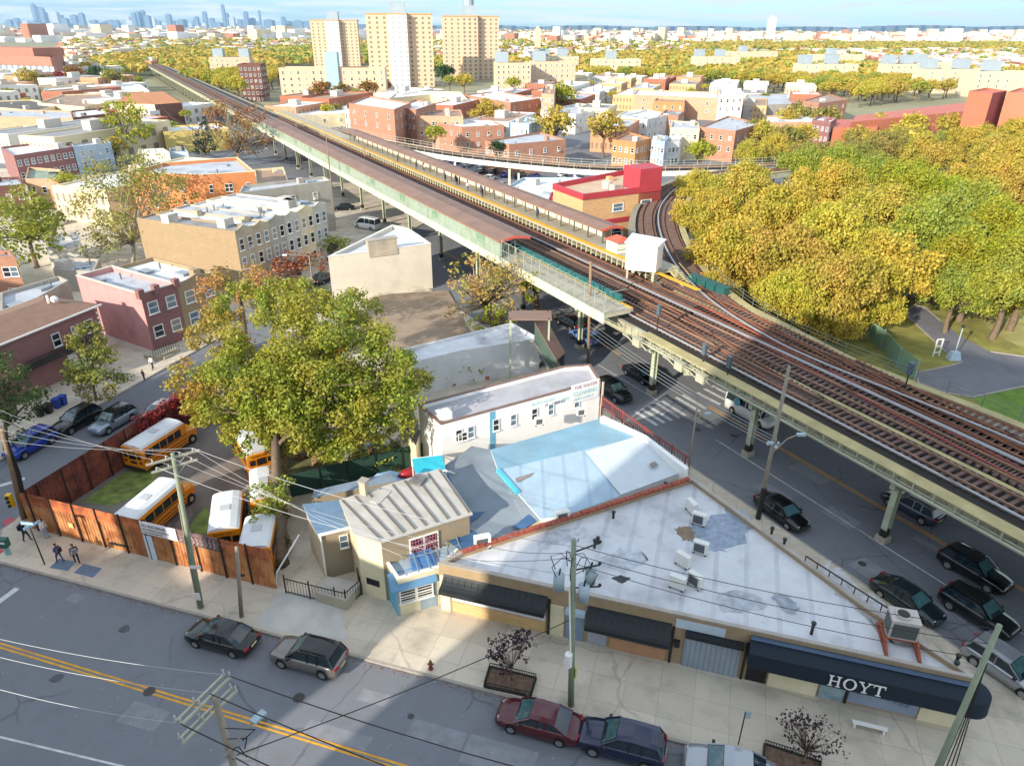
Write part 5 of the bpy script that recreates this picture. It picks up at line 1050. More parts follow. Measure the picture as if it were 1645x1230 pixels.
car('sedan', paint('darkteal', ''), 520, 452, SD, 'dark car in the gap left of the white wedge building', group='cars beyond the wedge building')
for i, (x, y, c) in enumerate(((290, 340, 'white'), (130, 345, 'silver'), (95, 362, 'white'), (60, 368, 'black'))): car('sedan', paint(c, ''), x, y, 1.3, ['white car parked beside the bright orange building', 'silver car parked in the paved lot behind the thin olive tree', 'white car parked behind the broad green tree at the left', 'black car parked behind the broad green tree at the left'][i], group='cars among the left houses')
# the packed car park beyond the far platform
cp_g = 'cars in the lot behind the platform'; base = None; kk = 0
for r_ in range(5):
    for c_ in range(13):
        x = 690 + c_ * 22 - r_ * 4 + rnd.uniform(-3, 3); y = 250 + r_ * 9 + c_ * 2.6 + rnd.uniform(-1, 1)
        if rnd.random() < .2: continue
        cc = rnd.choice(['white', 'silver', 'black', 'slate', 'blue', 'white'])
        nm = {'white': 'white', 'silver': 'silver', 'black': 'black', 'slate': 'dark grey', 'blue': 'blue'}[cc]
        car('sedan' if rnd.random() < .6 else 'suv', paint(cc, ''), x, y, 1.2 + rnd.uniform(-.05, .05), '%s car among the packed rows behind the far platform' % nm, group=cp_g)
# ---------------------------------------------------------------- school buses
m_by = M('school_bus_yellow', 'e08a10', .4, .06, 1, coat=.3); m_bw = M('bus_roof_white', 'd9dbdd', .45, .07, .6, stain=.1)
def bus(x, y, x2, y2, label, L=8.4, z=.15):
    a = Vector((x, y, z)); c = Vector((x2, y2, z)); d = c - a; az = math.atan2(d.y, d.x)
    r = empty('school_bus', a, az, label, 'school bus', 'school buses in the fenced yard'); W_ = 1.15; H_ = 2.75; bl_ = L - 1.5
    b = MB(); loft(b, [[(xx, -W_, .45), (xx, -W_, 2.25), (xx, -W_ * .93, 2.5), (xx, W_ * .93, 2.5), (xx, W_, 2.25), (xx, W_, .45)] for xx in (0, bl_)], True); b.build('body', m_by, r)
    b = MB(); loft(b, [[(xx, -W_ * .95, 2.48), (xx, -W_ * .8, 2.64), (xx, -W_ * .4, H_), (xx, W_ * .4, H_), (xx, W_ * .8, 2.64), (xx, W_ * .95, 2.48)] for xx in (.12, bl_ - .1)], True); b.build('roof', m_bw, r)
    b = MB(); b.box(bl_ * .45, bl_ * .45 + .7, -.35, .35, H_, H_ + .05); b.build('roof_hatch', M('hatch_grey', 'b5b8ba', .5, .05, 1), r)
    b = MB(); loft(b, [[(xx, -w_, .5), (xx, -w_, z_ - .2), (xx, -w_ * .8, z_), (xx, w_ * .8, z_), (xx, w_, z_ - .2), (xx, w_, .5)] for xx, w_, z_ in ((bl_, 1.05, 1.65), (bl_ + .9, .98, 1.5), (bl_ + 1.45, .85, 1.3))], True); b.build('hood', m_by, r)
    for s in (-1, 1):
        for i in range(5): x0 = .35 + i * (bl_ - .9) / 5; MB().box(x0, x0 + (bl_ - .9) / 5 - .1, s * (W_ + .012) - .01, s * (W_ + .012) + .01, 1.5, 2.2).build('window', m_glass, r)
        b = MB(); [b.box(.05, bl_ - .1, s * (W_ + .02) - .02, s * (W_ + .02) + .02, z_, z_ + .05) for z_ in (.65, .95, 1.35)]; b.build('black_rub_rail', m_blkp, r)
        for xx in (1.7, bl_ + .55): w_ = MB().tube([(0, -.14, 0), (0, .14, 0)], .45, 14).build('wheel', m_tyre, r); w_.location = (xx, s * 1.0, .45); MB().tube([(0, -.15, 0), (0, .15, 0)], .22, 10).build('rim', M('bus_rim', 'b0a890', .5, .1, 1), w_)
        MB().box(-.03, -.005, s * .85 - .16, s * .85 + .16, 1.05, 1.25).build('taillight', m_red_l, r)
        MB().box(bl_ + 1.42, bl_ + 1.48, s * .6 - .14, s * .6 + .14, .9, 1.15).build('headlight', m_head, r)
    b = MB(); b.box(-.03, -.005, -.38, .38, 1.4, 2.05); b.build('rear_door_window', m_glass, r)
    for s in (-1, 1): MB().box(-.03, -.005, s * .75 - .22, s * .75 + .22, 1.5, 2.0).build('rear_window', m_glass, r)
    MB().box(-.03, -.005, -.35, .35, .95, 1.2).build('rear_lower_window', m_glass, r); MB().box(-.16, -.01, -W_, W_, .42, .62).build('bumper', m_blpl, r)
    b = MB(); b.face((bl_ + .03, -.9, 1.65), (bl_ + .03, .9, 1.65), (bl_ + .012, .85, 2.35), (bl_ + .012, -.85, 2.35)); b.build('windscreen', m_cgl, r)
    txt('SCHOOL BUS', .2, m_blkp, r, (-.02, .72, 2.22), (rad(90), 0, rad(-90)), sx=1.05); return r
bus(-32.8, 51.4, -31.1, 56.1, 'yellow school bus with its white roof along the red creeper fence', 6.6)
bus(-28.7, 41.2, -27.4, 46.5, 'yellow school bus parked diagonally just behind the long rusty fence', 7.2)
bus(-20.7, 40.3, -22.1, 45.0, 'school bus with clean white roof, end on between the two middle poles', 6.4)
bus(-21.4, 50.7, -23.2, 53.4, 'yellow school bus facing away beneath the big tree crown', 6.4)
bus(-18.9, 44.2, -20.2, 47.8, 'school bus in the middle of the row along the ivy covered trunk', 6.0)
bus(-17.9, 38.3, -18.5, 41.6, 'school bus at the near end of the row, roof half under a small tree', 5.4)
bus(*P(476, 600)[:2], *P(500, 590)[:2], 'orange yellow bus glimpsed through the big tree crown', 6.6)
# ---------------------------------------------------------------- people
SKIN = M('skin', '8d6248', .6, .05, 1); HAIR = M('dark_hair', '17120f', .8, .1, 1)
def person(x, y, az, label, top, legs, pose='walk', z=.14, pack=None, px=True, h=1.72, group=None, phone=False):
    p = P(x, y, z) if px else Vector((x, y, z)); k = h / 1.72
    r = empty('person', p, az, label, 'person', group); st_ = .22 if pose == 'walk' else .03
    J = dict(pel=(0, 0, .92), spine=(.0, 0, 1.15), chest=(.01, 0, 1.33), neck=(.02, 0, 1.48), head=(.04, 0, 1.6), crown=(.03, 0, 1.7))
    v = [J[n] for n in ('pel', 'spine', 'chest', 'neck', 'head', 'crown')]; rd = [.15, .135, .155, .055, .095, .075]; e = [(0, 1), (1, 2), (2, 3), (3, 4), (4, 5)]; tagm = [0, 1, 1, 2, 2, 2]
    for s in (-1, 1):
        i = len(v); d = st_ * s
        v += [(0, s * .095, .86), (d * .55 + .04, s * .1, .48), (d, s * .1, .08), (d + .15, s * .11, .04)]; rd += [.095, .062, .045, .04]; tagm += [0, 0, 0, 3]; e += [(0, i), (i, i + 1), (i + 1, i + 2), (i + 2, i + 3)]
        j = len(v)
        if phone: v += [(.01, s * .19, 1.4), (.02, s * .24, 1.13), (.24, s * .1, 1.2), (.3, s * .06, 1.24)]
        else: v += [(.01, s * .19, 1.4), (-d * .3, s * .25, 1.13), (-d * .7 + .05, s * .25, .9), (-d * .8 + .08, s * .24, .8)]
        rd += [.06, .045, .035, .03]; tagm += [1, 1, 1, 2]; e += [(2, j), (j, j + 1), (j + 1, j + 2), (j + 2, j + 3)]
    me = bpy.data.meshes.new('body'); me.from_pydata([(a * k, b_ * k, c * k) for a, b_, c in v], e, []); o = bpy.data.objects.new('body', me); COL.objects.link(o)
    md = o.modifiers.new('s', 'SKIN'); o.modifiers.new('sub', 'SUBSURF').levels = 1
    for i, q in enumerate(me.skin_vertices[0].data): q.radius = (rd[i] * k * (.8 if i in (0, 1, 2) else 1), rd[i] * k * (1.15 if i in (0, 1, 2) else 1)); q.use_root = i == 0
    dg_ = bpy.context.evaluated_depsgraph_get(); m2 = bpy.data.meshes.new_from_object(o.evaluated_get(dg_)); bpy.data.objects.remove(o); m2.materials.clear()
    for m_ in (legs, top, SKIN, m_blkp): m2.materials.append(m_)
    vs = [Vector((a * k, b_ * k, c * k)) for a, b_, c in v]
    for f in m2.polygons:
        c = f.center; i = min(range(len(vs)), key=lambda t: (vs[t] - c).length - rd[t] * k); f.material_index = tagm[i] if not (tagm[i] == 0 and c.z > .95 * k) else 1; f.use_smooth = True
    mk('body', m2, r); b = MB(); b.ball((.01 * k, 0, 1.655 * k), .1 * k, 10, 6, .95); b.build('hair', HAIR, r, True)
    if pack: b = MB(); b.box(-.32 * k, -.13 * k, -.16 * k, .16 * k, 1.02 * k, 1.42 * k); b.build('backpack', pack, r)
    return r
JN = M('blue_jeans', '3c5273', .85, .1, 4); DK = M('dark_cloth', '1b1f28', .85, .1, 4); WS = M('white_shirt', 'd8d8d8', .8, .05, 4); PU = M('purple_print', '4a4468', .85, .2, 6); GY = M('grey_cloth', '5b616b', .85, .1, 4)
person(44, 868, AV + .3, 'person in dark clothes striding along the corner pavement by the street sign pole', DK, DK, pack=DK)
person(75, 863, AV, 'person in a white top and pale jeans standing close to the rusty fence', WS, M('pale_jeans', '8ea0b4', .85, .1, 4), 'stand')
person(98, 903, AV + math.pi, 'person in a purple top and blue jeans holding a phone on the blue plate', PU, JN, 'walk', phone=True, pack=DK)
person(125, 904, AV + 2.6, 'person in all black with a dark backpack beside the blue plates', DK, DK, 'walk', pack=GY)
person(246, 594, SD, 'person in a white shirt walking on the side street pavement', WS, DK)
person(232, 611, SD, 'smaller person in dark clothes pushing a cart on the side street pavement', DK, DK, 'stand', h=1.35)
for i in range(13):
    s = (98, 99.5, 101, 104, 110, 112, 114, 126, 128, 129, 80, 91, 140)[i]; q = W(s, 12.1 + (i % 3) * .6, ZP); person(q.x, q.y, rnd.uniform(0, 6), 'person waiting on the far platform beside the yellow edge', [DK, GY, JN, WS][i % 4], [DK, JN][i % 2], 'stand', z=ZP, px=False, group='people waiting on the far platform')
# ---------------------------------------------------------------- poles, wires, street furniture
def solve_h(bx, by, ty, z0=0):
    q = P(bx, by, z0); lo, hi = z0, 34
    for _ in range(40):
        m_ = (lo + hi) / 2
        if proj(q.x, q.y, m_)[1] > ty: lo = m_
        else: hi = m_
    return lo
m_gp = M('green_treated_pole', '89917a', .85, .15, 1.2); m_bp = M('brown_wood_pole', '8a725a', .9, .18, 1.2); m_gyp = M('grey_wood_pole', '8e8577', .9, .18, 1.2); m_wire = M('black_cable', '1d1d1f', .6, .05, 1); m_wirel = M('aluminium_cable', '9a9ea2', .4, .05, 1, metal=.3); m_arm = M('crossarm', 'a5a392', .85, .15, 2); m_tr = M('transformer_grey', '9fb0b8', .5, .08, 1)
def P3(px, py, base_px=None, Y=None):  # point on the pixel ray at world distance Y
    u = (px - 822.5) / F; v = (615 - py) / F; u, v = u * cR - v * sR, u * sR + v * cR; dy = cT + v * sT; dz = -sT + v * cT; t = Y / dy; return Vector((u * t, Y, HC + dz * t))
def pole(bx, by, tx, ty, label, mat, r0=.17, r1=.11, z0=.13, H=None, lean=True, name='utility_pole', cat='utility pole', grp='utility poles'):
    b0 = P(bx, by, z0); h = H or solve_h(bx, by, ty, z0); 
    top = P(tx, ty, h) if lean else Vector((b0.x, b0.y, h))
    r = empty(name, b0, 0, label, cat, grp); t = top - b0; MB().tube([(0, 0, 0), t * .5, t], [r0, (r0 + r1) / 2, r1], 10).build('pole', mat, r, True); return r, b0, t
WIREG = 'overhead wires'; wl_cnt = [0]
def wire(a, c, sag=.5, lab='thin overhead wire strung between the poles', r=.022, mat=None, grp=WIREG):
    o = empty('overhead_wire', a, 0, lab, 'wire', grp); n = 14; pts = []
    for i in range(n + 1): t = i / n; p_ = (c - a) * t; pts.append((p_.x, p_.y, p_.z - sag * 4 * t * (1 - t)))
    MB().tube(pts, r, 4, cap=False).build('cable', mat or m_wire, o)
def crossarm(r, t, z, L, az, mat=m_arm, n=4, ins=True):
    a = empty('crossarm', (0, 0, 0)); bpy.data.objects.remove(a)
    c = Vector((t.x * z / t.z, t.y * z / t.z, z)); d = Vector((math.cos(az), math.sin(az), 0)) * L / 2; b = MB(); b.bar(c - d, c + d, .1, .12); b.bar(c - d * .5, c + Vector((0, 0, -.7)), .04); b.bar(c + d * .5, c + Vector((0, 0, -.7)), .04); o = b.build('crossarm', mat, r)
    if ins:
        for i in range(n): q = c - d + d * 2 * (i + .5) / n; MB().tube([(q.x, q.y, q.z + .05), (q.x, q.y, q.z + .28)], [.05, .035], 6).build('insulator', M('insulator_white', 'b7b3b0', .3, .1, 1), o)
    return [r.location + c - d + d * 2 * (i + .5) / n + Vector((0, 0, .28)) for i in range(n)]
r1, b1, t1 = pole(323, 975, 277, 728, 'tall green tinted wooden pole leaning before the bus yard fence with a top crossarm', m_gp, .19, .12)
w1 = crossarm(r1, t1, t1.z - .3, 3.0, AV + .9); w1b = crossarm(r1, t1, t1.z - .9, 2.6, AV + .9)
b = MB(); q = t1 * .17; b.box(q.x - .15, q.x + .15, q.y - .28, q.y - .24, .9, 1.5); b.box(t1.x * .3 - .1, t1.x * .3 + .6, t1.y * .3 - .3, t1.y * .3 - .26, 3.6, 3.85); b.build('pole_sign', m_white, r1)
MB().tube([(t1.x * .02 - .16, -.1, 0), (t1.x * .3 - .16, t1.y * .3 - .12, t1.z * .3), (t1.x * .7 - .15, t1.y * .7 - .1, t1.z * .7)], .05, 5).build('conduit', m_gyp, r1)
r2, b2, t2 = pole(388, 990, 380, 878, 'short grey wooden stub pole next to the black sedan', m_gyp, .14, .11)
r3, b3, t3 = pole(917, 1132, 922, 866, 'green tinted pole with grey transformers standing by the burgundy sedan', m_gp, .19, .13, H=11.5)
zt3 = t3.z
for i, (dx, dy, zz) in enumerate(((-.75, .1, .76), (.55, -.2, .72), (.95, .35, .78))):
    q = t3 * zz; tr_ = MB().tube([(q.x + dx, q.y + dy, q.z - .55), (q.x + dx, q.y + dy, q.z + .45)], .3, 12).build('transformer', m_tr, r3, True); MB().tube([(q.x + dx, q.y + dy, q.z + .45), (q.x + dx + .05, q.y + dy, q.z + .85)], .05, 6).build('bushing', m_blkp, tr_)
b = MB(); 
for i in range(7): a_ = i * .9; q = t3 * (.8 + .02 * i); b.tube([q, q + Vector((math.cos(a_) * .7, math.sin(a_) * .7, .5)), q + Vector((math.cos(a_) * 1.3, math.sin(a_) * 1.3, .1)), q + Vector((math.cos(a_) * 1.0, math.sin(a_) * 1.0, -.7))], .025, 4)
for i in range(3): q = t3 * (.93 - i * .1); a_ = .5 + i; b.tube([q, q + Vector((1.4, .5 - .3 * i, .2))], .05, 5); b.ball(tuple(q + Vector((1.4, .5 - .3 * i, .3))), .1)
b.build('drop_leads', m_blkp, r3)
b = MB(); q = t3 * .18; b.box(q.x + .17, q.x + .25, q.y - .15, q.y + .15, 2.2, 2.9); b.build('yellow_tag', M('lime_tag', 'b8c22c', .6, .1, 1), r3); b = MB(); b.tube([(-.3, -.1, 3.3), (-.3, -.1, 4.2)], .22, 10); b.build('meter_can', m_white, r3); MB().tube([(-.2, -.12, 4.2), (t3.x * .75 - .2, t3.y * .75 - .12, t3.z * .75)], .05, 5).build('riser_conduit', m_white, r3)
r4, b4, t4 = pole(1217, 832, 1268, 588, 'weathered grey pole by the glossy black coupe with a street lamp arm', m_gyp, .19, .12)
q = t4 * .45; b = MB(); b.tube([q, q + Vector((1.4, .9, .8)), q + Vector((2.4, 1.4, .9))], .05, 6); la_ = b.build('lamp_arm', m_gyp, r4); b = MB(); c_ = q + Vector((2.4, 1.4, .9)); b.box(c_.x - .1, c_.x + .55, c_.y - .15, c_.y + .15, c_.z - .1, c_.z + .08); b.build('lamp_head', m_tr, r4)
b = MB(); q = t4 * .52; [b.ball((q.x + .35 * math.cos(a_), q.y + .35 * math.sin(a_), q.z + .2 * math.sin(a_ * 2)), .16) for a_ in range(6)]; b.build('cable_box_cluster', m_tr, r4); MB().tube([(0.03, -.05, 0), (t4.x * .25, t4.y * .25 - .05, t4.z * .22)], .2, 10).build('black_guard', m_blkp, r4)
r5, b5, t5 = pole(945, 582, 949, 420, 'brown wooden pole between the station stair and the viaduct', m_bp, .2, .15)
q = t5 * .28; b = MB(); b.tube([q, q + Vector((1.2, .8, .9)), q + Vector((2.4, 1.6, 1.2))], .05, 6); b.build('lamp_arm', m_gyp, r5); c_ = q + Vector((2.4, 1.6, 1.2)); MB().box(c_.x - .1, c_.x + .5, c_.y - .12, c_.y + .12, c_.z - .08, c_.z + .08).build('lamp_head', m_tr, r5)
r6, b6, t6 = pole(1468, 1320, 1606, 1003, 'tall pale green pole leaning across the bottom right corner', m_gp, .17, .12, H=11.5)
b = MB(); [b.bar(t6 * .2 + Vector((.3 + i * .25, .1, 0)), t6 * .82 + Vector((.2, 0, -.2 * i)), .035) for i in range(4)]; b.build('strapped_cables', m_wire, r6)
# near pole seen from above: only its top crossarms and lamp reach the frame
b7 = P(345, 1262, .1); b7 = Vector((-15.6, 14.8, .1)); t7 = Vector((0, 0, 13.3))
tp = P(345, 1120, 13.0); b7 = Vector((tp.x + .2, tp.y - .2, .1)); t7 = Vector((-.2, .2, 12.9))
r7 = empty('utility_pole', b7, 0, 'double armed pole top seen from above over the avenue centre line', 'utility pole', 'utility poles'); MB().tube([(0, 0, 0), t7], [.19, .12], 10).build('pole', m_gyp, r7, True)
def arm7(p, q, z):
    a, c = P(*p, z) - b7, P(*q, z) - b7; b = MB(); b.bar(a, c, .085, .1); o = b.build('crossarm', m_arm, r7)
    for t in (.02, .38, .98) : e = a + (c - a) * t; MB().tube([(e.x, e.y, e.z), (e.x, e.y, e.z + .3)], [.045, .03], 7).build('insulator', MATS.get('insulator_white') or m_tr, o)
    return [b7 + a + (c - a) * t + Vector((0, 0, .3)) for t in (.02, .62, .98)]
w7a = arm7((281, 1160), (361, 1082), 13.0); w7b = arm7((290, 1165), (371, 1086), 13.0); arm7((287, 1188), (373, 1104), 12.0); arm7((293, 1194), (381, 1108), 12.0)
b = MB(); a = P(360, 1215, 10.5) - b7; c_ = P(405, 1160, 11.0) - b7; b.tube([Vector((-.15, .15, 9.6)), a, c_], .045, 6); b.build('lamp_arm', m_gyp, r7); c2 = P(425, 1142, 11.0) - b7; b = MB(); b.bar(c_, c2, .3, .12); b.build('lamp_head', m_tr, r7)
b = MB(); [b.tube([Vector((0, 0, 11.5 - i * .6)), Vector((.9 - .4 * i, .4, 10.9 - i * .5)), Vector((.2, .6, 10 - i * .5))], .025, 4) for i in range(4)]; b.build('drop_leads', m_blkp, r7)
# wires: from the near pole to the left off frame and to the right
offl = [P3(-120, y, Y=32) for y in (1018, 1040, 1128)]
for i, (px, py) in enumerate(((360, 1083), (330, 1112), (282, 1160))):
    a = P(px, py, 13.3); L_ = P(-60, (1012, 1040, 1090)[i], 12.6); wire(a, L_, .3, 'pale overhead wire running left from the double armed pole', .011, m_wirel)
    R_ = P((900, 900, 900)[i], (1250, 1330, 1430)[i], 12.8); wire(P(px + 8, py + 2, 13.3), R_, .25, 'dark overhead wire running right from the double armed pole', .025)
wire(P(380, 1212, 9.5), b3 + t3 * .55, .3, 'dark service cable crossing the avenue to the transformer pole', .03)
tp1 = b1 + t1
for i in range(4):
    L_ = P(-40, 640 + 20 * i, 11); wire(w1[i], L_, .5, 'pale overhead wire from the leaning pole toward the street corner', .012, m_wirel)
for i in range(3): wire(w1[i + 1], P(700, 870 + 22 * i, 9.5), .6, 'pale overhead wire from the leaning pole over the cream house', .012, m_wirel)
wire(w1[3], b3 + t3 * .96, .8, 'pale overhead wire linking the two green poles', .02, m_wirel); wire(w1b[0], b3 + t3 * .8, 1.0, 'pale overhead wire linking the two green poles', .02, m_wirel)
for i in range(3): wire(b3 + t3 * (.97 - .05 * i), b6 + t6 * (.98 - .07 * i), .5, 'long dark wire running over the white shop roof to the corner pole', .022)
wire(b3 + t3 * .93, P(760, 870, 5.5), .4, 'dark drop wire down to the shop roof corner', .015); wire(b3 + t3 * .9, P(640, 880, 4.6), .6, 'dark drop wire down to the glass roofed extension', .015)
for i in range(4): wire(b5 + t5 * (.42 - .04 * i), b4 + t4 * (.56 - .02 * i), .5, 'pale cable bundle above the underpass street', .02, m_wirel)
wire(b4 + t4 * .55, b6 + t6 * .9, .6, 'dark cable from the grey pole to the corner pole', .02); wire(b4 + t4 * .97, P(1700, 870, 11), .4, 'dark wire leaving the grey pole toward the right', .02); wire(b5 + t5 * .98, b4 + t4 * .98, .5, 'thin dark wire high above the underpass street', .018)
wire(b2 + t2 * .95, P(375, 890, 6), .1, 'short guy wire on the stub pole', .012); wire(b1 + t1 * .5, b2 + t2 * .98, .1, 'slack guy wire between leaning pole and stub pole', .015)
# far slim poles along the near platform
for (bx, by, tx, ty, l) in ((590, 300, 590, 228, 'slim brown lamp pole rising from the canopy of the near platform'), (703, 372, 703, 310, 'short white topped pole at the near platform windscreen'), (537, 340, 529, 216, 'brown pole beside the station near the far crosswalk'), (484, 268, 478, 196, 'brown pole farther up along the station wall'), (175, 470, 0, 0, None), (503, 460, 500, 410, 'brown street pole left of the white wedge building'), (614, 360, 608, 330, None)):
    if l: pole(bx, by, tx, ty, l, m_bp, .14, .1, lean=False)
sp_, _, tt_ = pole(503, 462, 500, 412, 'street lamp pole rising behind the top of the big tree', m_gyp, .1, .08, lean=False, name='street_lamp', cat='street lamp', grp=None); MB().tube([tt_, tt_ + Vector((-1.4, -.4, .4)), tt_ + Vector((-3.0, -.9, .5))], .05, 6).build('lamp_arm', m_gyp, sp_); MB().box(-3.6, -2.9, -1.1, -.75, tt_.z + .42, tt_.z + .56).build('lamp_head', m_white, sp_)
for k_, (bx, by, tx, ty) in enumerate(((1105, 760, 1108, 700), )):
    r, b0, t = pole(bx, by, tx, ty, 'slim street lamp at the corner of the blue and white roofs', m_gyp, .1, .07, lean=False, name='street_lamp', cat='street lamp', grp=None, H=7.0); MB().tube([t * .8, t * .85 + Vector((.9, .3, 0))], .05).build('lamp_arm', m_gyp, r); q = t * .85 + Vector((.9, .3, 0)); MB().box(q.x - .1, q.x + .4, q.y - .1, q.y + .1, q.z - .07, q.z + .08).build('lamp_head', m_tr, r)
# pole cluster at the left edge with the yellow signal
r8, b8, t8 = pole(38, 832, 4, 690, 'brown corner pole at the left edge wrapped in black cables', m_bp, .2, .16, H=10.5)
b = MB(); [b.tube([Vector((.25 + .1 * i, 0, 0)), t8 * .55 + Vector((.3 + .1 * i, 0, 0)), t8 * .98 + Vector((.1, 0, 0))], .07, 5) for i in range(3)]; b.build('cable_bundle', m_blkp, r8)
ts = empty('traffic_signal', b8 + t8 * .27 + Vector((-.35, -.45, 0)), 0, 'yellow traffic signal head hung on the corner pole', 'traffic signal'); MB().box(-.18, .18, -.18, .18, -.55, .55).build('housing', M('signal_yellow', 'e0ac12', .5, .05, 1), ts); b = MB(); [b.tube([(0, -.19, z_), (0, -.3, z_)], .13, 10) for z_ in (-.36, 0, .36)]; b.build('visor', m_blkp, ts)
# street name sign pole
r9, b9, t9 = pole(72, 906, 44, 838, 'black street sign pole with small blue and white name blades', m_blkp, .05, .05, name='street_sign', cat='street sign', grp=None); b = MB(); b.bar(t9 + Vector((-.5, 0, -.1)), t9 + Vector((.45, -.1, -.1)), .04, .22); b.bar(t9 * .93 + Vector((-.05, -.5, 0)), t9 * .93 + Vector((.55, .45, 0)), .04, .22); b.build('name_blade', M('sign_blue_white', '9fc0d6', .5, .4, 6), r9)
mb = empty('mail_box', P(14, 890, .13), 0, 'green relay mail box on a pale post at the left pavement edge', 'mail box'); MB().box(-.28, .28, -.22, .22, .75, 1.45).build('box', M('mail_green', '1e5a4b', .5, .1, 1), mb); MB().box(-.14, .14, -.12, .12, 0, .75).build('post', M('pale_teal_post', '86aeb0', .6, .1, 1), mb); MB().box(-.1, .2, -.235, -.222, 1.1, 1.3).build('notice', m_white, mb)
hy = empty('fire_hydrant', P(692, 1074, .13), 0, 'small rusty brown fire hydrant on the sunlit pavement', 'hydrant'); b = MB(); b.tube([(0, 0, 0), (0, 0, .08)], .16, 10); b.tube([(0, 0, .08), (0, 0, .6), (0, 0, .72)], [.11, .11, .05], 10); b.tube([(-.2, 0, .42), (.2, 0, .42)], .06, 8); b.tube([(0, -.18, .42), (0, 0, .42)], .07, 8); b.build('barrel', M('hydrant_rust', '7a4638', .7, .2, 3), hy, True); MB().tube([(0, 0, .7), (0, 0, .8)], .035, 6).build('bonnet_nut', m_blkp, hy)
pm_ = empty('parking_meter_pole', P(1186, 1195, .13), 0, 'thin black sign post by the kerb near the silver sedan', 'sign post'); MB().tube([(0, 0, 0), (0, 0, 2.6)], .035).build('post', m_blkp, pm_); MB().box(.02, .32, -.02, .02, 2.1, 2.6).build('sign_plate', m_tr, pm_)
pl_ = empty('park_light', P(1531, 577, .15), 0, 'park lamp post on a pale concrete plinth where the path forks', 'lamp post'); MB().tube([(0, 0, .9), (0, 0, 4.0)], .06, 8).build('post', m_tr, pl_); b = MB(); b.hexa([(-.7, -.5, 0), (.7, -.5, 0), (.7, .5, 0), (-.7, .5, 0)], [(-.45, -.3, 1), (.45, -.3, 1), (.45, .3, 1), (-.45, .3, 1)]); b.build('plinth', M('pale_blue_plinth', 'aebdcc', .7, .1, 1), pl_); MB().ball((0, 0, 4.2), .22).build('lantern', m_blkp, pl_)
gt = empty('park_goal_post', P(1503, 572, .15), .2, 'white pipe frame standing on the park lawn', 'frame'); b = MB(); [b.bar((x, 0, 0), (x, 0, 2.2), .12) for x in (-.4, .4)]; [b.bar((-.4, 0, z_), (.4, 0, z_), .1) for z_ in (.5, 1.3, 2.2)]; b.build('frame', m_white, gt)
sf = empty('green_screen_fence', P(1405, 545, .15), 0, 'pale green mesh screen fence between lawn and viaduct', 'fence'); o_ = sf.location; b = MB(); qs = [P(x, y, .15) - o_ for x, y in ((1395, 545), (1415, 560), (1440, 590), (1468, 610))]; [b.bar(a_ + Vector((0, 0, 1.2)), c_ + Vector((0, 0, 1.2)), .04, 2.4) for a_, c_ in zip(qs[:-1], qs[1:])]; b.build('screen', M('screen_green', '7f9f86', .7, .1, .8), sf); b = MB(); [b.bar(a_, a_ + Vector((0, 0, 2.6)), .08) for a_ in qs]; b.build('post', m_tr, sf)
# planters
def planter(px, label):
    pts = [P(x, y, .14) for x, y in px]; o_ = pts[0]; r = empty('planter', o_, 0, label, 'planter', 'kerbside planters'); q = [p_ - o_ for p_ in pts]
    b = MB(); b.face(*[(p_.x, p_.y, .1) for p_ in q]); b.build('soil', M('leafy_soil', '6b5546', .95, .4, 4), r); b = MB()
    for i in range(len(q)):
        a_, c_ = q[i], q[(i + 1) % len(q)]; b.bar(a_ + Vector((0, 0, .06)), c_ + Vector((0, 0, .06)), .12, .18); n = int((c_ - a_).length / .14)
        for j in range(n): t_ = a_ + (c_ - a_) * (j / n); b.bar(t_ + Vector((0, 0, .1)), t_ + Vector((0, 0, .42)), .03)
        b.bar(a_ + Vector((0, 0, .42)), c_ + Vector((0, 0, .42)), .04)
    b.build('hoop_rail', m_blkp, r)
planter([(778, 1103), (852, 1119), (861, 1090), (787, 1072)], 'planter edged with low black railing beneath the purple leaved shrub')
planter([(1224, 1243), (1310, 1262), (1318, 1225), (1228, 1196)], 'planter edged with low black railing beneath the bare twiggy bush')
sb = empty('bench', P(1395, 1172, .14), AV, 'small white bench lying on the pavement under the long navy awning', 'bench'); b = MB(); b.box(-.9, .9, -.12, .12, .35, .42); b.build('seat', m_white, sb); b = MB(); b.box(-.8, -.7, -.1, .1, 0, .35); b.box(.7, .8, -.1, .1, 0, .35); b.build('leg', m_white, sb)
for i, (x, y) in enumerate(((66, 668), (80, 663), (93, 655), (103, 650))):
    c_ = empty('wheelie_bin', P(x, y, .14), SD + .2, ['black rubbish bin farthest from the blue ones', 'black rubbish bin touching the blue ones', 'royal blue rubbish bin beside the black ones', 'royal blue rubbish bin nearest the street tree'][i], 'bin', 'rubbish bins'); MB().hexa([(-.25, -.25, 0), (.25, -.25, 0), (.25, .25, 0), (-.25, .25, 0)], [(-.32, -.32, 1), (.32, -.32, 1), (.32, .32, 1), (-.32, .32, 1)]).build('bin_body', M('bin_blue', '20409a', .5, .1, 1) if i > 1 else m_blpl, c_); MB().box(-.35, .35, -.36, .34, 1, 1.08).build('lid', M('bin_blue', '') if i > 1 else m_blpl, c_)
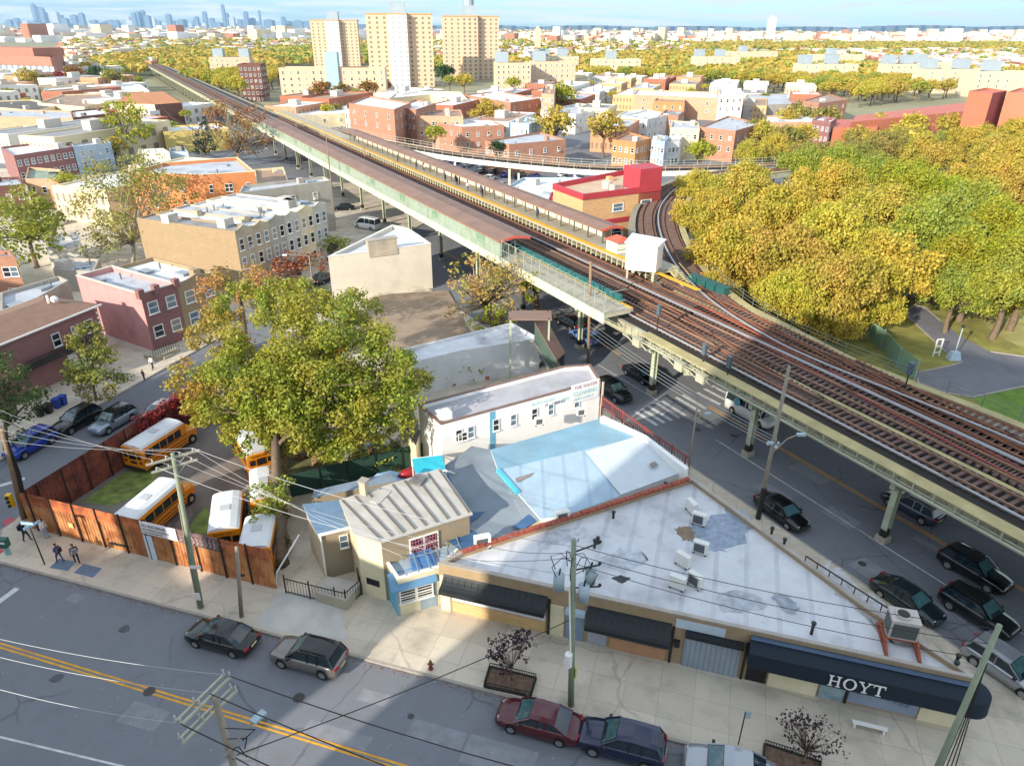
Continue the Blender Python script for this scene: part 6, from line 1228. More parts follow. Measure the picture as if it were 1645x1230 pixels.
# ---------------------------------------------------------------- trees
rng = np.random.default_rng(5)
def quads_mesh(name, V, mats, trunk=None):
    """V: (n,4,3) leaf quads; trunk: MB appended with material 1"""
    n = len(V); verts = V.reshape(-1, 3); nv = n * 4
    tv = np.array([tuple(v) for v in trunk.v], float).reshape(-1, 3) if trunk else np.zeros((0, 3)); tf = trunk.f if trunk else []
    me = bpy.data.meshes.new(name); me.vertices.add(nv + len(tv)); me.vertices.foreach_set('co', np.concatenate([verts, tv]).ravel())
    loops = np.concatenate([np.arange(nv)] + [np.array(f) + nv for f in tf]) if tf else np.arange(nv); tot = np.concatenate([np.full(n, 4), np.array([len(f) for f in tf], int)]) if tf else np.full(n, 4)
    me.loops.add(len(loops)); me.loops.foreach_set('vertex_index', loops.astype(np.int32)); me.polygons.add(len(tot))
    st = np.concatenate([[0], np.cumsum(tot)[:-1]]); me.polygons.foreach_set('loop_start', st.astype(np.int32)); me.polygons.foreach_set('loop_total', tot.astype(np.int32))
    for m in mats: me.materials.append(m)
    if tf: me.polygons.foreach_set('material_index', np.concatenate([np.zeros(n, int), np.ones(len(tf), int)]).astype(np.int32))
    me.update(calc_edges=True); return me
def leaves(centers, radii, per, size, flat=.75, hollow=.5, seed=0, droop=0.0):
    """clusters of leaf quads: each centre is a clump"""
    g = np.random.default_rng(seed); out = []
    for c, r in zip(centers, radii):
        k = max(4, int(per * r * r)); d = g.normal(size=(k, 3)); d /= np.linalg.norm(d, axis=1)[:, None]
        rr = r * (hollow + (1 - hollow) * g.random(k) ** .6) * (1 + .18 * g.normal(size=k)); p = d * rr[:, None]; p[:, 2] *= flat; p += np.array(c)
        nrm = d + .75 * g.normal(size=(k, 3)) + np.array([0, 0, .35]); nrm /= np.linalg.norm(nrm, axis=1)[:, None]
        t = np.cross(nrm, g.normal(size=(k, 3))); t /= np.linalg.norm(t, axis=1)[:, None] + 1e-9; b = np.cross(nrm, t)
        s = size * (.55 + .9 * g.random(k)); s2 = s * (.45 + .4 * g.random(k)); t *= s[:, None]; b *= s2[:, None]
        out.append(np.stack([p - t, p - b * 1.0, p + t, p + b * 1.0], 1))
    return np.concatenate(out)
def clumps(lobes, n, rmin, rmax, seed, low=-.35):
    """scatter clump centres near the surface of ellipsoid lobes ((x,y,z),rx,rz)"""
    g = random.Random(seed); cs = []; rs = []
    for (c, rx, rz) in lobes:
        for i in range(n):
            while True:
                d = Vector((g.gauss(0, 1), g.gauss(0, 1), g.gauss(0, 1))).normalized()
                if d.z > low or g.random() < .25: break
            k = .45 + .55 * g.random() ** .5; cs.append((c[0] + d.x * rx * k, c[1] + d.y * rx * k, c[2] + d.z * rz * k)); rs.append(g.uniform(rmin, rmax) * rx)
    return cs, rs
def limbs(b, base, fork, cs, seed, r0, count=14, rl=.3):
    g = random.Random(seed); base = Vector(base); fork = Vector(fork); mid = (base + fork) / 2 + Vector((g.uniform(-.2, .2), g.uniform(-.2, .2), 0)) * r0 * 3
    b.tube([base, base + Vector((0, 0, .3)) , mid, fork], [r0 * 1.5, r0 * 1.1, r0 * .9, r0 * .75], 8); sel = g.sample(cs, min(count, len(cs)))
    for c in sel:
        c = Vector(c); m = fork + (c - fork) * .5 + Vector((g.uniform(-1, 1), g.uniform(-1, 1), g.uniform(-.2, .8))) * (c - fork).length * .12
        b.tube([fork - (fork - mid) * g.random() * .5, m, c], [r0 * rl * 1.4, r0 * rl * .8, r0 * .06], 5)
        for _ in range(2): e = m + Vector((g.uniform(-1, 1), g.uniform(-1, 1), g.uniform(.1, 1))) * (c - m).length * .7; b.tube([m, e], [r0 * rl * .5, r0 * .04], 4)
m_bark = M('bark_grey_brown', '6d5c4c', .95, .25, 3, bump=.4); m_barkp = M('bark_pale', '9a8e78', .95, .2, 2)
L_ = {
 'green_yellow': M('foliage_green_yellow', '6a8024', .6, kind='leaf', col2='9aa02e', k=(.35, '9c9030')),
 'gold': M('foliage_gold', 'b8a034', .65, kind='leaf', col2='cfb64c', k=(.22, 'a8a034')),
 'gold2': M('foliage_gold_orange', 'b09838', .65, kind='leaf', col2='c8ac50', k=(.22, 'a49c38')),
 'green': M('foliage_green', '708834', .6, kind='leaf', col2='989e40', k=(.3, '9ca034')),
 'bright': M('foliage_bright_green', '80961f', .6, kind='leaf', col2='aeb030', k=(.3, '98921f')),
 'olive': M('foliage_sparse_olive', '8d8440', .7, kind='leaf', col2='b09a52', k=(.4, '7c8034')),
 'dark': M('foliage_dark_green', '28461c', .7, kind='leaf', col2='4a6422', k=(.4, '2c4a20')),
 'rust': M('foliage_rust', '94602a', .6, kind='leaf', col2='a8702a', k=(.3, '7c6a24')),
 'red': M('foliage_red', '8e2a20', .6, kind='leaf', col2='b24a30', k=(.5, '74262a')),
 'pink': M('foliage_pinkish_tan', 'b08050', .7, kind='leaf', col2='c89a58', k=(.35, '8f8a38')),
 'purple': M('foliage_purple', '35222e', .6, kind='leaf', col2='553240', k=(2, '2c1c28')),
 'fir': M('foliage_fir', '1d4030', .7, kind='leaf', col2='34584a', k=(1, '1c3a2c'))}
class BLD_(MB): pass
def hero(label, base, lobes, mat, per=36, size=.2, nc=16, rmin=.26, rmax=.42, r0=.4, forkz=None, seed=1, cat='tree', name='tree', bark=None, group=None, hollow=.45, trunkmat=None, limbn=16, fork=None):
    """base: world point; lobes: (px,py,z,r[,rz])"""
    bs = Vector(base); lb = []
    for l in lobes:
        c = P(l[0], l[1], l[2]) - bs; lb.append((tuple(c), l[3], l[4] if len(l) > 4 else l[3] * .8))
    cs, rs = clumps(lb, nc, rmin, rmax, seed); V = leaves(cs, rs, per, size, seed=seed, hollow=hollow)
    r = empty(name, bs, 0, label, cat, group); q = quads_mesh('crown', V, [mat]); mk('crown', q, r)
    cx = sum(l[0][0] for l in lb) / len(lb); cy = sum(l[0][1] for l in lb) / len(lb); fz = forkz or min(l[0][2] for l in lb) - .5
    b = MB(); limbs(b, (0, 0, 0), fork or (cx * .5, cy * .5, max(.8, fz)), cs, seed, r0, limbn); b.build('trunk', trunkmat or bark or m_bark, r, True); return r
bt = P(452, 905, .15)
big = hero('very large green and yellow tree spreading over the bus yard from an ivy clad trunk', bt, [(375, 632, 8, 3.6), (430, 560, 10.5, 4.0), (395, 500, 10.5, 3.0), (520, 520, 11, 4.2), (575, 580, 9.5, 4.0), (610, 640, 8, 3.0), (500, 640, 8.5, 4.0), (560, 680, 6.5, 2.6), (450, 650, 8, 2.6), (470, 490, 11, 3.2), (565, 500, 10, 2.8), (340, 660, 6.5, 1.8), (640, 600, 9, 2.6), (500, 580, 10, 4.2), (400, 600, 9, 3.6), (540, 700, 5.5, 1.8), (600, 690, 5.5, 1.8), (620, 665, 6.5, 2.4), (560, 640, 8, 3.4), (520, 680, 6, 2.4), (470, 690, 6.2, 2.4), (410, 670, 6.6, 2.6), (470, 700, 4.8, 2.0), (400, 690, 5.4, 2.2), (530, 715, 4.6, 2.0), (440, 670, 7, 2.6), (445, 650, 8, 3.4), (480, 680, 6.5, 2.8), (400, 665, 6.8, 2.8)], L_['green_yellow'], per=165, size=.135, nc=21, rmin=.22, rmax=.38, r0=.42, forkz=5.6, seed=3, hollow=.35, limbn=26, fork=tuple(P(442, 668, 7.4) - bt))
cs, rs = clumps([(tuple(P(*l[:3]) - bt), l[3], l[3] * .8) for l in ((345, 560, 9.5, 2.8), (320, 600, 8.5, 2.6), (360, 520, 10.2, 2.4), (330, 640, 7.4, 2.2), (450, 480, 11.2, 2.2))], 16, .2, .36, 44); mk('tan_crown', quads_mesh('tan_crown', leaves(cs, rs, 150, .13, seed=45, hollow=.35), [M('foliage_tan_tips', '9c8a34', .6, kind='leaf', col2='b49a44', k=(.35, 'a67c3c'))]), big)
b = MB(); tz = P(440, 690, 6.2) - bt; g_ = random.Random(4); cs = [tuple(Vector((0, 0, 0)) + tz * (i / 24) + Vector((g_.uniform(-.3, .3), g_.uniform(-.3, .3), 0))) for i in range(25)]; b.tube([(0, 0, 0), tz * .5 + Vector((.2, 0, 0)), tz], [.5, .42, .36], 8); b.build('lower_trunk', m_bark, big)
mk('trunk_ivy', quads_mesh('trunk_ivy', leaves(cs, [.55] * 25, 1100, .085, flat=1.2, seed=8), [M('foliage_brown_ivy', '7a5636', .8, kind='leaf', col2='98704a', k=(.8, '5a5a2c'))]), big)
hero('tan and pinkish crowned tree rising behind the big yard tree', P(395, 560, .1), [(385, 455, 9, 3.4), (350, 475, 8.5, 2.6), (430, 470, 9, 3)], L_['pink'], per=40, size=.17, nc=16, seed=5)
hero('small feathery green tree leaning over the white bus roof', P(446, 880, .15), [(440, 800, 3.6, 1.5), (425, 822, 3.2, 1.1), (455, 780, 4, 1.0), (420, 790, 3.4, 1.0)], L_['green'], per=130, size=.11, nc=14, r0=.1, seed=6, group=None)
hero('orange tipped green street tree in front of the brown brick houses', P(155, 642, .14), [(150, 590, 4.4, 2.6), (140, 550, 6.5, 1.8), (165, 615, 3.4, 2.2), (125, 612, 3.4, 1.8), (143, 528, 8, 1.0)], M('foliage_orange_tip', '567028', .6, kind='leaf', col2='7f8c30', k=(.3, '8a8434')), per=110, size=.14, nc=16, r0=.14, seed=7)
hero('leafy dark green tree cut by the left picture edge', P(10, 720, .14), [(15, 640, 5, 2.8), (-15, 610, 6, 3), (20, 680, 3.6, 2.0), (40, 650, 4, 1.5)], M('foliage_edge_green', '3c5a22', .6, kind='leaf', col2='6a7a34', k=(.4, '2c4a20')), per=60, size=.16, nc=12, r0=.18, seed=8)
hero('broad bright green tree at the left edge above the brick house', P(60, 430, .1), [(30, 345, 8, 5), (55, 385, 6, 4), (0, 380, 7, 5), (75, 350, 7, 3)], L_['green'], per=26, size=.28, nc=16, r0=.35, seed=9)
hero('large thin olive tree with bare limbs before the orange building', P(215, 430, .1), [(200, 290, 11, 6, 5), (160, 330, 9, 5), (240, 310, 10, 6), (190, 380, 6, 5), (280, 310, 8, 4), (230, 270, 12, 4), (150, 390, 4, 3)], L_['olive'], per=20, size=.2, nc=24, rmin=.2, rmax=.38, r0=.35, seed=10, limbn=50, bark=m_barkp)
hero('small yellow green tree left of the thin olive tree', P(112, 340, .1), [(110, 300, 5, 3), (105, 290, 7, 2.4)], L_['bright'], per=26, size=.25, nc=14, seed=11)
hero('tall ragged bright green tree between the left rowhouses', P(205, 250, .1), [(205, 195, 10, 6.5), (190, 185, 13, 5), (220, 215, 8, 5), (200, 165, 16, 3)], L_['bright'], per=14, size=.4, nc=18, rmin=.16, rmax=.3, seed=12)
hero('narrow blue green fir by the yellow building', P(328, 248, .1), [(327, 240, 3, 3.4, 3), (327, 226, 7, 2.6, 3), (327, 210, 11, 1.6, 3), (327, 200, 14, .8, 2)], L_['fir'], per=26, size=.3, nc=12, seed=13)
hero('thin orange and olive tree against the far station wall', P(385, 268, .1), [(370, 200, 12, 7), (395, 225, 8, 6), (355, 180, 14, 5), (400, 190, 11, 5), (385, 240, 5, 5)], M('foliage_orange_olive', '8a7a38', .7, kind='leaf', col2='a88a48', k=(.15, '8a5a30')), per=9, size=.34, nc=18, rmin=.18, rmax=.32, seed=14, limbn=30, bark=m_barkp)
hero('rounded green bush left of the white wedge building', P(530, 418, .1), [(530, 395, 2.6, 2.4), (545, 392, 2.4, 1.8)], L_['green'], per=40, size=.22, nc=14, seed=15)
hero('wide thin pinkish tree between the tan yard and the viaduct', P(790, 505, .1), [(770, 440, 7.5, 3.6), (800, 455, 7, 3.6), (830, 450, 7, 3), (745, 470, 5.5, 2.2), (790, 490, 4, 3), (735, 500, 3.5, 1.5)], L_['pink'], per=22, size=.19, nc=16, rmin=.24, rmax=.4, seed=16, limbn=60, bark=m_barkp)
hero('small golden tree right of the thin pinkish one by the girder', P(862, 500, .1), [(860, 468, 5, 1.7), (855, 455, 6.2, 1.5)], L_['bright'], per=60, size=.2, nc=12, seed=17)
hero('bright green weedy bush on the rear roof edge', P(795, 528, 2.5), [(790, 512, 3.8, 1.8), (810, 518, 3.4, 1.4), (765, 520, 3.2, 1.2)], L_['bright'], per=60, size=.17, nc=12, seed=18, name='bush', cat='bush')
hero('low weeds and vines in the gap behind the painted building', P(745, 600, .2), [(735, 590, 1.6, 1.3), (760, 597, 1.4, 1.2), (715, 600, 1.4, 1.0)], L_['green'], per=60, size=.14, nc=10, seed=19, name='bush', cat='bush')
hero('red autumn shrubs at the foot of the stone rowhouses', P(480, 440, .1), [(470, 428, 3, 2.6), (500, 425, 3, 2.6), (450, 432, 3, 2.2)], M('foliage_red_brown', '9a5a34', .7, kind='leaf', col2='b87a50', k=(.4, '8a4430')), per=30, size=.2, nc=14, seed=20, name='shrub', cat='shrub')
hero('purple leaved shrub in the planter by the burgundy sedan', P(822, 1092, .2), [(822, 1048, 1.9, 1.25, 1.2), (840, 1028, 2.5, .8), (802, 1040, 2.2, .8)], L_['purple'], per=90, size=.1, nc=22, r0=.05, forkz=.6, seed=21, name='shrub', cat='shrub', limbn=30, hollow=.2, rmin=.2, rmax=.4)
hero('bare twiggy purple brown bush in the planter by the silver sedan', P(1290, 1225, .2), [(1300, 1182, 1.9, 1.35, 1.1), (1278, 1168, 2.2, 1.0), (1325, 1190, 1.8, 1.0)], L_['purple'], per=55, size=.085, nc=20, r0=.06, forkz=.5, seed=22, name='shrub', cat='shrub', limbn=48, hollow=.1)
hero('leafy green saplings at the foot of the white painted building', P(610, 735, .15), [(600, 725, 1.8, 1.5), (625, 730, 1.4, 1.2), (575, 722, 1.6, 1.3), (550, 730, 1.2, 1.2)], L_['green'], per=80, size=.12, nc=10, r0=.06, seed=51, name='bush', cat='bush')
# red creeper over the side fence
cr = empty('creeper', (*(f3a + f3d * 7), 0), 0, 'red autumn creeper spilling over the dark red side fence', 'creeper'); cs = []; g_ = random.Random(9)
for i in range(120): s = g_.uniform(4, 14) ; q = f3d * s + perpL(f3d) * g_.uniform(-.5, .6); cs.append((q.x, q.y, 3.6 - (g_.random() ** 1.5) * (.6 + s * .25)))
mk('foliage', quads_mesh('foliage', leaves(cs, [.5] * 120, 160, .1, seed=3), [L_['red']]), cr)
wd_ = empty('undergrowth', P(560, 715, .2), 0, 'tangled weeds and saplings beneath the big tree', 'undergrowth'); cs = [tuple(P(random.Random(i).uniform(480, 650), random.Random(i + 99).uniform(700, 755), .5) - wd_.location) for i in range(40)]
mk('foliage', quads_mesh('foliage', leaves(cs, [.55] * 40, 90, .1, seed=4), [M('foliage_weeds', '4c5f22', .7, kind='leaf', col2='7d8436', k=(.5, '6a5a30'))]), wd_)
# ---- repeated trees share a few crown meshes
PROTO = {}
def proto(kind, mat, seed, per=8, size=.42, R=6.0, nc=26, lobes=None):
    lb = lobes or [((0, 0, 0), R * .62, R * .5), ((R * .4, R * .1, -.6), R * .5, R * .42), ((-R * .38, R * .25, -.3), R * .5, R * .42), ((-.1 * R, -R * .42, -.5), R * .5, R * .4), ((.1 * R, .4 * R, .3), R * .45, R * .4)]
    cs, rs = clumps(lb, nc, .24, .42, seed); V = leaves(cs, rs, per, size, seed=seed, hollow=.45); t = MB(); limbs(t, (0, 0, -9), (0, 0, -3.5), cs, seed, .38, 16)
    PROTO[kind] = [(quads_mesh('crown', V, [mat]), t.mesh('trunk', m_bark, True))]; 
for kd, mt, sd_ in (('gold', L_['gold'], 31), ('goldb', L_['gold2'], 32), ('goldc', L_['gold'], 33), ('green', L_['green'], 34), ('bright', L_['bright'], 35), ('olive', L_['olive'], 36), ('rust', L_['rust'], 37), ('red', L_['red'], 38), ('dark', L_['dark'], 39)): proto(kd, mt, sd_)
for kd, mt, sd_ in (('Ngold', L_['gold'], 41), ('Ngoldb', L_['gold2'], 42), ('Ngreen', L_['green'], 43), ('Nbright', L_['bright'], 44), ('Nolive', L_['olive'], 45)): proto(kd, mt, sd_, per=(60 if kd == 'Nolive' else 120), size=.15, nc=28)
tcol = {'gold': 'golden yellow', 'goldb': 'amber yellow', 'goldc': 'golden yellow', 'green': 'green', 'bright': 'bright lime green', 'olive': 'thin olive brown', 'rust': 'rust brown', 'red': 'red', 'dark': 'dark green'}
def tree(kind, x, y, s=1.0, label=None, group=None, zc=9.0, rz=None, sz=1.0):
    """x, y world; crown centre at zc"""
    k = zc / 9.0; r = empty('tree', (x, y, 0), rnd.uniform(0, 6.28) if rz is None else rz, label or '%s tree' % tcol[kind.lstrip('N')], 'tree', group)
    c, t = PROTO[kind][0]; mk('crown', c, r, (0, 0, zc), 0, (s, s, s * sz)); mk('trunk', t, r, (0, 0, zc), 0, (s, s, k)); return r
def ptree(kind, px, py, s, label, zc=9.0, sz=1.0, group=None): q = P(px, py, zc); return tree(kind, q.x, q.y, s, label, group, zc, None, sz)
park = [('Ngold', 1140, 345, 1.05, 9), ('Ngoldb', 1200, 300, 1.15, 10), ('Ngold', 1265, 340, 1.2, 11), ('Ngold', 1180, 400, 1.1, 9.5), ('Ngoldb', 1260, 415, 1.15, 9.5), ('Ngold', 1330, 300, 1.2, 11), ('Ngold', 1350, 385, 1.2, 10.5), ('Ngoldb', 1415, 340, 1.2, 11), ('Ngold', 1425, 425, 1.1, 9), ('Ngoldb', 1340, 455, 1.05, 8.5), ('Ngold', 1270, 470, .8, 7.5), ('Ngold', 1120, 300, .85, 8), ('Ngold', 1150, 460, .6, 6.5),
        ('Ngreen', 1500, 380, 1.2, 10), ('Nbright', 1570, 420, 1.1, 9), ('Ngreen', 1560, 340, 1.2, 11), ('Nbright', 1620, 370, 1.2, 10.5), ('Nbright', 1500, 310, 1.1, 11), ('Ngreen', 1625, 450, 1.0, 8.5), ('Ngold', 1590, 290, 1.2, 11), ('Ngoldb', 1650, 300, 1.2, 11), ('Ngreen', 1540, 460, .8, 7), ('Nbright', 1660, 420, 1.1, 10),
        ('Ngreen', 1290, 262, 1.0, 9), ('Ngreen', 1350, 262, 1.1, 9.5), ('Ngreen', 1400, 275, 1.0, 9), ('Nolive', 1360, 228, 1.2, 10), ('Nolive', 1430, 240, 1.3, 11), ('Nolive', 1300, 225, 1.1, 9), ('Ngold', 1250, 240, 1.1, 8), ('Ngoldb', 1210, 245, 1.0, 8), ('Ngoldb', 1490, 250, 1.3, 11), ('Ngold', 1550, 235, 1.3, 11), ('Ngoldb', 1610, 225, 1.3, 11), ('Ngold', 1640, 260, 1.2, 11), ('Nolive', 1500, 215, 1.2, 10), ('Ngoldb', 1570, 200, 1.2, 10), ('Ngold', 1640, 195, 1.3, 11), ('Nbright', 1460, 290, 1.1, 9), ('Nolive', 1440, 205, 1.2, 10), ('Nolive', 1380, 205, 1.0, 9), ('Ngold', 1260, 210, 1.0, 7)]
park += [('Ngold', 1330, 510, .75, 4.6), ('Ngold', 1270, 500, .7, 4.2), ('Ngoldb', 1215, 465, .8, 4.6), ('Ngold', 1400, 490, .7, 4.6), ('Ngold', 1160, 430, .8, 5), ('Ngoldb', 1110, 375, .8, 6), ('Ngold', 1100, 330, .8, 6), ('Ngold', 1310, 440, 1.0, 6), ('Ngreen', 1470, 440, .8, 5), ('Nbright', 1600, 470, .8, 4.6), ('Ngreen', 1510, 430, .9, 6)]
for i, (k, x, y, s, zc) in enumerate(park):
    y += 24 if y < 229 else 0; zc -= .6 if y > 255 else 3.2; ptree(k, x, y, s, '%s tree in the dense park woods beside the curved track' % tcol[k[1:]], zc, 1.2, '%s trees in the park beside the curve' % tcol[k[1:]])
mid = [('gold', 745, 128, 1.1, 'pale golden tree in front of the tower shadow'), ('goldb', 783, 176, 1.1, 'golden orange round tree among the right rowhouses'), ('bright', 905, 150, 1.2, 'tallest bright green tree standing above the right rowhouses'), ('goldb', 893, 195, 1.3, 'golden olive tree below the tall bright green one'), ('goldb', 972, 200, 1.1, 'golden brown tree left of the orange corner house'),
       ('bright', 697, 212, .65, 'yellow green round tree beside the branch viaduct'), ('bright', 1128, 240, .75, 'lime green tree next to the branch viaduct end'), ('dark', 798, 234, .45, 'small dark conifer before the flat brick building'),
       ('rust', 515, 142, 1.1, 'rust brown tree below the blue stair tower, leftmost of four'), ('rust', 547, 142, .9, 'rust brown tree, second from left before the slab block'), ('rust', 592, 140, 1.0, 'rust brown tree before the right half of the slab block'), ('rust', 620, 137, .8, 'rust brown tree at the foot of the tallest tower'),
       ('dark', 712, 115, 1.5, 'dark shaded tree mass left of the shadowed tower'), ('dark', 735, 100, 1.4, 'upper dark shaded tree left of the shadowed tower'), ('green', 722, 128, .8, 'green tree edge lit below the shaded trees'), ('bright', 825, 132, .9, 'yellow tree in front of the six storey right block'), ('goldb', 868, 112, 1.4, 'large amber tree right of the six storey block'),  # the shaded trees get dark leaves, their shade put into the colour
       ('gold', 380, 135, 1.2, 'golden tree overhanging the viaduct by the brown block'), ('goldb', 43, 122, 1.3, 'orange gold tree before the brick courthouse'), ('red', 96, 122, .9, 'red maple near the brick courthouse'), ('rust', 120, 116, 1.3, 'orange maple right of the red one'), ('red', 140, 122, .6, 'small red brown tree right of the orange maple'), ('dark', 160, 118, 1.5, 'dark green tree left of the far viaduct'), ('olive', 182, 122, 1.3, 'olive tree left of the far viaduct'), ('dark', 75, 128, .8, 'small dark tree between the orange and red ones')]
for k, x, y, s, l in mid: ptree(k, x, y, s, l, 7.5 if s < 1 else 9.5, 1.25 if 'tallest' in l else 1.0)
# ---------------------------------------------------------------- rowhouses and mid distance buildings
BR = {n: M(n + '_brick', c, .85, .12, .6, kind='brick', k=(1.4, 1.4), stain=.2) for n, c in (('red', 'b08068'), ('brown', '6f4a42'), ('plum', '8f6462'), ('orange', 'c48858'), ('tan', '9c866c'), ('salmon', 'c49c80'))}
ST_ = {n: M(n + '_render', c, .85, .1, .4, stain=.3) for n, c in (('cream', 'd8c8a4'), ('white', 'd9d6cf'), ('pink', 'c28d8a'), ('grey', 'a8a196'), ('yellow', 'd9c070'), ('blue', 'a3b6c6'), ('stone', 'b3a58c'), ('lightgrey', 'c0bab0'))}
RF = {n: M(n + '_roofing', c, .75, .12, .25, stain=.45) for n, c in (('white', 'd6d8da'), ('silver', 'b3b8c0'), ('grey', '8f8f90'), ('tan', 'a08470'), ('dark', '5e5854'), ('green', '8b9a86'))}
def row(p, u, s0, s1, depth, z, wall, roofm, label, side=None, group=None, wz=(), nw=2, ww=.9, wh=1.5, par=.5, near=False, cop=None, cat='rowhouse', name='rowhouse', scallop=False):
    n = perpL(u); pts = [p + u * s0 + n * depth, p + u * s0, p + u * s1, p + u * s1 + n * depth]
    r = bldw(name, label, cat, pts, z, wall, roofm, par, .25, cop, group, [(1, nw, [zz], ww, wh) for zz in wz], near, {0: side or wall, 2: side or wall, 3: side or wall})
    if scallop:
        lp, zz = root_info[r.name]; a, b_ = Vector(lp[1]), Vector(lp[2]); d = (b_ - a); b = MB(); m = 8
        prof = [0, .0, .1, .3, .5, .3, .1, 0, 0]
        for i in range(m): q0, q1 = a + d * (i / m), a + d * ((i + 1) / m); nn = Vector((d.y, -d.x)).normalized() * .12; b.hexa([(*(q0 + nn * .2), z - .02), (*(q1 + nn * .2), z - .02), (*(q1 - nn * 2), z - .02), (*(q0 - nn * 2), z - .02)], [(*(q0 + nn * .2), z + .1 + prof[i]), (*(q1 + nn * .2), z + .1 + prof[i + 1]), (*(q1 - nn * 2), z + .1 + prof[i + 1]), (*(q0 - nn * 2), z + .1 + prof[i])])
        b.build('shaped_parapet', wall, r)
    return r
pk0, pk1 = V2(P(225, 473, 7.3)), V2(P(283, 455, 7.3)); pu = (pk1 - pk0).normalized(); pw_ = (pk1 - pk0).length
h1 = row(pk0, pu, 0, pw_, 13, 7.3, BR['plum'], RF['silver'], 'brick fronted rowhouse with a blank pink side wall facing the empty lot', ST_['pink'], 'rowhouses on the side street', (1.6, 4.6), 2, 1.3, 1.5, near=True, cop=M('coping_stone', 'c9c2b6', .7, .08, 1), par=.6)
lp, zz = root_info[h1.name]; b = MB(); a_, c_ = Vector(lp[1]), Vector(lp[2]); d = c_ - a_
for t in (0, .42, .98): q = a_ + d * t; b.box(q.x - .35, q.x + .35, q.y - .35, q.y + .35, 6.8, 7.9)
b.build('parapet_pier', BR['plum'], h1)
row(pk0, pu, pw_ + .02, pw_ * 2 + 1, 13, 7.1, BR['tan'], RF['white'], 'tan brick rowhouse with a rounded parapet next to the pink sided house', None, 'rowhouses on the side street', (1.6, 4.4), 2, 1.4, 1.6, near=True, scallop=True)
st0 = V2(P(243, 566)); 
sp2 = empty('front_stoop', P(262, 572, .14), math.atan2(pu.y, pu.x), 'dark fenced front stoop before the brick fronted rowhouse', 'stoop'); b = MB(); b.box(-1.5, 1.8, -.6, 1.4, 0, .5); b.box(-.5, .8, -1.0, -.6, 0, .25); b.build('steps', m_plat, sp2); b = MB(); [b.bar((x, y_, .5), (x, y_, 1.4), .04) for x in np.linspace(-1.5, 1.8, 12) for y_ in (-.6,)]; b.bar((-1.5, -.6, 1.4), (1.8, -.6, 1.4), .05); b.build('railing', m_blkp, sp2)
# brown brick double house with balcony
bb0, bb1 = V2(P(-60, 570, 6.9)), V2(P(153, 486, 6.9)); bu = (bb1 - bb0).normalized(); bl_ = (bb1 - bb0).length; n_ = perpL(bu)
hb = bldw('brick_house', 'brown brick double house with a long black railed balcony and brown hip roof', 'house', [bb0, bb1, bb1 + n_ * 8, bb0 + n_ * 8], 6.6, BR['plum'], RF['tan'], 0, .2, None, 'rowhouses on the side street', [(0, [.62, .78, .9], [3.9], 1.0, 1.5), (0, [.7, .84], [.5], .9, 2.0)], True, None)
b = MB(); e_ = .35; z0_ = 6.62; b.add([(-e_, -e_, z0_), (bl_ + e_, -e_, z0_), (bl_ + e_, 8 + e_, z0_), (-e_, 8 + e_, z0_), (3, 4, z0_ + 1.1), (bl_ - 3, 4, z0_ + 1.1)], [(0, 1, 5, 4), (1, 2, 5), (2, 3, 4, 5), (3, 0, 4), (3, 2, 1, 0)]); b.build('hip_roof', M('brown_shingle', '866a5a', .85, .12, 1.2), hb)
b = MB(); b.box(-.4, bl_ + .4, -.45, -.3, 6.5, 6.66); b.build('gutter', m_white, hb)
b = MB(); b.box(bl_ * .3, bl_ * .86, -1.3, -.02, 3.2, 3.35); [b.bar((x, -1.28, 3.35), (x, -1.28, 4.2), .05) for x in np.linspace(bl_ * .3, bl_ * .86, 40)]; b.bar((bl_ * .3, -1.28, 4.2), (bl_ * .86, -1.28, 4.2), .08); b.bar((bl_ * .3, -1.3, 3.6), (bl_ * .86, -1.3, 3.6), .03, .6); b.build('balcony', m_blkp, hb)
for t in (.66, .76): MB().box(bl_ * t, bl_ * t + 1.1, -.08, -.02, .3, 2.5).build('door', m_white, hb)
b = MB(); [b.box(bl_ * .985 - .1, bl_ * .985 + .25, -.07, -.01, z_, z_ + .3) for z_ in np.arange(.2, 6.3, .6)]; b.build('quoins', m_white, hb)
b = MB(); b.tube([(bl_ * .8, 3.2, 7.1), (bl_ * .8, 3.2, 8.4)], .12); b.ball((bl_ * .82, 2.6, 7.9), .4); b.build('roof_vent_and_dish', m_white, hb)
# stone rowhouses beyond, with scalloped parapets
ra, rb_ = V2(P(377, 372, 9.5)), V2(P(523, 325, 9.5)); ru = (rb_ - ra).normalized(); rl = (rb_ - ra).length; nh = 6
cols_ = ['stone', 'stone', 'grey', 'lightgrey', 'cream', 'lightgrey']
for i in range(nh): row(ra, ru, rl * i / nh, rl * (i + 1) / nh - .03, 19, 9.5 - .15 * (i % 2), ST_[cols_[i]], RF[['grey', 'white', 'silver', 'white', 'white', 'silver'][i]], 'three storey stone rowhouse of the scalloped row, ' + ['weathered, with the tan brick end wall', 'brownish, next to the tan walled end house', 'dull grey, near the middle', 'light grey, just past the middle', 'creamy, last but one toward the station', 'pale, at the station end'][i], BR['tan'] if i == 0 else None, 'scalloped stone rowhouses', (1.0, 3.9, 6.6), 2, .9, 1.7, near=(i < 3), par=.25, scallop=True)
def nb(label, roof, z, wall, roofm, wins=(), cat='building', name='building', par=.5, wm=None, cop=None, group=None, near=False): return bld(name, label, cat, roof, z, wall, roofm, par, .25, cop, group, wins, near, wm)
nb('grey weathered block with a silver roof and two small side windows', [(383, 310), (532, 290), (520, 283), (390, 298)], 9.5, ST_['grey'], RF['silver'], [(0, [.55, .8], [6.5], .9, 1.3), (1, 3, [2, 5, 7.6], .8, 1.4)], name='apartment_house')
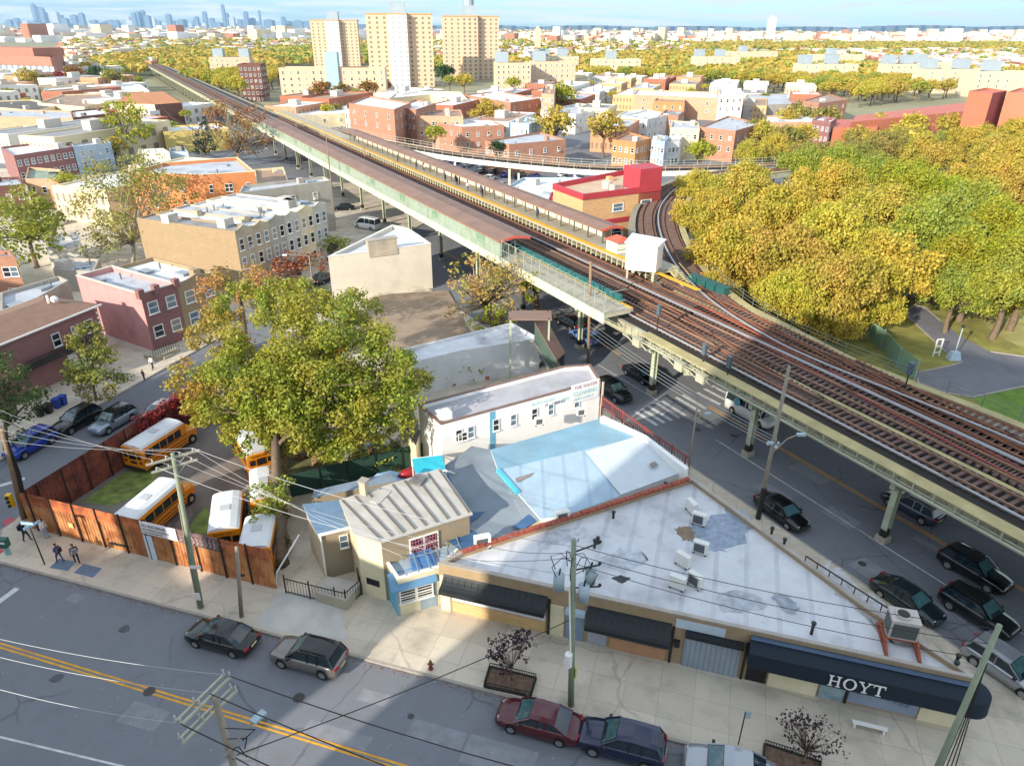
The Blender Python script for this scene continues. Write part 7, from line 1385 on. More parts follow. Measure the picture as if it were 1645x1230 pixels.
nb('bright orange three storey building with white trimmed flat roof', [(206, 277), (325, 281), (409, 276), (381, 253), (262, 262)], 10, M('orange_render', 'c67f4e', .8, .06, .5), RF['silver'], [(1, [.12, .42, .5, .84], [6.6, 3.5], .7, 1.5), (0, [.3, .7], [6.6, 3.5], .7, 1.5)], cop=M('cream_coping', 'd9c9a8', .7, .05, 1), par=.6)
nb('low cream building between the orange one and the viaduct', [(412, 294), (463, 290), (455, 268), (408, 272)], 5, ST_['cream'], RF['tan'])
nb('bright yellow walled low building behind the fir', [(262, 212), (368, 206), (350, 198), (258, 203)], 6.5, ST_['yellow'], RF['white'], wm={3: M('mustard_render', 'c08a2c', .85)})
nb('long orange roofed house with a brown brick gable end', [(186, 166), (248, 168), (292, 165), (262, 147), (205, 150)], 9, ST_['cream'], M('orange_tile_roof', 'b87a4c', .8, .1, .5), wm={1: BR['brown']}, par=0)
nb('plain white box house below the yellow building', [(221, 247), (272, 244), (262, 238), (222, 240)], 6.5, ST_['white'], RF['white']); nb('small pale blue gabled house beside the white box house', [(273, 244), (302, 244), (296, 236), (272, 238)], 6, ST_['blue'], RF['grey'], [(0, 3, [3], .8, 1.2)])
nb('long peach rendered terrace with an arched left end', [(-30, 186), (117, 190), (112, 178), (-30, 175)], 7.5, BR['salmon'], RF['silver']); nb('purple brown brick terrace with a pale flat roof', [(118, 189), (176, 182), (168, 173), (114, 178)], 7.5, BR['brown'], RF['white'], [(0, 3, [4.5], .9, 1.3)])
nb('brick terrace with white windows and a broad pale roof', [(22, 250), (116, 236), (108, 224), (0, 236)], 7, BR['plum'], RF['white'], [(0, 9, [1.4, 4.4], 1.0, 1.4)]); nb('light blue sided house at the end of the brick terrace', [(117, 236), (178, 229), (168, 220), (110, 224)], 7, ST_['blue'], RF['silver'], [(0, [.2, .42, .85], [4.4, 1.6], .9, 1.4)])
nb('peach house with a grey green hipped roof', [(40, 287), (95, 287), (98, 272), (45, 268)], 6.5, BR['salmon'], RF['green'], [(0, 3, [3.6], 1, 1.3)]); nb('dark brick house with white trim at the left edge', [(-20, 300), (38, 296), (30, 284), (-20, 286)], 6, BR['brown'], RF['silver'], [(0, 3, [3], 1, 1.3)])
nb('red brick house cut by the left edge under the green tree', [(-60, 415), (24, 412), (14, 402), (-60, 404)], 7, BR['red'], RF['grey'], [(0, [.75, .9], [4.2, 1.2], 1, 1.4)])
nb('large white commercial roof at the left before the tall viaduct', [(66, 150), (150, 148), (240, 146), (225, 136), (75, 138)], 6, ST_['white'], RF['white']); nb('brown roofed church like hall among the left houses', [(60, 165), (135, 172), (190, 160), (165, 150), (100, 152)], 7, ST_['cream'], RF['tan'], [(1, 5, [3], 1, 1.5)]); nb('tan hall with a grey brown roof left of the church like hall', [(-10, 172), (60, 178), (95, 168), (50, 160), (-10, 162)], 6.5, ST_['cream'], RF['dark'])
nb('pale low garages row between terrace and olive tree', [(120, 210), (190, 205), (180, 198), (118, 202)], 4, ST_['white'], RF['white']); nb('grey paved roof behind the left tree', [(75, 400), (130, 395), (125, 372), (80, 378)], 3.5, ST_['white'], RF['silver']); nb('low shed with a pale roof beside the thin olive tree', [(85, 432), (150, 436), (160, 416), (95, 412)], 3.4, ST_['grey'], RF['silver'])
nb('long low extension roof behind the pink sided house', [(0, 500), (60, 478), (110, 450), (95, 443), (0, 470)], 5.2, ST_['grey'], RF['silver']); 
# red trimmed building by the platform
rtb = nb('two storey tan building with broad red trim and a red stair tower', [(889, 296), (937, 313), (1061, 298), (1003, 274)], 9.8, M('peach_brick', 'd3a878', .85, .08, .6, kind='brick', k=(1.6, 1.6)), M('tan_flat_roof', 'c2a98e', .8, .1, .3, stain=.1), [(1, [.45, .82], [6.2], 2.4, 1.4), (1, [.45, .82], [1.8], 2.4, 1.4)], par=.8)
lp, zz = root_info[rtb.name]; m_trim = M('red_trim', 'b03a44', .6, .06, .5); b = MB(); o1 = inset(lp, -.12); i1 = inset(lp, .3)
for i in range(4):
    j = (i + 1) % 4
    for z0_, z1_ in ((zz - .9, zz + .12), (4.2, 5.0)): b.hexa([(*o1[i], z0_), (*o1[j], z0_), (*i1[j], z0_), (*i1[i], z0_)], [(*o1[i], z1_), (*o1[j], z1_), (*i1[j], z1_), (*i1[i], z1_)])
b.build('red_band', m_trim, rtb); c2 = Vector(lp[2]); d3 = (Vector(lp[3]) - c2).normalized(); d1 = (Vector(lp[1]) - c2).normalized()
b = MB(); q = [c2, c2 + d3 * 5, c2 + d3 * 5 + d1 * 6, c2 + d1 * 5]; b.prism([tuple(t + (d1 * -.15)) for t in q][::-1], 0, zz + 3.2); b.build('stair_tower', m_trim, rtb); b = MB(); q = Vector(lp[0]) * .5 + c2 * .5; b.tube([(q.x, q.y, zz - .7), (q.x, q.y, zz + .7)], .9, 10); b.tube([(q.x + 1.8, q.y, zz - .7), (q.x + 1.8, q.y, zz + .4)], .6, 10); b.build('roof_fan', ST_['lightgrey'], rtb)
nb('low red walled annex before the red trimmed building', [(880, 322), (930, 330), (928, 312), (886, 308)], 6, m_trim, RF['tan']); nb('low white roofed building behind the far platform', [(805, 305), (905, 318), (935, 285), (840, 285)], 5, ST_['blue'], RF['white'])
right = [([(560, 166), (633, 176), (660, 165), (592, 154)], 13, 'red', 'white', 'tallest plain brick block with square windows beside the station'), ([(634, 172), (668, 176), (700, 166), (668, 160)], 12, 'red', 'white', 'brick block touching the tallest plain one'), ([(667, 186), (744, 187), (740, 176), (672, 178)], 10, 'salmon', 'tan', 'peach block with a long parapet behind the branch viaduct'), ([(698, 196), (742, 204), (810, 201), (770, 186)], 8, 'red', 'white', 'brick building with a white roof behind the branch viaduct'), ([(779, 226), (818, 232), (909, 224), (868, 212)], 8, 'red', 'silver', 'low brick building with a pale roof just above the branch viaduct'),
  ([(984, 224), (1022, 228), (1047, 222), (1010, 212)], 8, 'orange', 'tan', 'orange corner house facing the branch viaduct'), ([(1047, 224), (1068, 228), (1075, 220), (1056, 216)], 8, 'blue', 'silver', 'narrow light blue house beside the orange corner house'), ([(1068, 228), (1092, 226), (1096, 218), (1075, 219)], 7, 'white', 'white', 'narrow white house at the end of the corner row'), ([(1077, 205), (1124, 207), (1122, 196), (1080, 194)], 9, 'cream', 'silver', 'cream walled building behind the narrow white house'), ([(1000, 186), (1040, 192), (1076, 184), (1040, 176)], 8, 'white', 'white', 'white building with a dark yard below the long terrace'), ([(1124, 204), (1182, 210), (1225, 198), (1170, 186)], 9, 'red', 'silver', 'brick building with arched windows near the park trees'),
  ([(1018, 152), (1155, 158), (1152, 148), (1024, 144)], 9, 'salmon', 'white', 'long peach terrace with regular bays below the golden woods'), ([(1155, 152), (1195, 152), (1190, 142), (1157, 142)], 12, 'white', 'white', 'white building with open balconies right of the long terrace'), ([(1050, 162), (1100, 164), (1102, 156), (1060, 154)], 8, 'orange', 'tan', 'tan gabled building under the long terrace'), ([(1195, 170), (1290, 166), (1285, 150), (1200, 152)], 6, 'grey', 'silver', 'broad low warehouse with a silver roof'), ([(1290, 162), (1316, 166), (1362, 160), (1330, 150)], 9, 'red', 'red', 'brick building with a red flat roof by the school'), ([(1225, 196), (1320, 196), (1315, 184), (1230, 186)], 7, 'salmon', 'white', 'peach building partly behind golden trees'), ([(1305, 192), (1335, 196), (1345, 190), (1320, 186)], 9, 'plum', 'white', 'dark brick house with tall white strips beside the school'),
  ([(868, 178), (925, 184), (985, 172), (930, 166)], 7, 'white', 'silver', 'white row with a shaded roof beside the tall green tree'), ([(820, 196), (850, 200), (872, 192), (845, 188)], 9, 'blue', 'silver', 'blue grey narrow house between golden trees'), ([(870, 150), (890, 152), (893, 138), (873, 138)], 12, 'salmon', 'tan', 'peach block end left of the tall green tree'), ([(745, 152), (820, 165), (868, 158), (800, 146)], 8, 'red', 'white', 'brick building under a large white roof near the towers'), ([(625, 158), (690, 152), (750, 158), (740, 148), (640, 146)], 8, 'cream', 'white', 'pale low block at the foot of the towers'), ([(452, 186), (560, 182), (555, 160), (470, 165)], 5, 'cream', 'white', 'wide white commercial roof above the station'), ([(1060, 184), (1090, 186), (1100, 178), (1070, 176)], 8, 'red', 'grey', 'brick house squeezed below the tan gabled building')]
for roof, z, wl, rf_, l in right: nb(l, roof, z, BR.get(wl) or ST_.get(wl), RF['tan'] if rf_ == 'red' else RF[rf_], [(0, 4, [z - 3, z - 6], .9, 1.3), (1, 4, [z - 3, z - 6], .9, 1.3)], name='rowhouse' if z < 9 else 'apartment_house')
# school with red roofs
m_sal = M('salmon_red_roof', 'bd6a58', .7, .06, .2); m_salw = M('salmon_wall', 'c07458', .8, .08, .4)
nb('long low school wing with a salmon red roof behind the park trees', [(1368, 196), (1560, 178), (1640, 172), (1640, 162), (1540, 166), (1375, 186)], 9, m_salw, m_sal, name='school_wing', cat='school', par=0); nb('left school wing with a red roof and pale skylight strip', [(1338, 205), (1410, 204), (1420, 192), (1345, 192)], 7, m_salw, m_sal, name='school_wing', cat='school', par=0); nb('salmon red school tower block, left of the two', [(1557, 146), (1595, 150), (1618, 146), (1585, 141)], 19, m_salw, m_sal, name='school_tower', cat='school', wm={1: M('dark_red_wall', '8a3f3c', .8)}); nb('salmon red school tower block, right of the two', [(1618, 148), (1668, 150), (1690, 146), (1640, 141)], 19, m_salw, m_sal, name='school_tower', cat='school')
# brick courthouse with grey window bands
ct = nb('large brick institutional block with three grey banded window rows at the left edge', [(-90, 88), (82, 93), (100, 84), (-60, 80)], 17, M('court_brick', 'ac7260', .85, .08, .2), RF['dark'], name='courthouse', wm={0: M('court_front', 'aab4b8', .8, .08, .2, kind='facade', k=(6, 7), col2='6a7880')}); b = MB(); lp, zz = root_info[ct.name]; b.box(0, lp[1][0], -.6, .5, zz - 5, zz + .5); b.box(lp[1][0] * .1, lp[1][0] * .75, 8, 30, zz, zz + 5); b.build('brick_attic', M('court_brick', ''), ct)
# ---- public housing towers and slabs
m_twl = M('tower_brick', 'cdb296', .85, .05, .1); m_tww = M('tower_white_balconies', 'd6d6d2', .8, .05, .2, kind='facade', k=(4, 2.8), col2='8c949c'); m_pent = M('penthouse_grey', '9aa8b2', .7, .06, .2)
def tower(x, y, rz, H_, label, grp='public housing towers', tank=False, mirror=False):
    r = empty('apartment_tower', (x, y, 0), rz, label, 'apartment tower', grp)
    foot = [(-20, 0), (-6, 0), (-6, -3), (6, -3), (6, 2), (22, 2), (22, 16), (6, 16), (6, 22), (-8, 22), (-8, 15), (-20, 15)]
    g = {}
    for i in range(len(foot)):
        a, c = foot[i], foot[(i + 1) % len(foot)]; m_ = m_tww if i == 2 and not tank else m_twl; g.setdefault(m_.name, (m_, MB()))[1].face((*a, 0), (*c, 0), (*c, H_), (*a, H_))
    for m_, b in g.values(): b.build('wall', m_, r)
    MB().face(*[(*p, H_ - .05) for p in foot]).build('roof', RF['tan'], r); b = MB()
    for i in range(len(foot)): b.bar((*foot[i], H_), (*foot[(i + 1) % 12], H_), .8, .7)
    b.build('cornice', M('cornice_tan', 'c09868', .8), r); MB().box(-5, 5, 4, 13, H_, H_ + 7).build('penthouse', m_pent, r); MB().tube([(-5, 5, H_ + 7), (-5, 5, H_ + 12)], .3).build('mast', m_pent, r)
    if tank: t = MB(); t.tube([(0, 8, H_ + 7), (0, 8, H_ + 13)], 4, 12); t.build('water_tank', m_pent, r)
    cnt = 0; wm_ = M('tower_pane', '7d7568', .3, .2, 1); b = MB(); rest = MB()
    if 'tw' not in PROTO: PROTO['tw'] = MB().box(-.65, .65, -.06, .04, 0, 1.3).mesh('window', wm_)
    nf = int(H_ / 2.8)
    for (a, c, nn_) in ((foot[0], foot[1], 3), (foot[4], foot[5], 4), (foot[5], foot[6], 4), (foot[2], foot[3], 0 if not tank else 3)):
        d = Vector(c) - Vector(a)
        for f in range(nf - 1, -1, -1):
            for i in range(nn_):
                p = Vector(a) + d * ((i + .5) / nn_); z = f * 2.8 + .8; ang = math.atan2(d.y, d.x)
                if cnt < 99: mk('window', PROTO['tw'], r, (p.x, p.y, z), ang); cnt += 1
                else: u = d.normalized() * .8; nn = Vector((d.y, -d.x)).normalized() * .06; q = p + nn; rest.face((*(q - u), z), (*(q + u), z), (*(q + u), z + 1.5), (*(q - u), z + 1.5))
    if rest.f: tag(rest.build('lower_windows', wm_, r), kind='stuff')
    return r
def tw_at(px, base, H_, rz, label, **k): q = P(px, base, 0); return tower(q.x, q.y, rz, H_, label, **k)
tw_at(645, 140, 43, .12, 'tallest looking tan tower with a white balcony strip, middle of three')
tw_at(541, 112, 41, .1, 'tan tower with a white balcony strip, left and farthest of three')
tw_at(756, 128, 43, .12, 'tan tower with a round rooftop tank, right of three and partly shaded', tank=True)
def slab(px0, px1, roofy, z, depth, label, pents=(.5,), wl=m_twl, nw=12, grp='six storey housing slabs', dy=0):
    a, c = V2(P(px0, roofy, z)), V2(P(px1, roofy + dy, z)); d = (c - a).normalized(); n = perpL(d)
    r = bldw('housing_slab', label, 'apartment block', [a, c, c + n * depth, a + n * depth], z, wl, RF['tan'], .6, .3, None, grp, [(0, nw, [z - 3 - 2.9 * i for i in range(6) if z - 3 - 2.9 * i > 0], 1.1, 1.4), (1, 3, [z - 3 - 2.9 * i for i in range(6) if z - 3 - 2.9 * i > 0], 1.1, 1.4)], False)
    L = (c - a).length
    for t in pents: MB().box(L * t - 3.6, L * t + 3.6, depth * .3, depth * .85, z, z + 5.5).build('penthouse', m_pent, r)
    return r
s_ = slab(447, 618, 109, 17, 14, 'six storey tan slab with a pale blue stair tower in its middle', (), nw=14); L = root_info[s_.name][0][1][0]; MB().box(L * .44, L * .56, -1.5, 8, 0, 24).build('blue_stair_tower', M('pale_blue_stair', '9bbac4', .6, .08, .3), s_)
slab(797, 853, 101, 17, 16, 'six storey tan block with a dark rooftop box near the right tower', (.2,), nw=7); slab(855, 925, 99, 17, 14, 'tan housing slab half hidden behind the amber tree', (.2,), nw=8); slab(382, 418, 103, 18, 14, 'dark brown brick block beside the far viaduct', (), wl=BR['brown'], nw=5); slab(335, 400, 92, 15, 14, 'low tan slab with two pale penthouses in the left golden trees', (.2, .85), nw=8)
for i, (x0, x1, y, l) in enumerate(((955, 1030, 92, 'left end of the slabs above the golden woods'), (1120, 1190, 88, 'slab with twin penthouses above the woods'), (1165, 1250, 80, 'distant slab with a broad pale penthouse'), (1290, 1380, 100, 'slab rising behind green trees right of centre'), (1310, 1390, 85, 'distant slab behind the rounded golden hill of trees'), (1430, 1490, 100, 'cream slab end with small square windows'), (1440, 1560, 98, 'long slab behind the cream slab end'), (1490, 1600, 108, 'nearest cream slab above the school roof'), (1570, 1660, 112, 'cream slab cut by the right edge'), (870, 930, 88, 'far slab left of the golden woods'))):
    slab(x0, x1, y + 3, 14, 14, 'cream public housing block, ' + l, (.12, .6) if i % 2 else (.4,), wl=M('cream_slab', 'cabca2', .85, .08, .2), nw=6)
# slender distant landmarks
def farbox(px, roofy, w, d, H_, Y, mat, label, cat='tower', grp=None, name='distant_tower', rz=0):
    q = P3(px, roofy, Y=Y); r = empty(name, (q.x, q.y, 0), rz, label, cat, grp); MB().box(-w / 2, w / 2, -d / 2, d / 2, 0, H_ or max(8, q.z)).build('shaft', mat, r); MB().box(-w / 4, w / 4, -d / 4, d / 4, (H_ or q.z), (H_ or q.z) * 1.06 + 1).build('crown_block', mat, r); return r
farbox(864, 46, 9, 9, 0, 1250, m_twl, 'slender tan tower right of the three housing towers'); farbox(942, 56, 10, 9, 0, 1700, m_twl, 'short tan tower far behind the golden woods'); farbox(1241, 29, 22, 18, 0, 2300, M('greywhite_tower', 'b9bcc0', .7, .05, .05), 'lone grey white tower on the right horizon')
# ---------------------------------------------------------------- random fabric of the city
def inpoly(x, y, poly):
    c = False; n = len(poly)
    for i in range(n):
        x1, y1 = poly[i]; x2, y2 = poly[i - 1]
        if (y1 > y) != (y2 > y) and x < (x2 - x1) * (y - y1) / (y2 - y1) + x1: c = not c
    return c
WOODS = [([(690, 100), (880, 108), (940, 98), (1010, 92), (1290, 92), (1440, 122), (1660, 128), (1660, 146), (1560, 156), (1380, 176), (1250, 150), (1150, 140), (1010, 135), (880, 130), (860, 112), (700, 116), (640, 108)], ('gold', 'goldb', 'goldc', 'gold', 'green'), 'golden woods before the cream housing slabs'), ([(1110, 76), (1640, 74), (1640, 84), (1110, 86)], ('gold', 'goldb', 'green'), 'golden woods beyond the housing slabs'),
         ([(232, 90), (300, 84), (400, 88), (450, 100), (450, 140), (395, 165), (330, 150), (270, 122)], ('gold', 'bright', 'gold', 'goldc'), 'yellow green woods right of the far viaduct'),
         ([(150, 104), (240, 92), (235, 124), (150, 128)], ('gold', 'dark', 'olive', 'goldb'), 'mixed trees left of the far viaduct'), ([(430, 84), (620, 82), (620, 106), (450, 108)], ('gold', 'bright', 'green'), 'yellow trees behind the tan slab'),
         ([(1180, 230), (1330, 205), (1330, 260), (1180, 262)], ('goldb', 'gold', 'olive'), 'golden trees between the branch viaduct and school'), ([(1340, 235), (1645, 225), (1645, 300), (1340, 280)], ('goldb', 'gold', 'green'), 'mixed trees in front of the school')]
ZONE_NO = [[(200, 90), (250, 90), (560, 200), (1000, 290), (1200, 300), (1200, 262), (900, 258), (640, 225), (440, 175), (330, 130)], [(430, 100), (860, 100), (860, 165), (430, 165)], [(-90, 70), (110, 70), (110, 130), (-90, 130)], [(1330, 140), (1660, 130), (1660, 600), (1080, 600), (1080, 262), (1330, 262)], [(640, 245), (900, 265), (1070, 262), (1070, 330), (900, 330), (640, 300)], [(1180, 240), (1340, 240), (1340, 180), (1645, 160), (1645, 300), (1180, 300)]]
LIST_NO = [r_[0] for r_ in right]
occ = []
for o in bpy.data.objects:
    if o.get('category') in ('rowhouse', 'building', 'apartment block', 'school', 'apartment tower', 'house', 'shop building', 'hall', 'shed'): occ.append((o.location.x, o.location.y))
ga, gb_ = Vector((math.cos(rad(72)), math.sin(rad(72)))), Vector((math.cos(rad(-18)), math.sin(rad(-18))))
hcand = []; tcand = []
g_ = random.Random(77)
def visible(p, m=60): x, y = proj(p.x, p.y, 4); return -m < x < 1645 + m and y > 45
Bv = -1500
while Bv < 1900:
    for sub in (0, 17):
        A0 = 60 - 0
        a_ = 100.0 + g_.uniform(0, 20)
        while a_ < 2300:
            L = g_.uniform(14, 42); p = ga * (a_ + L / 2) + gb_ * (Bv + sub); a_ += L + (g_.uniform(1, 4) if g_.random() < .7 else g_.uniform(10, 20))
            if p.y < 130 or not visible(p): continue
            x, y = proj(p.x, p.y, 0)
            if y > 330 and x > 420: continue
            if y > 400: continue
            rr_ = (V2(p) - E0); rs_, ro_ = rr_.dot(DD), rr_.dot(NN)
            if -18 < ro_ < 26 and rs_ < 720: continue
            if any(inpoly(x, y, z_) for z_ in ZONE_NO) or any(inpoly(x, y, w_[0]) for w_ in WOODS): continue
            if any(abs(o_[0] - p.x) + abs(o_[1] - p.y) < 22 for o_ in occ): continue
            if g_.random() < .24: tcand.append((p + Vector((g_.uniform(-8, 8), g_.uniform(-8, 8))), g_.choice(['gold', 'goldb', 'bright', 'green', 'olive', 'goldc']), 'street trees among the houses')); continue
            hcand.append((p.length, p, L, g_.uniform(11, 15), g_.choice([6, 6.5, 7, 7, 8, 9])))
            if g_.random() < .22: tcand.append((p + gb_ * 12 + ga * g_.uniform(-9, 9), g_.choice(['gold', 'goldb', 'bright', 'green', 'goldc']), 'street trees among the houses'))
    Bv += 40
hcand.sort(key=lambda t: t[0]); print('houses', len(hcand), 'trees', len(tcand))
wallc = [('red', BR['red']), ('salmon', BR['salmon']), ('cream', ST_['cream']), ('white', ST_['white']), ('tan', BR['tan']), ('pale grey', ST_['lightgrey']), ('white', ST_['white'])]
roofc = [('white', RF['white']), ('silver', RF['silver']), ('white', RF['white']), ('grey', RF['grey']), ('tan', RF['tan']), ('white', RF['white'])]
HP = {}
for i, (wn, wmt) in enumerate(wallc):
    b = MB(); b.add([(-.5, -.5, 0), (.5, -.5, 0), (.5, .5, 0), (-.5, .5, 0), (-.5, -.5, 1), (.5, -.5, 1), (.5, .5, 1), (-.5, .5, 1), (-.47, -.46, 1), (.47, -.46, 1), (.47, .46, 1), (-.47, .46, 1), (-.47, -.46, .95), (.47, -.46, .95), (.47, .46, .95), (-.47, .46, .95)], [(0, 1, 5, 4), (1, 2, 6, 5), (2, 3, 7, 6), (3, 0, 4, 7), (4, 5, 9, 8), (5, 6, 10, 9), (6, 7, 11, 10), (7, 4, 8, 11), (8, 9, 13, 12), (9, 10, 14, 13), (10, 11, 15, 14), (11, 8, 12, 15)]); HP['w%d' % i] = b.mesh('wall', M(wn + '_far_wall', ['a8664c', 'c48e6c', 'd8c8a4', 'dad7d0', 'c2a478', 'c4bfb5', 'dad7d0'][i], .85, .1, 3, kind='facade', k=(.12, .45), col2='6a625c'))
for i, (rn, rmt) in enumerate(roofc):
    b = MB(); b.face((-.47, -.46, .955), (.47, -.46, .955), (.47, .46, .955), (-.47, .46, .955)); HP['r%d' % i] = b.mesh('roof', M('far_roof_%d' % i, ['d9dadb', 'b3b8c0', 'd3d4d2', '8f8f90', 'a08470', 'dcdcda'][i], .8, .12, 2.5, stain=.2))
b = MB(); b.box(-.1, .05, -.1, .15, .95, 1.25); HP['b'] = b.mesh('roof_bulkhead', ST_['lightgrey'])
nearH = hcand[:235]
for k, (dd, p, L, dp, z) in enumerate(nearH):
    i, j = g_.randrange(7), g_.randrange(6); side = 'left' if proj(p.x, p.y, 0)[0] < 400 else 'right'
    r = empty('rowhouse', (p.x, p.y, 0), rad(72), '%s walled row building with a %s roof among the %s houses' % (wallc[i][0], roofc[j][0], 'left' if side == 'left' else 'right'), 'rowhouse', '%s walled, %s roofed houses on the %s' % (wallc[i][0], roofc[j][0], side)); s = (L, dp, z)
    mk('wall', HP['w%d' % i], r, None, 0, s); mk('roof', HP['r%d' % j], r, None, 0, s); mk('roof_bulkhead', HP['b'], r, None, 0, s)
# everything farther is one mass of roofs
def mass(name, items, mats, label):
    b = MB(); vs = []
    for (p, L, dp, z, mi, mr) in items:
        u = ga * L / 2; v = gb_ * dp / 2; q = [p - u - v, p - u + v, p + u + v, p + u - v]; b.cur = mi; b.add([(*t, 0) for t in q] + [(*t, z) for t in q], [(0, 1, 5, 4), (1, 2, 6, 5), (2, 3, 7, 6), (3, 0, 4, 7)]); b.cur = mr; b.face(*[(*t, z) for t in q])
    return tag(b.build(name, mats), label, 'rooftops', kind='stuff')
mm = [M('mass_' + n, c, .85, .15, .02) for n, c in (('brick', 'ab7358'), ('cream', 'd6c6a6'), ('white', 'dcd9d3'), ('roofwhite', 'd9dadb'), ('roofgrey', 'a3a5a8'), ('rooftan', 'b09a84'))]
items = [(p, L, dp, z, g_.choice((0, 1, 2, 1)), g_.choice((3, 3, 4, 5))) for (dd, p, L, dp, z) in hcand[235:]]
for i in range(9000):
    Y = 1900 * (7.5 ** (i / 9000)) ; X = g_.uniform(-.78, .78) * Y; s = 1 + Y / 4500
    if g_.random() < .25: continue
    items.append((Vector((X, Y + g_.uniform(-30, 30))), g_.uniform(14, 45) * s, g_.uniform(10, 22) * s, g_.choice((7, 8, 9, 10, 12, 15, 20)) * (1 + .5 * (g_.random() < .06) * 2), g_.choice((0, 1, 2, 2, 1)), g_.choice((3, 3, 4, 5, 3))))
mass('far_rooftops', items, mm, 'pale mass of far rooftops stretching to the horizon')
# woods: nearest as trees, rest as one mass
wc = []
for poly, kinds, gname in WOODS:
    xs_ = [P(max(-100, min(1745, x)), y, 0) for x, y in poly]; x0, x1 = min(q.x for q in xs_), max(q.x for q in xs_); y0, y1 = min(q.y for q in xs_), max(q.y for q in xs_); st = 11.5
    yy = y0
    while yy < y1:
        xx = x0
        while xx < x1:
            q = Vector((xx + g_.uniform(-4, 4), yy + g_.uniform(-4, 4))); px_, py_ = proj(q.x, q.y, 0)
            if inpoly(px_, py_, poly) and -40 < px_ < 1690:
                if not any(abs(o_[0] - q.x) < 16 and abs(o_[1] - q.y) < 12 for o_ in occ): wc.append((q, g_.choice(kinds), gname))
            xx += st
        yy += st
print('wood', len(wc))
allt = sorted(wc + tcand, key=lambda t: t[0].length); near = allt[:250]
for q, k, gname in near: tree(k, q.x, q.y, g_.uniform(.75, 1.1) if 'street' not in gname else g_.uniform(.45, .8), '%s tree, one of the %s' % (tcol[k], gname), '%s %s' % (tcol[k], gname), 7.5 if 'street' not in gname else 5.5)
# far canopy: leaf clumps merged
far = allt[250:]
for i in range(2600):
    Y = 1500 * (6 ** (i / 2600)); X = g_.uniform(-.8, .8) * Y
    cl_ = math.sin(X / 170 + 3 * math.sin(Y / 400)) + math.sin(Y / 150 + X / 600)
    if cl_ < (.55 if X > 0 else .8): continue
    far.append((Vector((X, Y)), 'gold', 'far'))
print('far trees', len(far)); cs = []; rs = []
gg = np.random.default_rng(3); FV = {0: [], 1: []}
for q, k, gn in far:
    s = 1 + max(0, (q.y - 900)) / 1800; n = 26 if q.y < 1500 else 14; R_ = 5.2 * s; d = gg.normal(size=(n, 3)); d /= np.linalg.norm(d, axis=1)[:, None]; d[:, 2] = np.abs(d[:, 2]) * .9
    p = d * R_ * (.7 + .4 * gg.random((n, 1))) + np.array([q.x, q.y, 4.0]); nr = d + .5 * gg.normal(size=(n, 3)); t = np.cross(nr, gg.normal(size=(n, 3))); t /= np.linalg.norm(t, axis=1)[:, None]; b_ = np.cross(nr / np.linalg.norm(nr, axis=1)[:, None], t); z = R_ * .42
    FV[0 if k in ('gold', 'goldb', 'goldc', 'olive', 'rust') else 1].append(np.stack([p - t * z, p - b_ * z, p + t * z, p + b_ * z], 1))
for k, nm in ((0, 'gold'), (1, 'green')):
    if FV[k]: tag(mk('far_woods', quads_mesh('far_woods', np.concatenate(FV[k]), [M('far_foliage_' + nm, 'bca444' if k == 0 else '8a9a38', .7, kind='leaf', col2='ccb45c' if k == 0 else 'a8aa48', k=(.02, 'b09a38' if k == 0 else '7c8c34'))])), 'distant %s tree canopy among far roofs' % ('golden' if k == 0 else 'green'), 'woods', kind='stuff')
# ---------------------------------------------------------------- skyline and hills on the horizon
m_sky = M('skyline_haze_blue', '5f7c96', .5, .2, .001); m_sky2 = M('skyline_pale', 'b9bdc0', .6, .1, .001)  # distance haze is put into the blue tower colour
sk = [(18, 35, 14), (26, 30, 8), (36, 34, 9), (52, 8, 6), (56, 12, 9), (66, 14, 7), (70, 20, 8), (88, 20, 9), (96, 25, 8), (104, 30, 9), (118, 25, 9), (130, 22, 7), (150, 33, 10), (165, 36, 10), (176, 33, 10), (205, 27, 6), (214, 22, 6), (220, 20, 5), (228, 18, 7), (236, 26, 8), (246, 30, 6), (270, 24, 7), (292, 33, 10), (315, 28, 6), (328, 20, 6), (340, 30, 7), (357, 9, 5), (362, 22, 8), (372, 28, 8), (385, 32, 7), (394, 20, 6), (405, 30, 8), (416, 18, 3), (430, 33, 8), (455, 28, 6), (470, 36, 8), (495, 35, 8)]
g_ = random.Random(5)
for i in range(55): x = g_.uniform(10, 500); sk.append((x, g_.uniform(32, 39), g_.uniform(5, 13)))
YS = 14500
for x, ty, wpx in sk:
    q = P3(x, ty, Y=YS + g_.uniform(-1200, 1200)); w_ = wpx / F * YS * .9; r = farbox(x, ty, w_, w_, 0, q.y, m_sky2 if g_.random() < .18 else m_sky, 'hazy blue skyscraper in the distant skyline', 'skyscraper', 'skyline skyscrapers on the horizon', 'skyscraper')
tag(farbox(357, 9, 50, 50, 0, 14000, m_sky, 'tallest slim tower of the hazy skyline', 'skyscraper', None, 'skyscraper')); 
b = MB(); n = 60
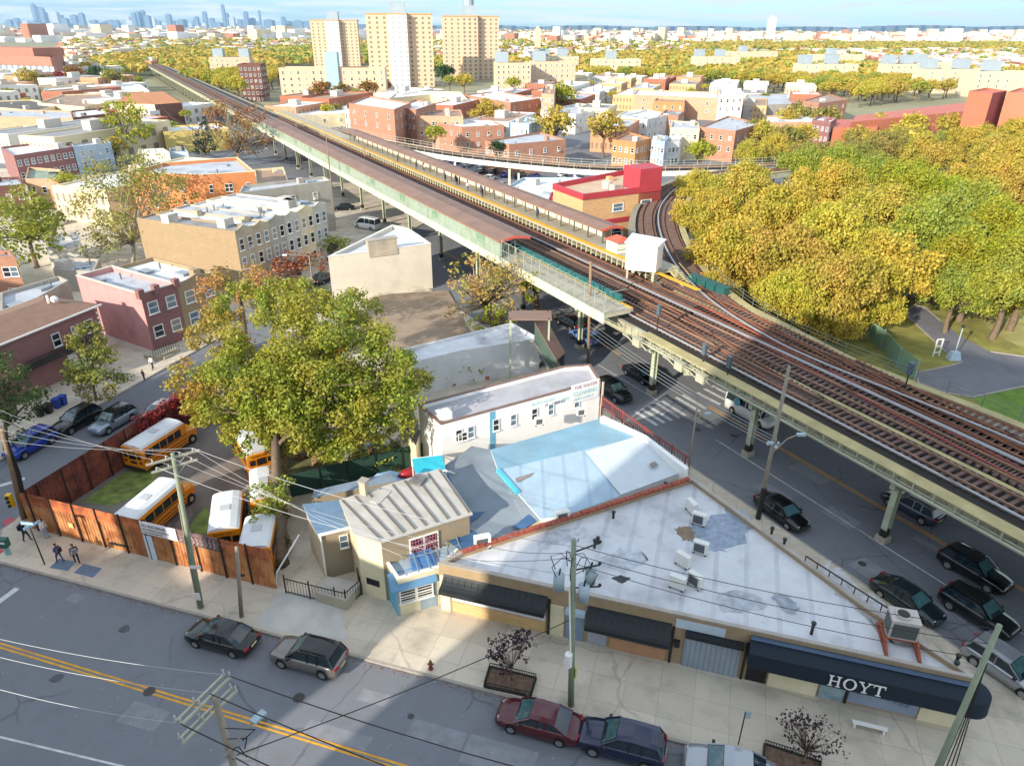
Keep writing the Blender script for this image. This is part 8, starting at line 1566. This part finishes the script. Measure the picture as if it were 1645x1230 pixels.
for i in range(n): x = 500 + i * 21; yy = 46 - 2.5 - 3 * abs(math.sin(i * .37)) - (3 if i > 42 else 0) + (x - 822) * .0052; q = P3(x, yy, Y=17500); b.box(q.x - 190, q.x + 190, 17300, 17700, 0, max(20, q.z))
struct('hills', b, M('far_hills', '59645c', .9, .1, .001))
# ---------------------------------------------------------------- tall neighbours across the avenue, behind the viewer, that shade the corner
n_s = Vector((math.cos(SUN_AZ + math.pi), math.sin(SUN_AZ + math.pi))); n_t = Vector((n_s.y, -n_s.x))
def shade(s0, s1, t0, H_, dep, label):
    f = lambda s, t: n_t * s - n_s * t; pts = [f(s0, t0), f(s0, t0 + dep), f(s1, t0 + dep), f(s1, t0)]
    ar = sum(pts[i - 1].x * pts[i].y - pts[i].x * pts[i - 1].y for i in range(4)); pts = pts if ar > 0 else pts[::-1]
    return bldw('apartment_house', label, 'apartment house', pts, H_, BR['tan'], RF['grey'], .5, .3, None, None, [(0, 6, [3 + 3 * i for i in range(4)], 1.2, 1.6)], False)
shade(-23.5, 45, 34, 50, 16, 'tall tan apartment house across the avenue behind the viewpoint')
for i, (a_, c_, H_) in enumerate(((-41.3, -27.3, 22), (-44, -41.25, 16), (-48.5, -43.95, 20), (-54, -48.45, 15.2), (-75, -53.95, 22), (-100, -74.95, 21), (-150, -99.95, 24))): shade(a_, c_, 27, H_, 14, 'tan apartment house behind the viewpoint, %s along the avenue' % ['closest', 'low narrow second', 'narrow third', 'lowest fourth', 'wide fifth', 'plain sixth', 'broad seventh'][i])  # unseen row sized to shape the shade; low second and fourth added for sun
# haze
hz = MB().box(-17000, 17000, -300, 19000, -1.2, 900); ho = hz.build('haze', None); ho.data.materials.clear(); hm = bpy.data.materials.new('haze_air'); hm.use_nodes = True; nn = hm.node_tree.nodes; nn.remove(nn['Principled BSDF']); pv = nn.new('ShaderNodeVolumePrincipled'); pv.inputs['Density'].default_value = 5e-5; pv.inputs['Color'].default_value = (.45, .7, 1.0, 1); pv.inputs['Anisotropy'].default_value = .2; hm.node_tree.links.new(pv.outputs[0], nn['Material Output'].inputs['Volume']); ho.data.materials.append(hm); tag(ho, kind='stuff'); tag(ho, 'thin blue haze in the air over the whole city', 'haze')
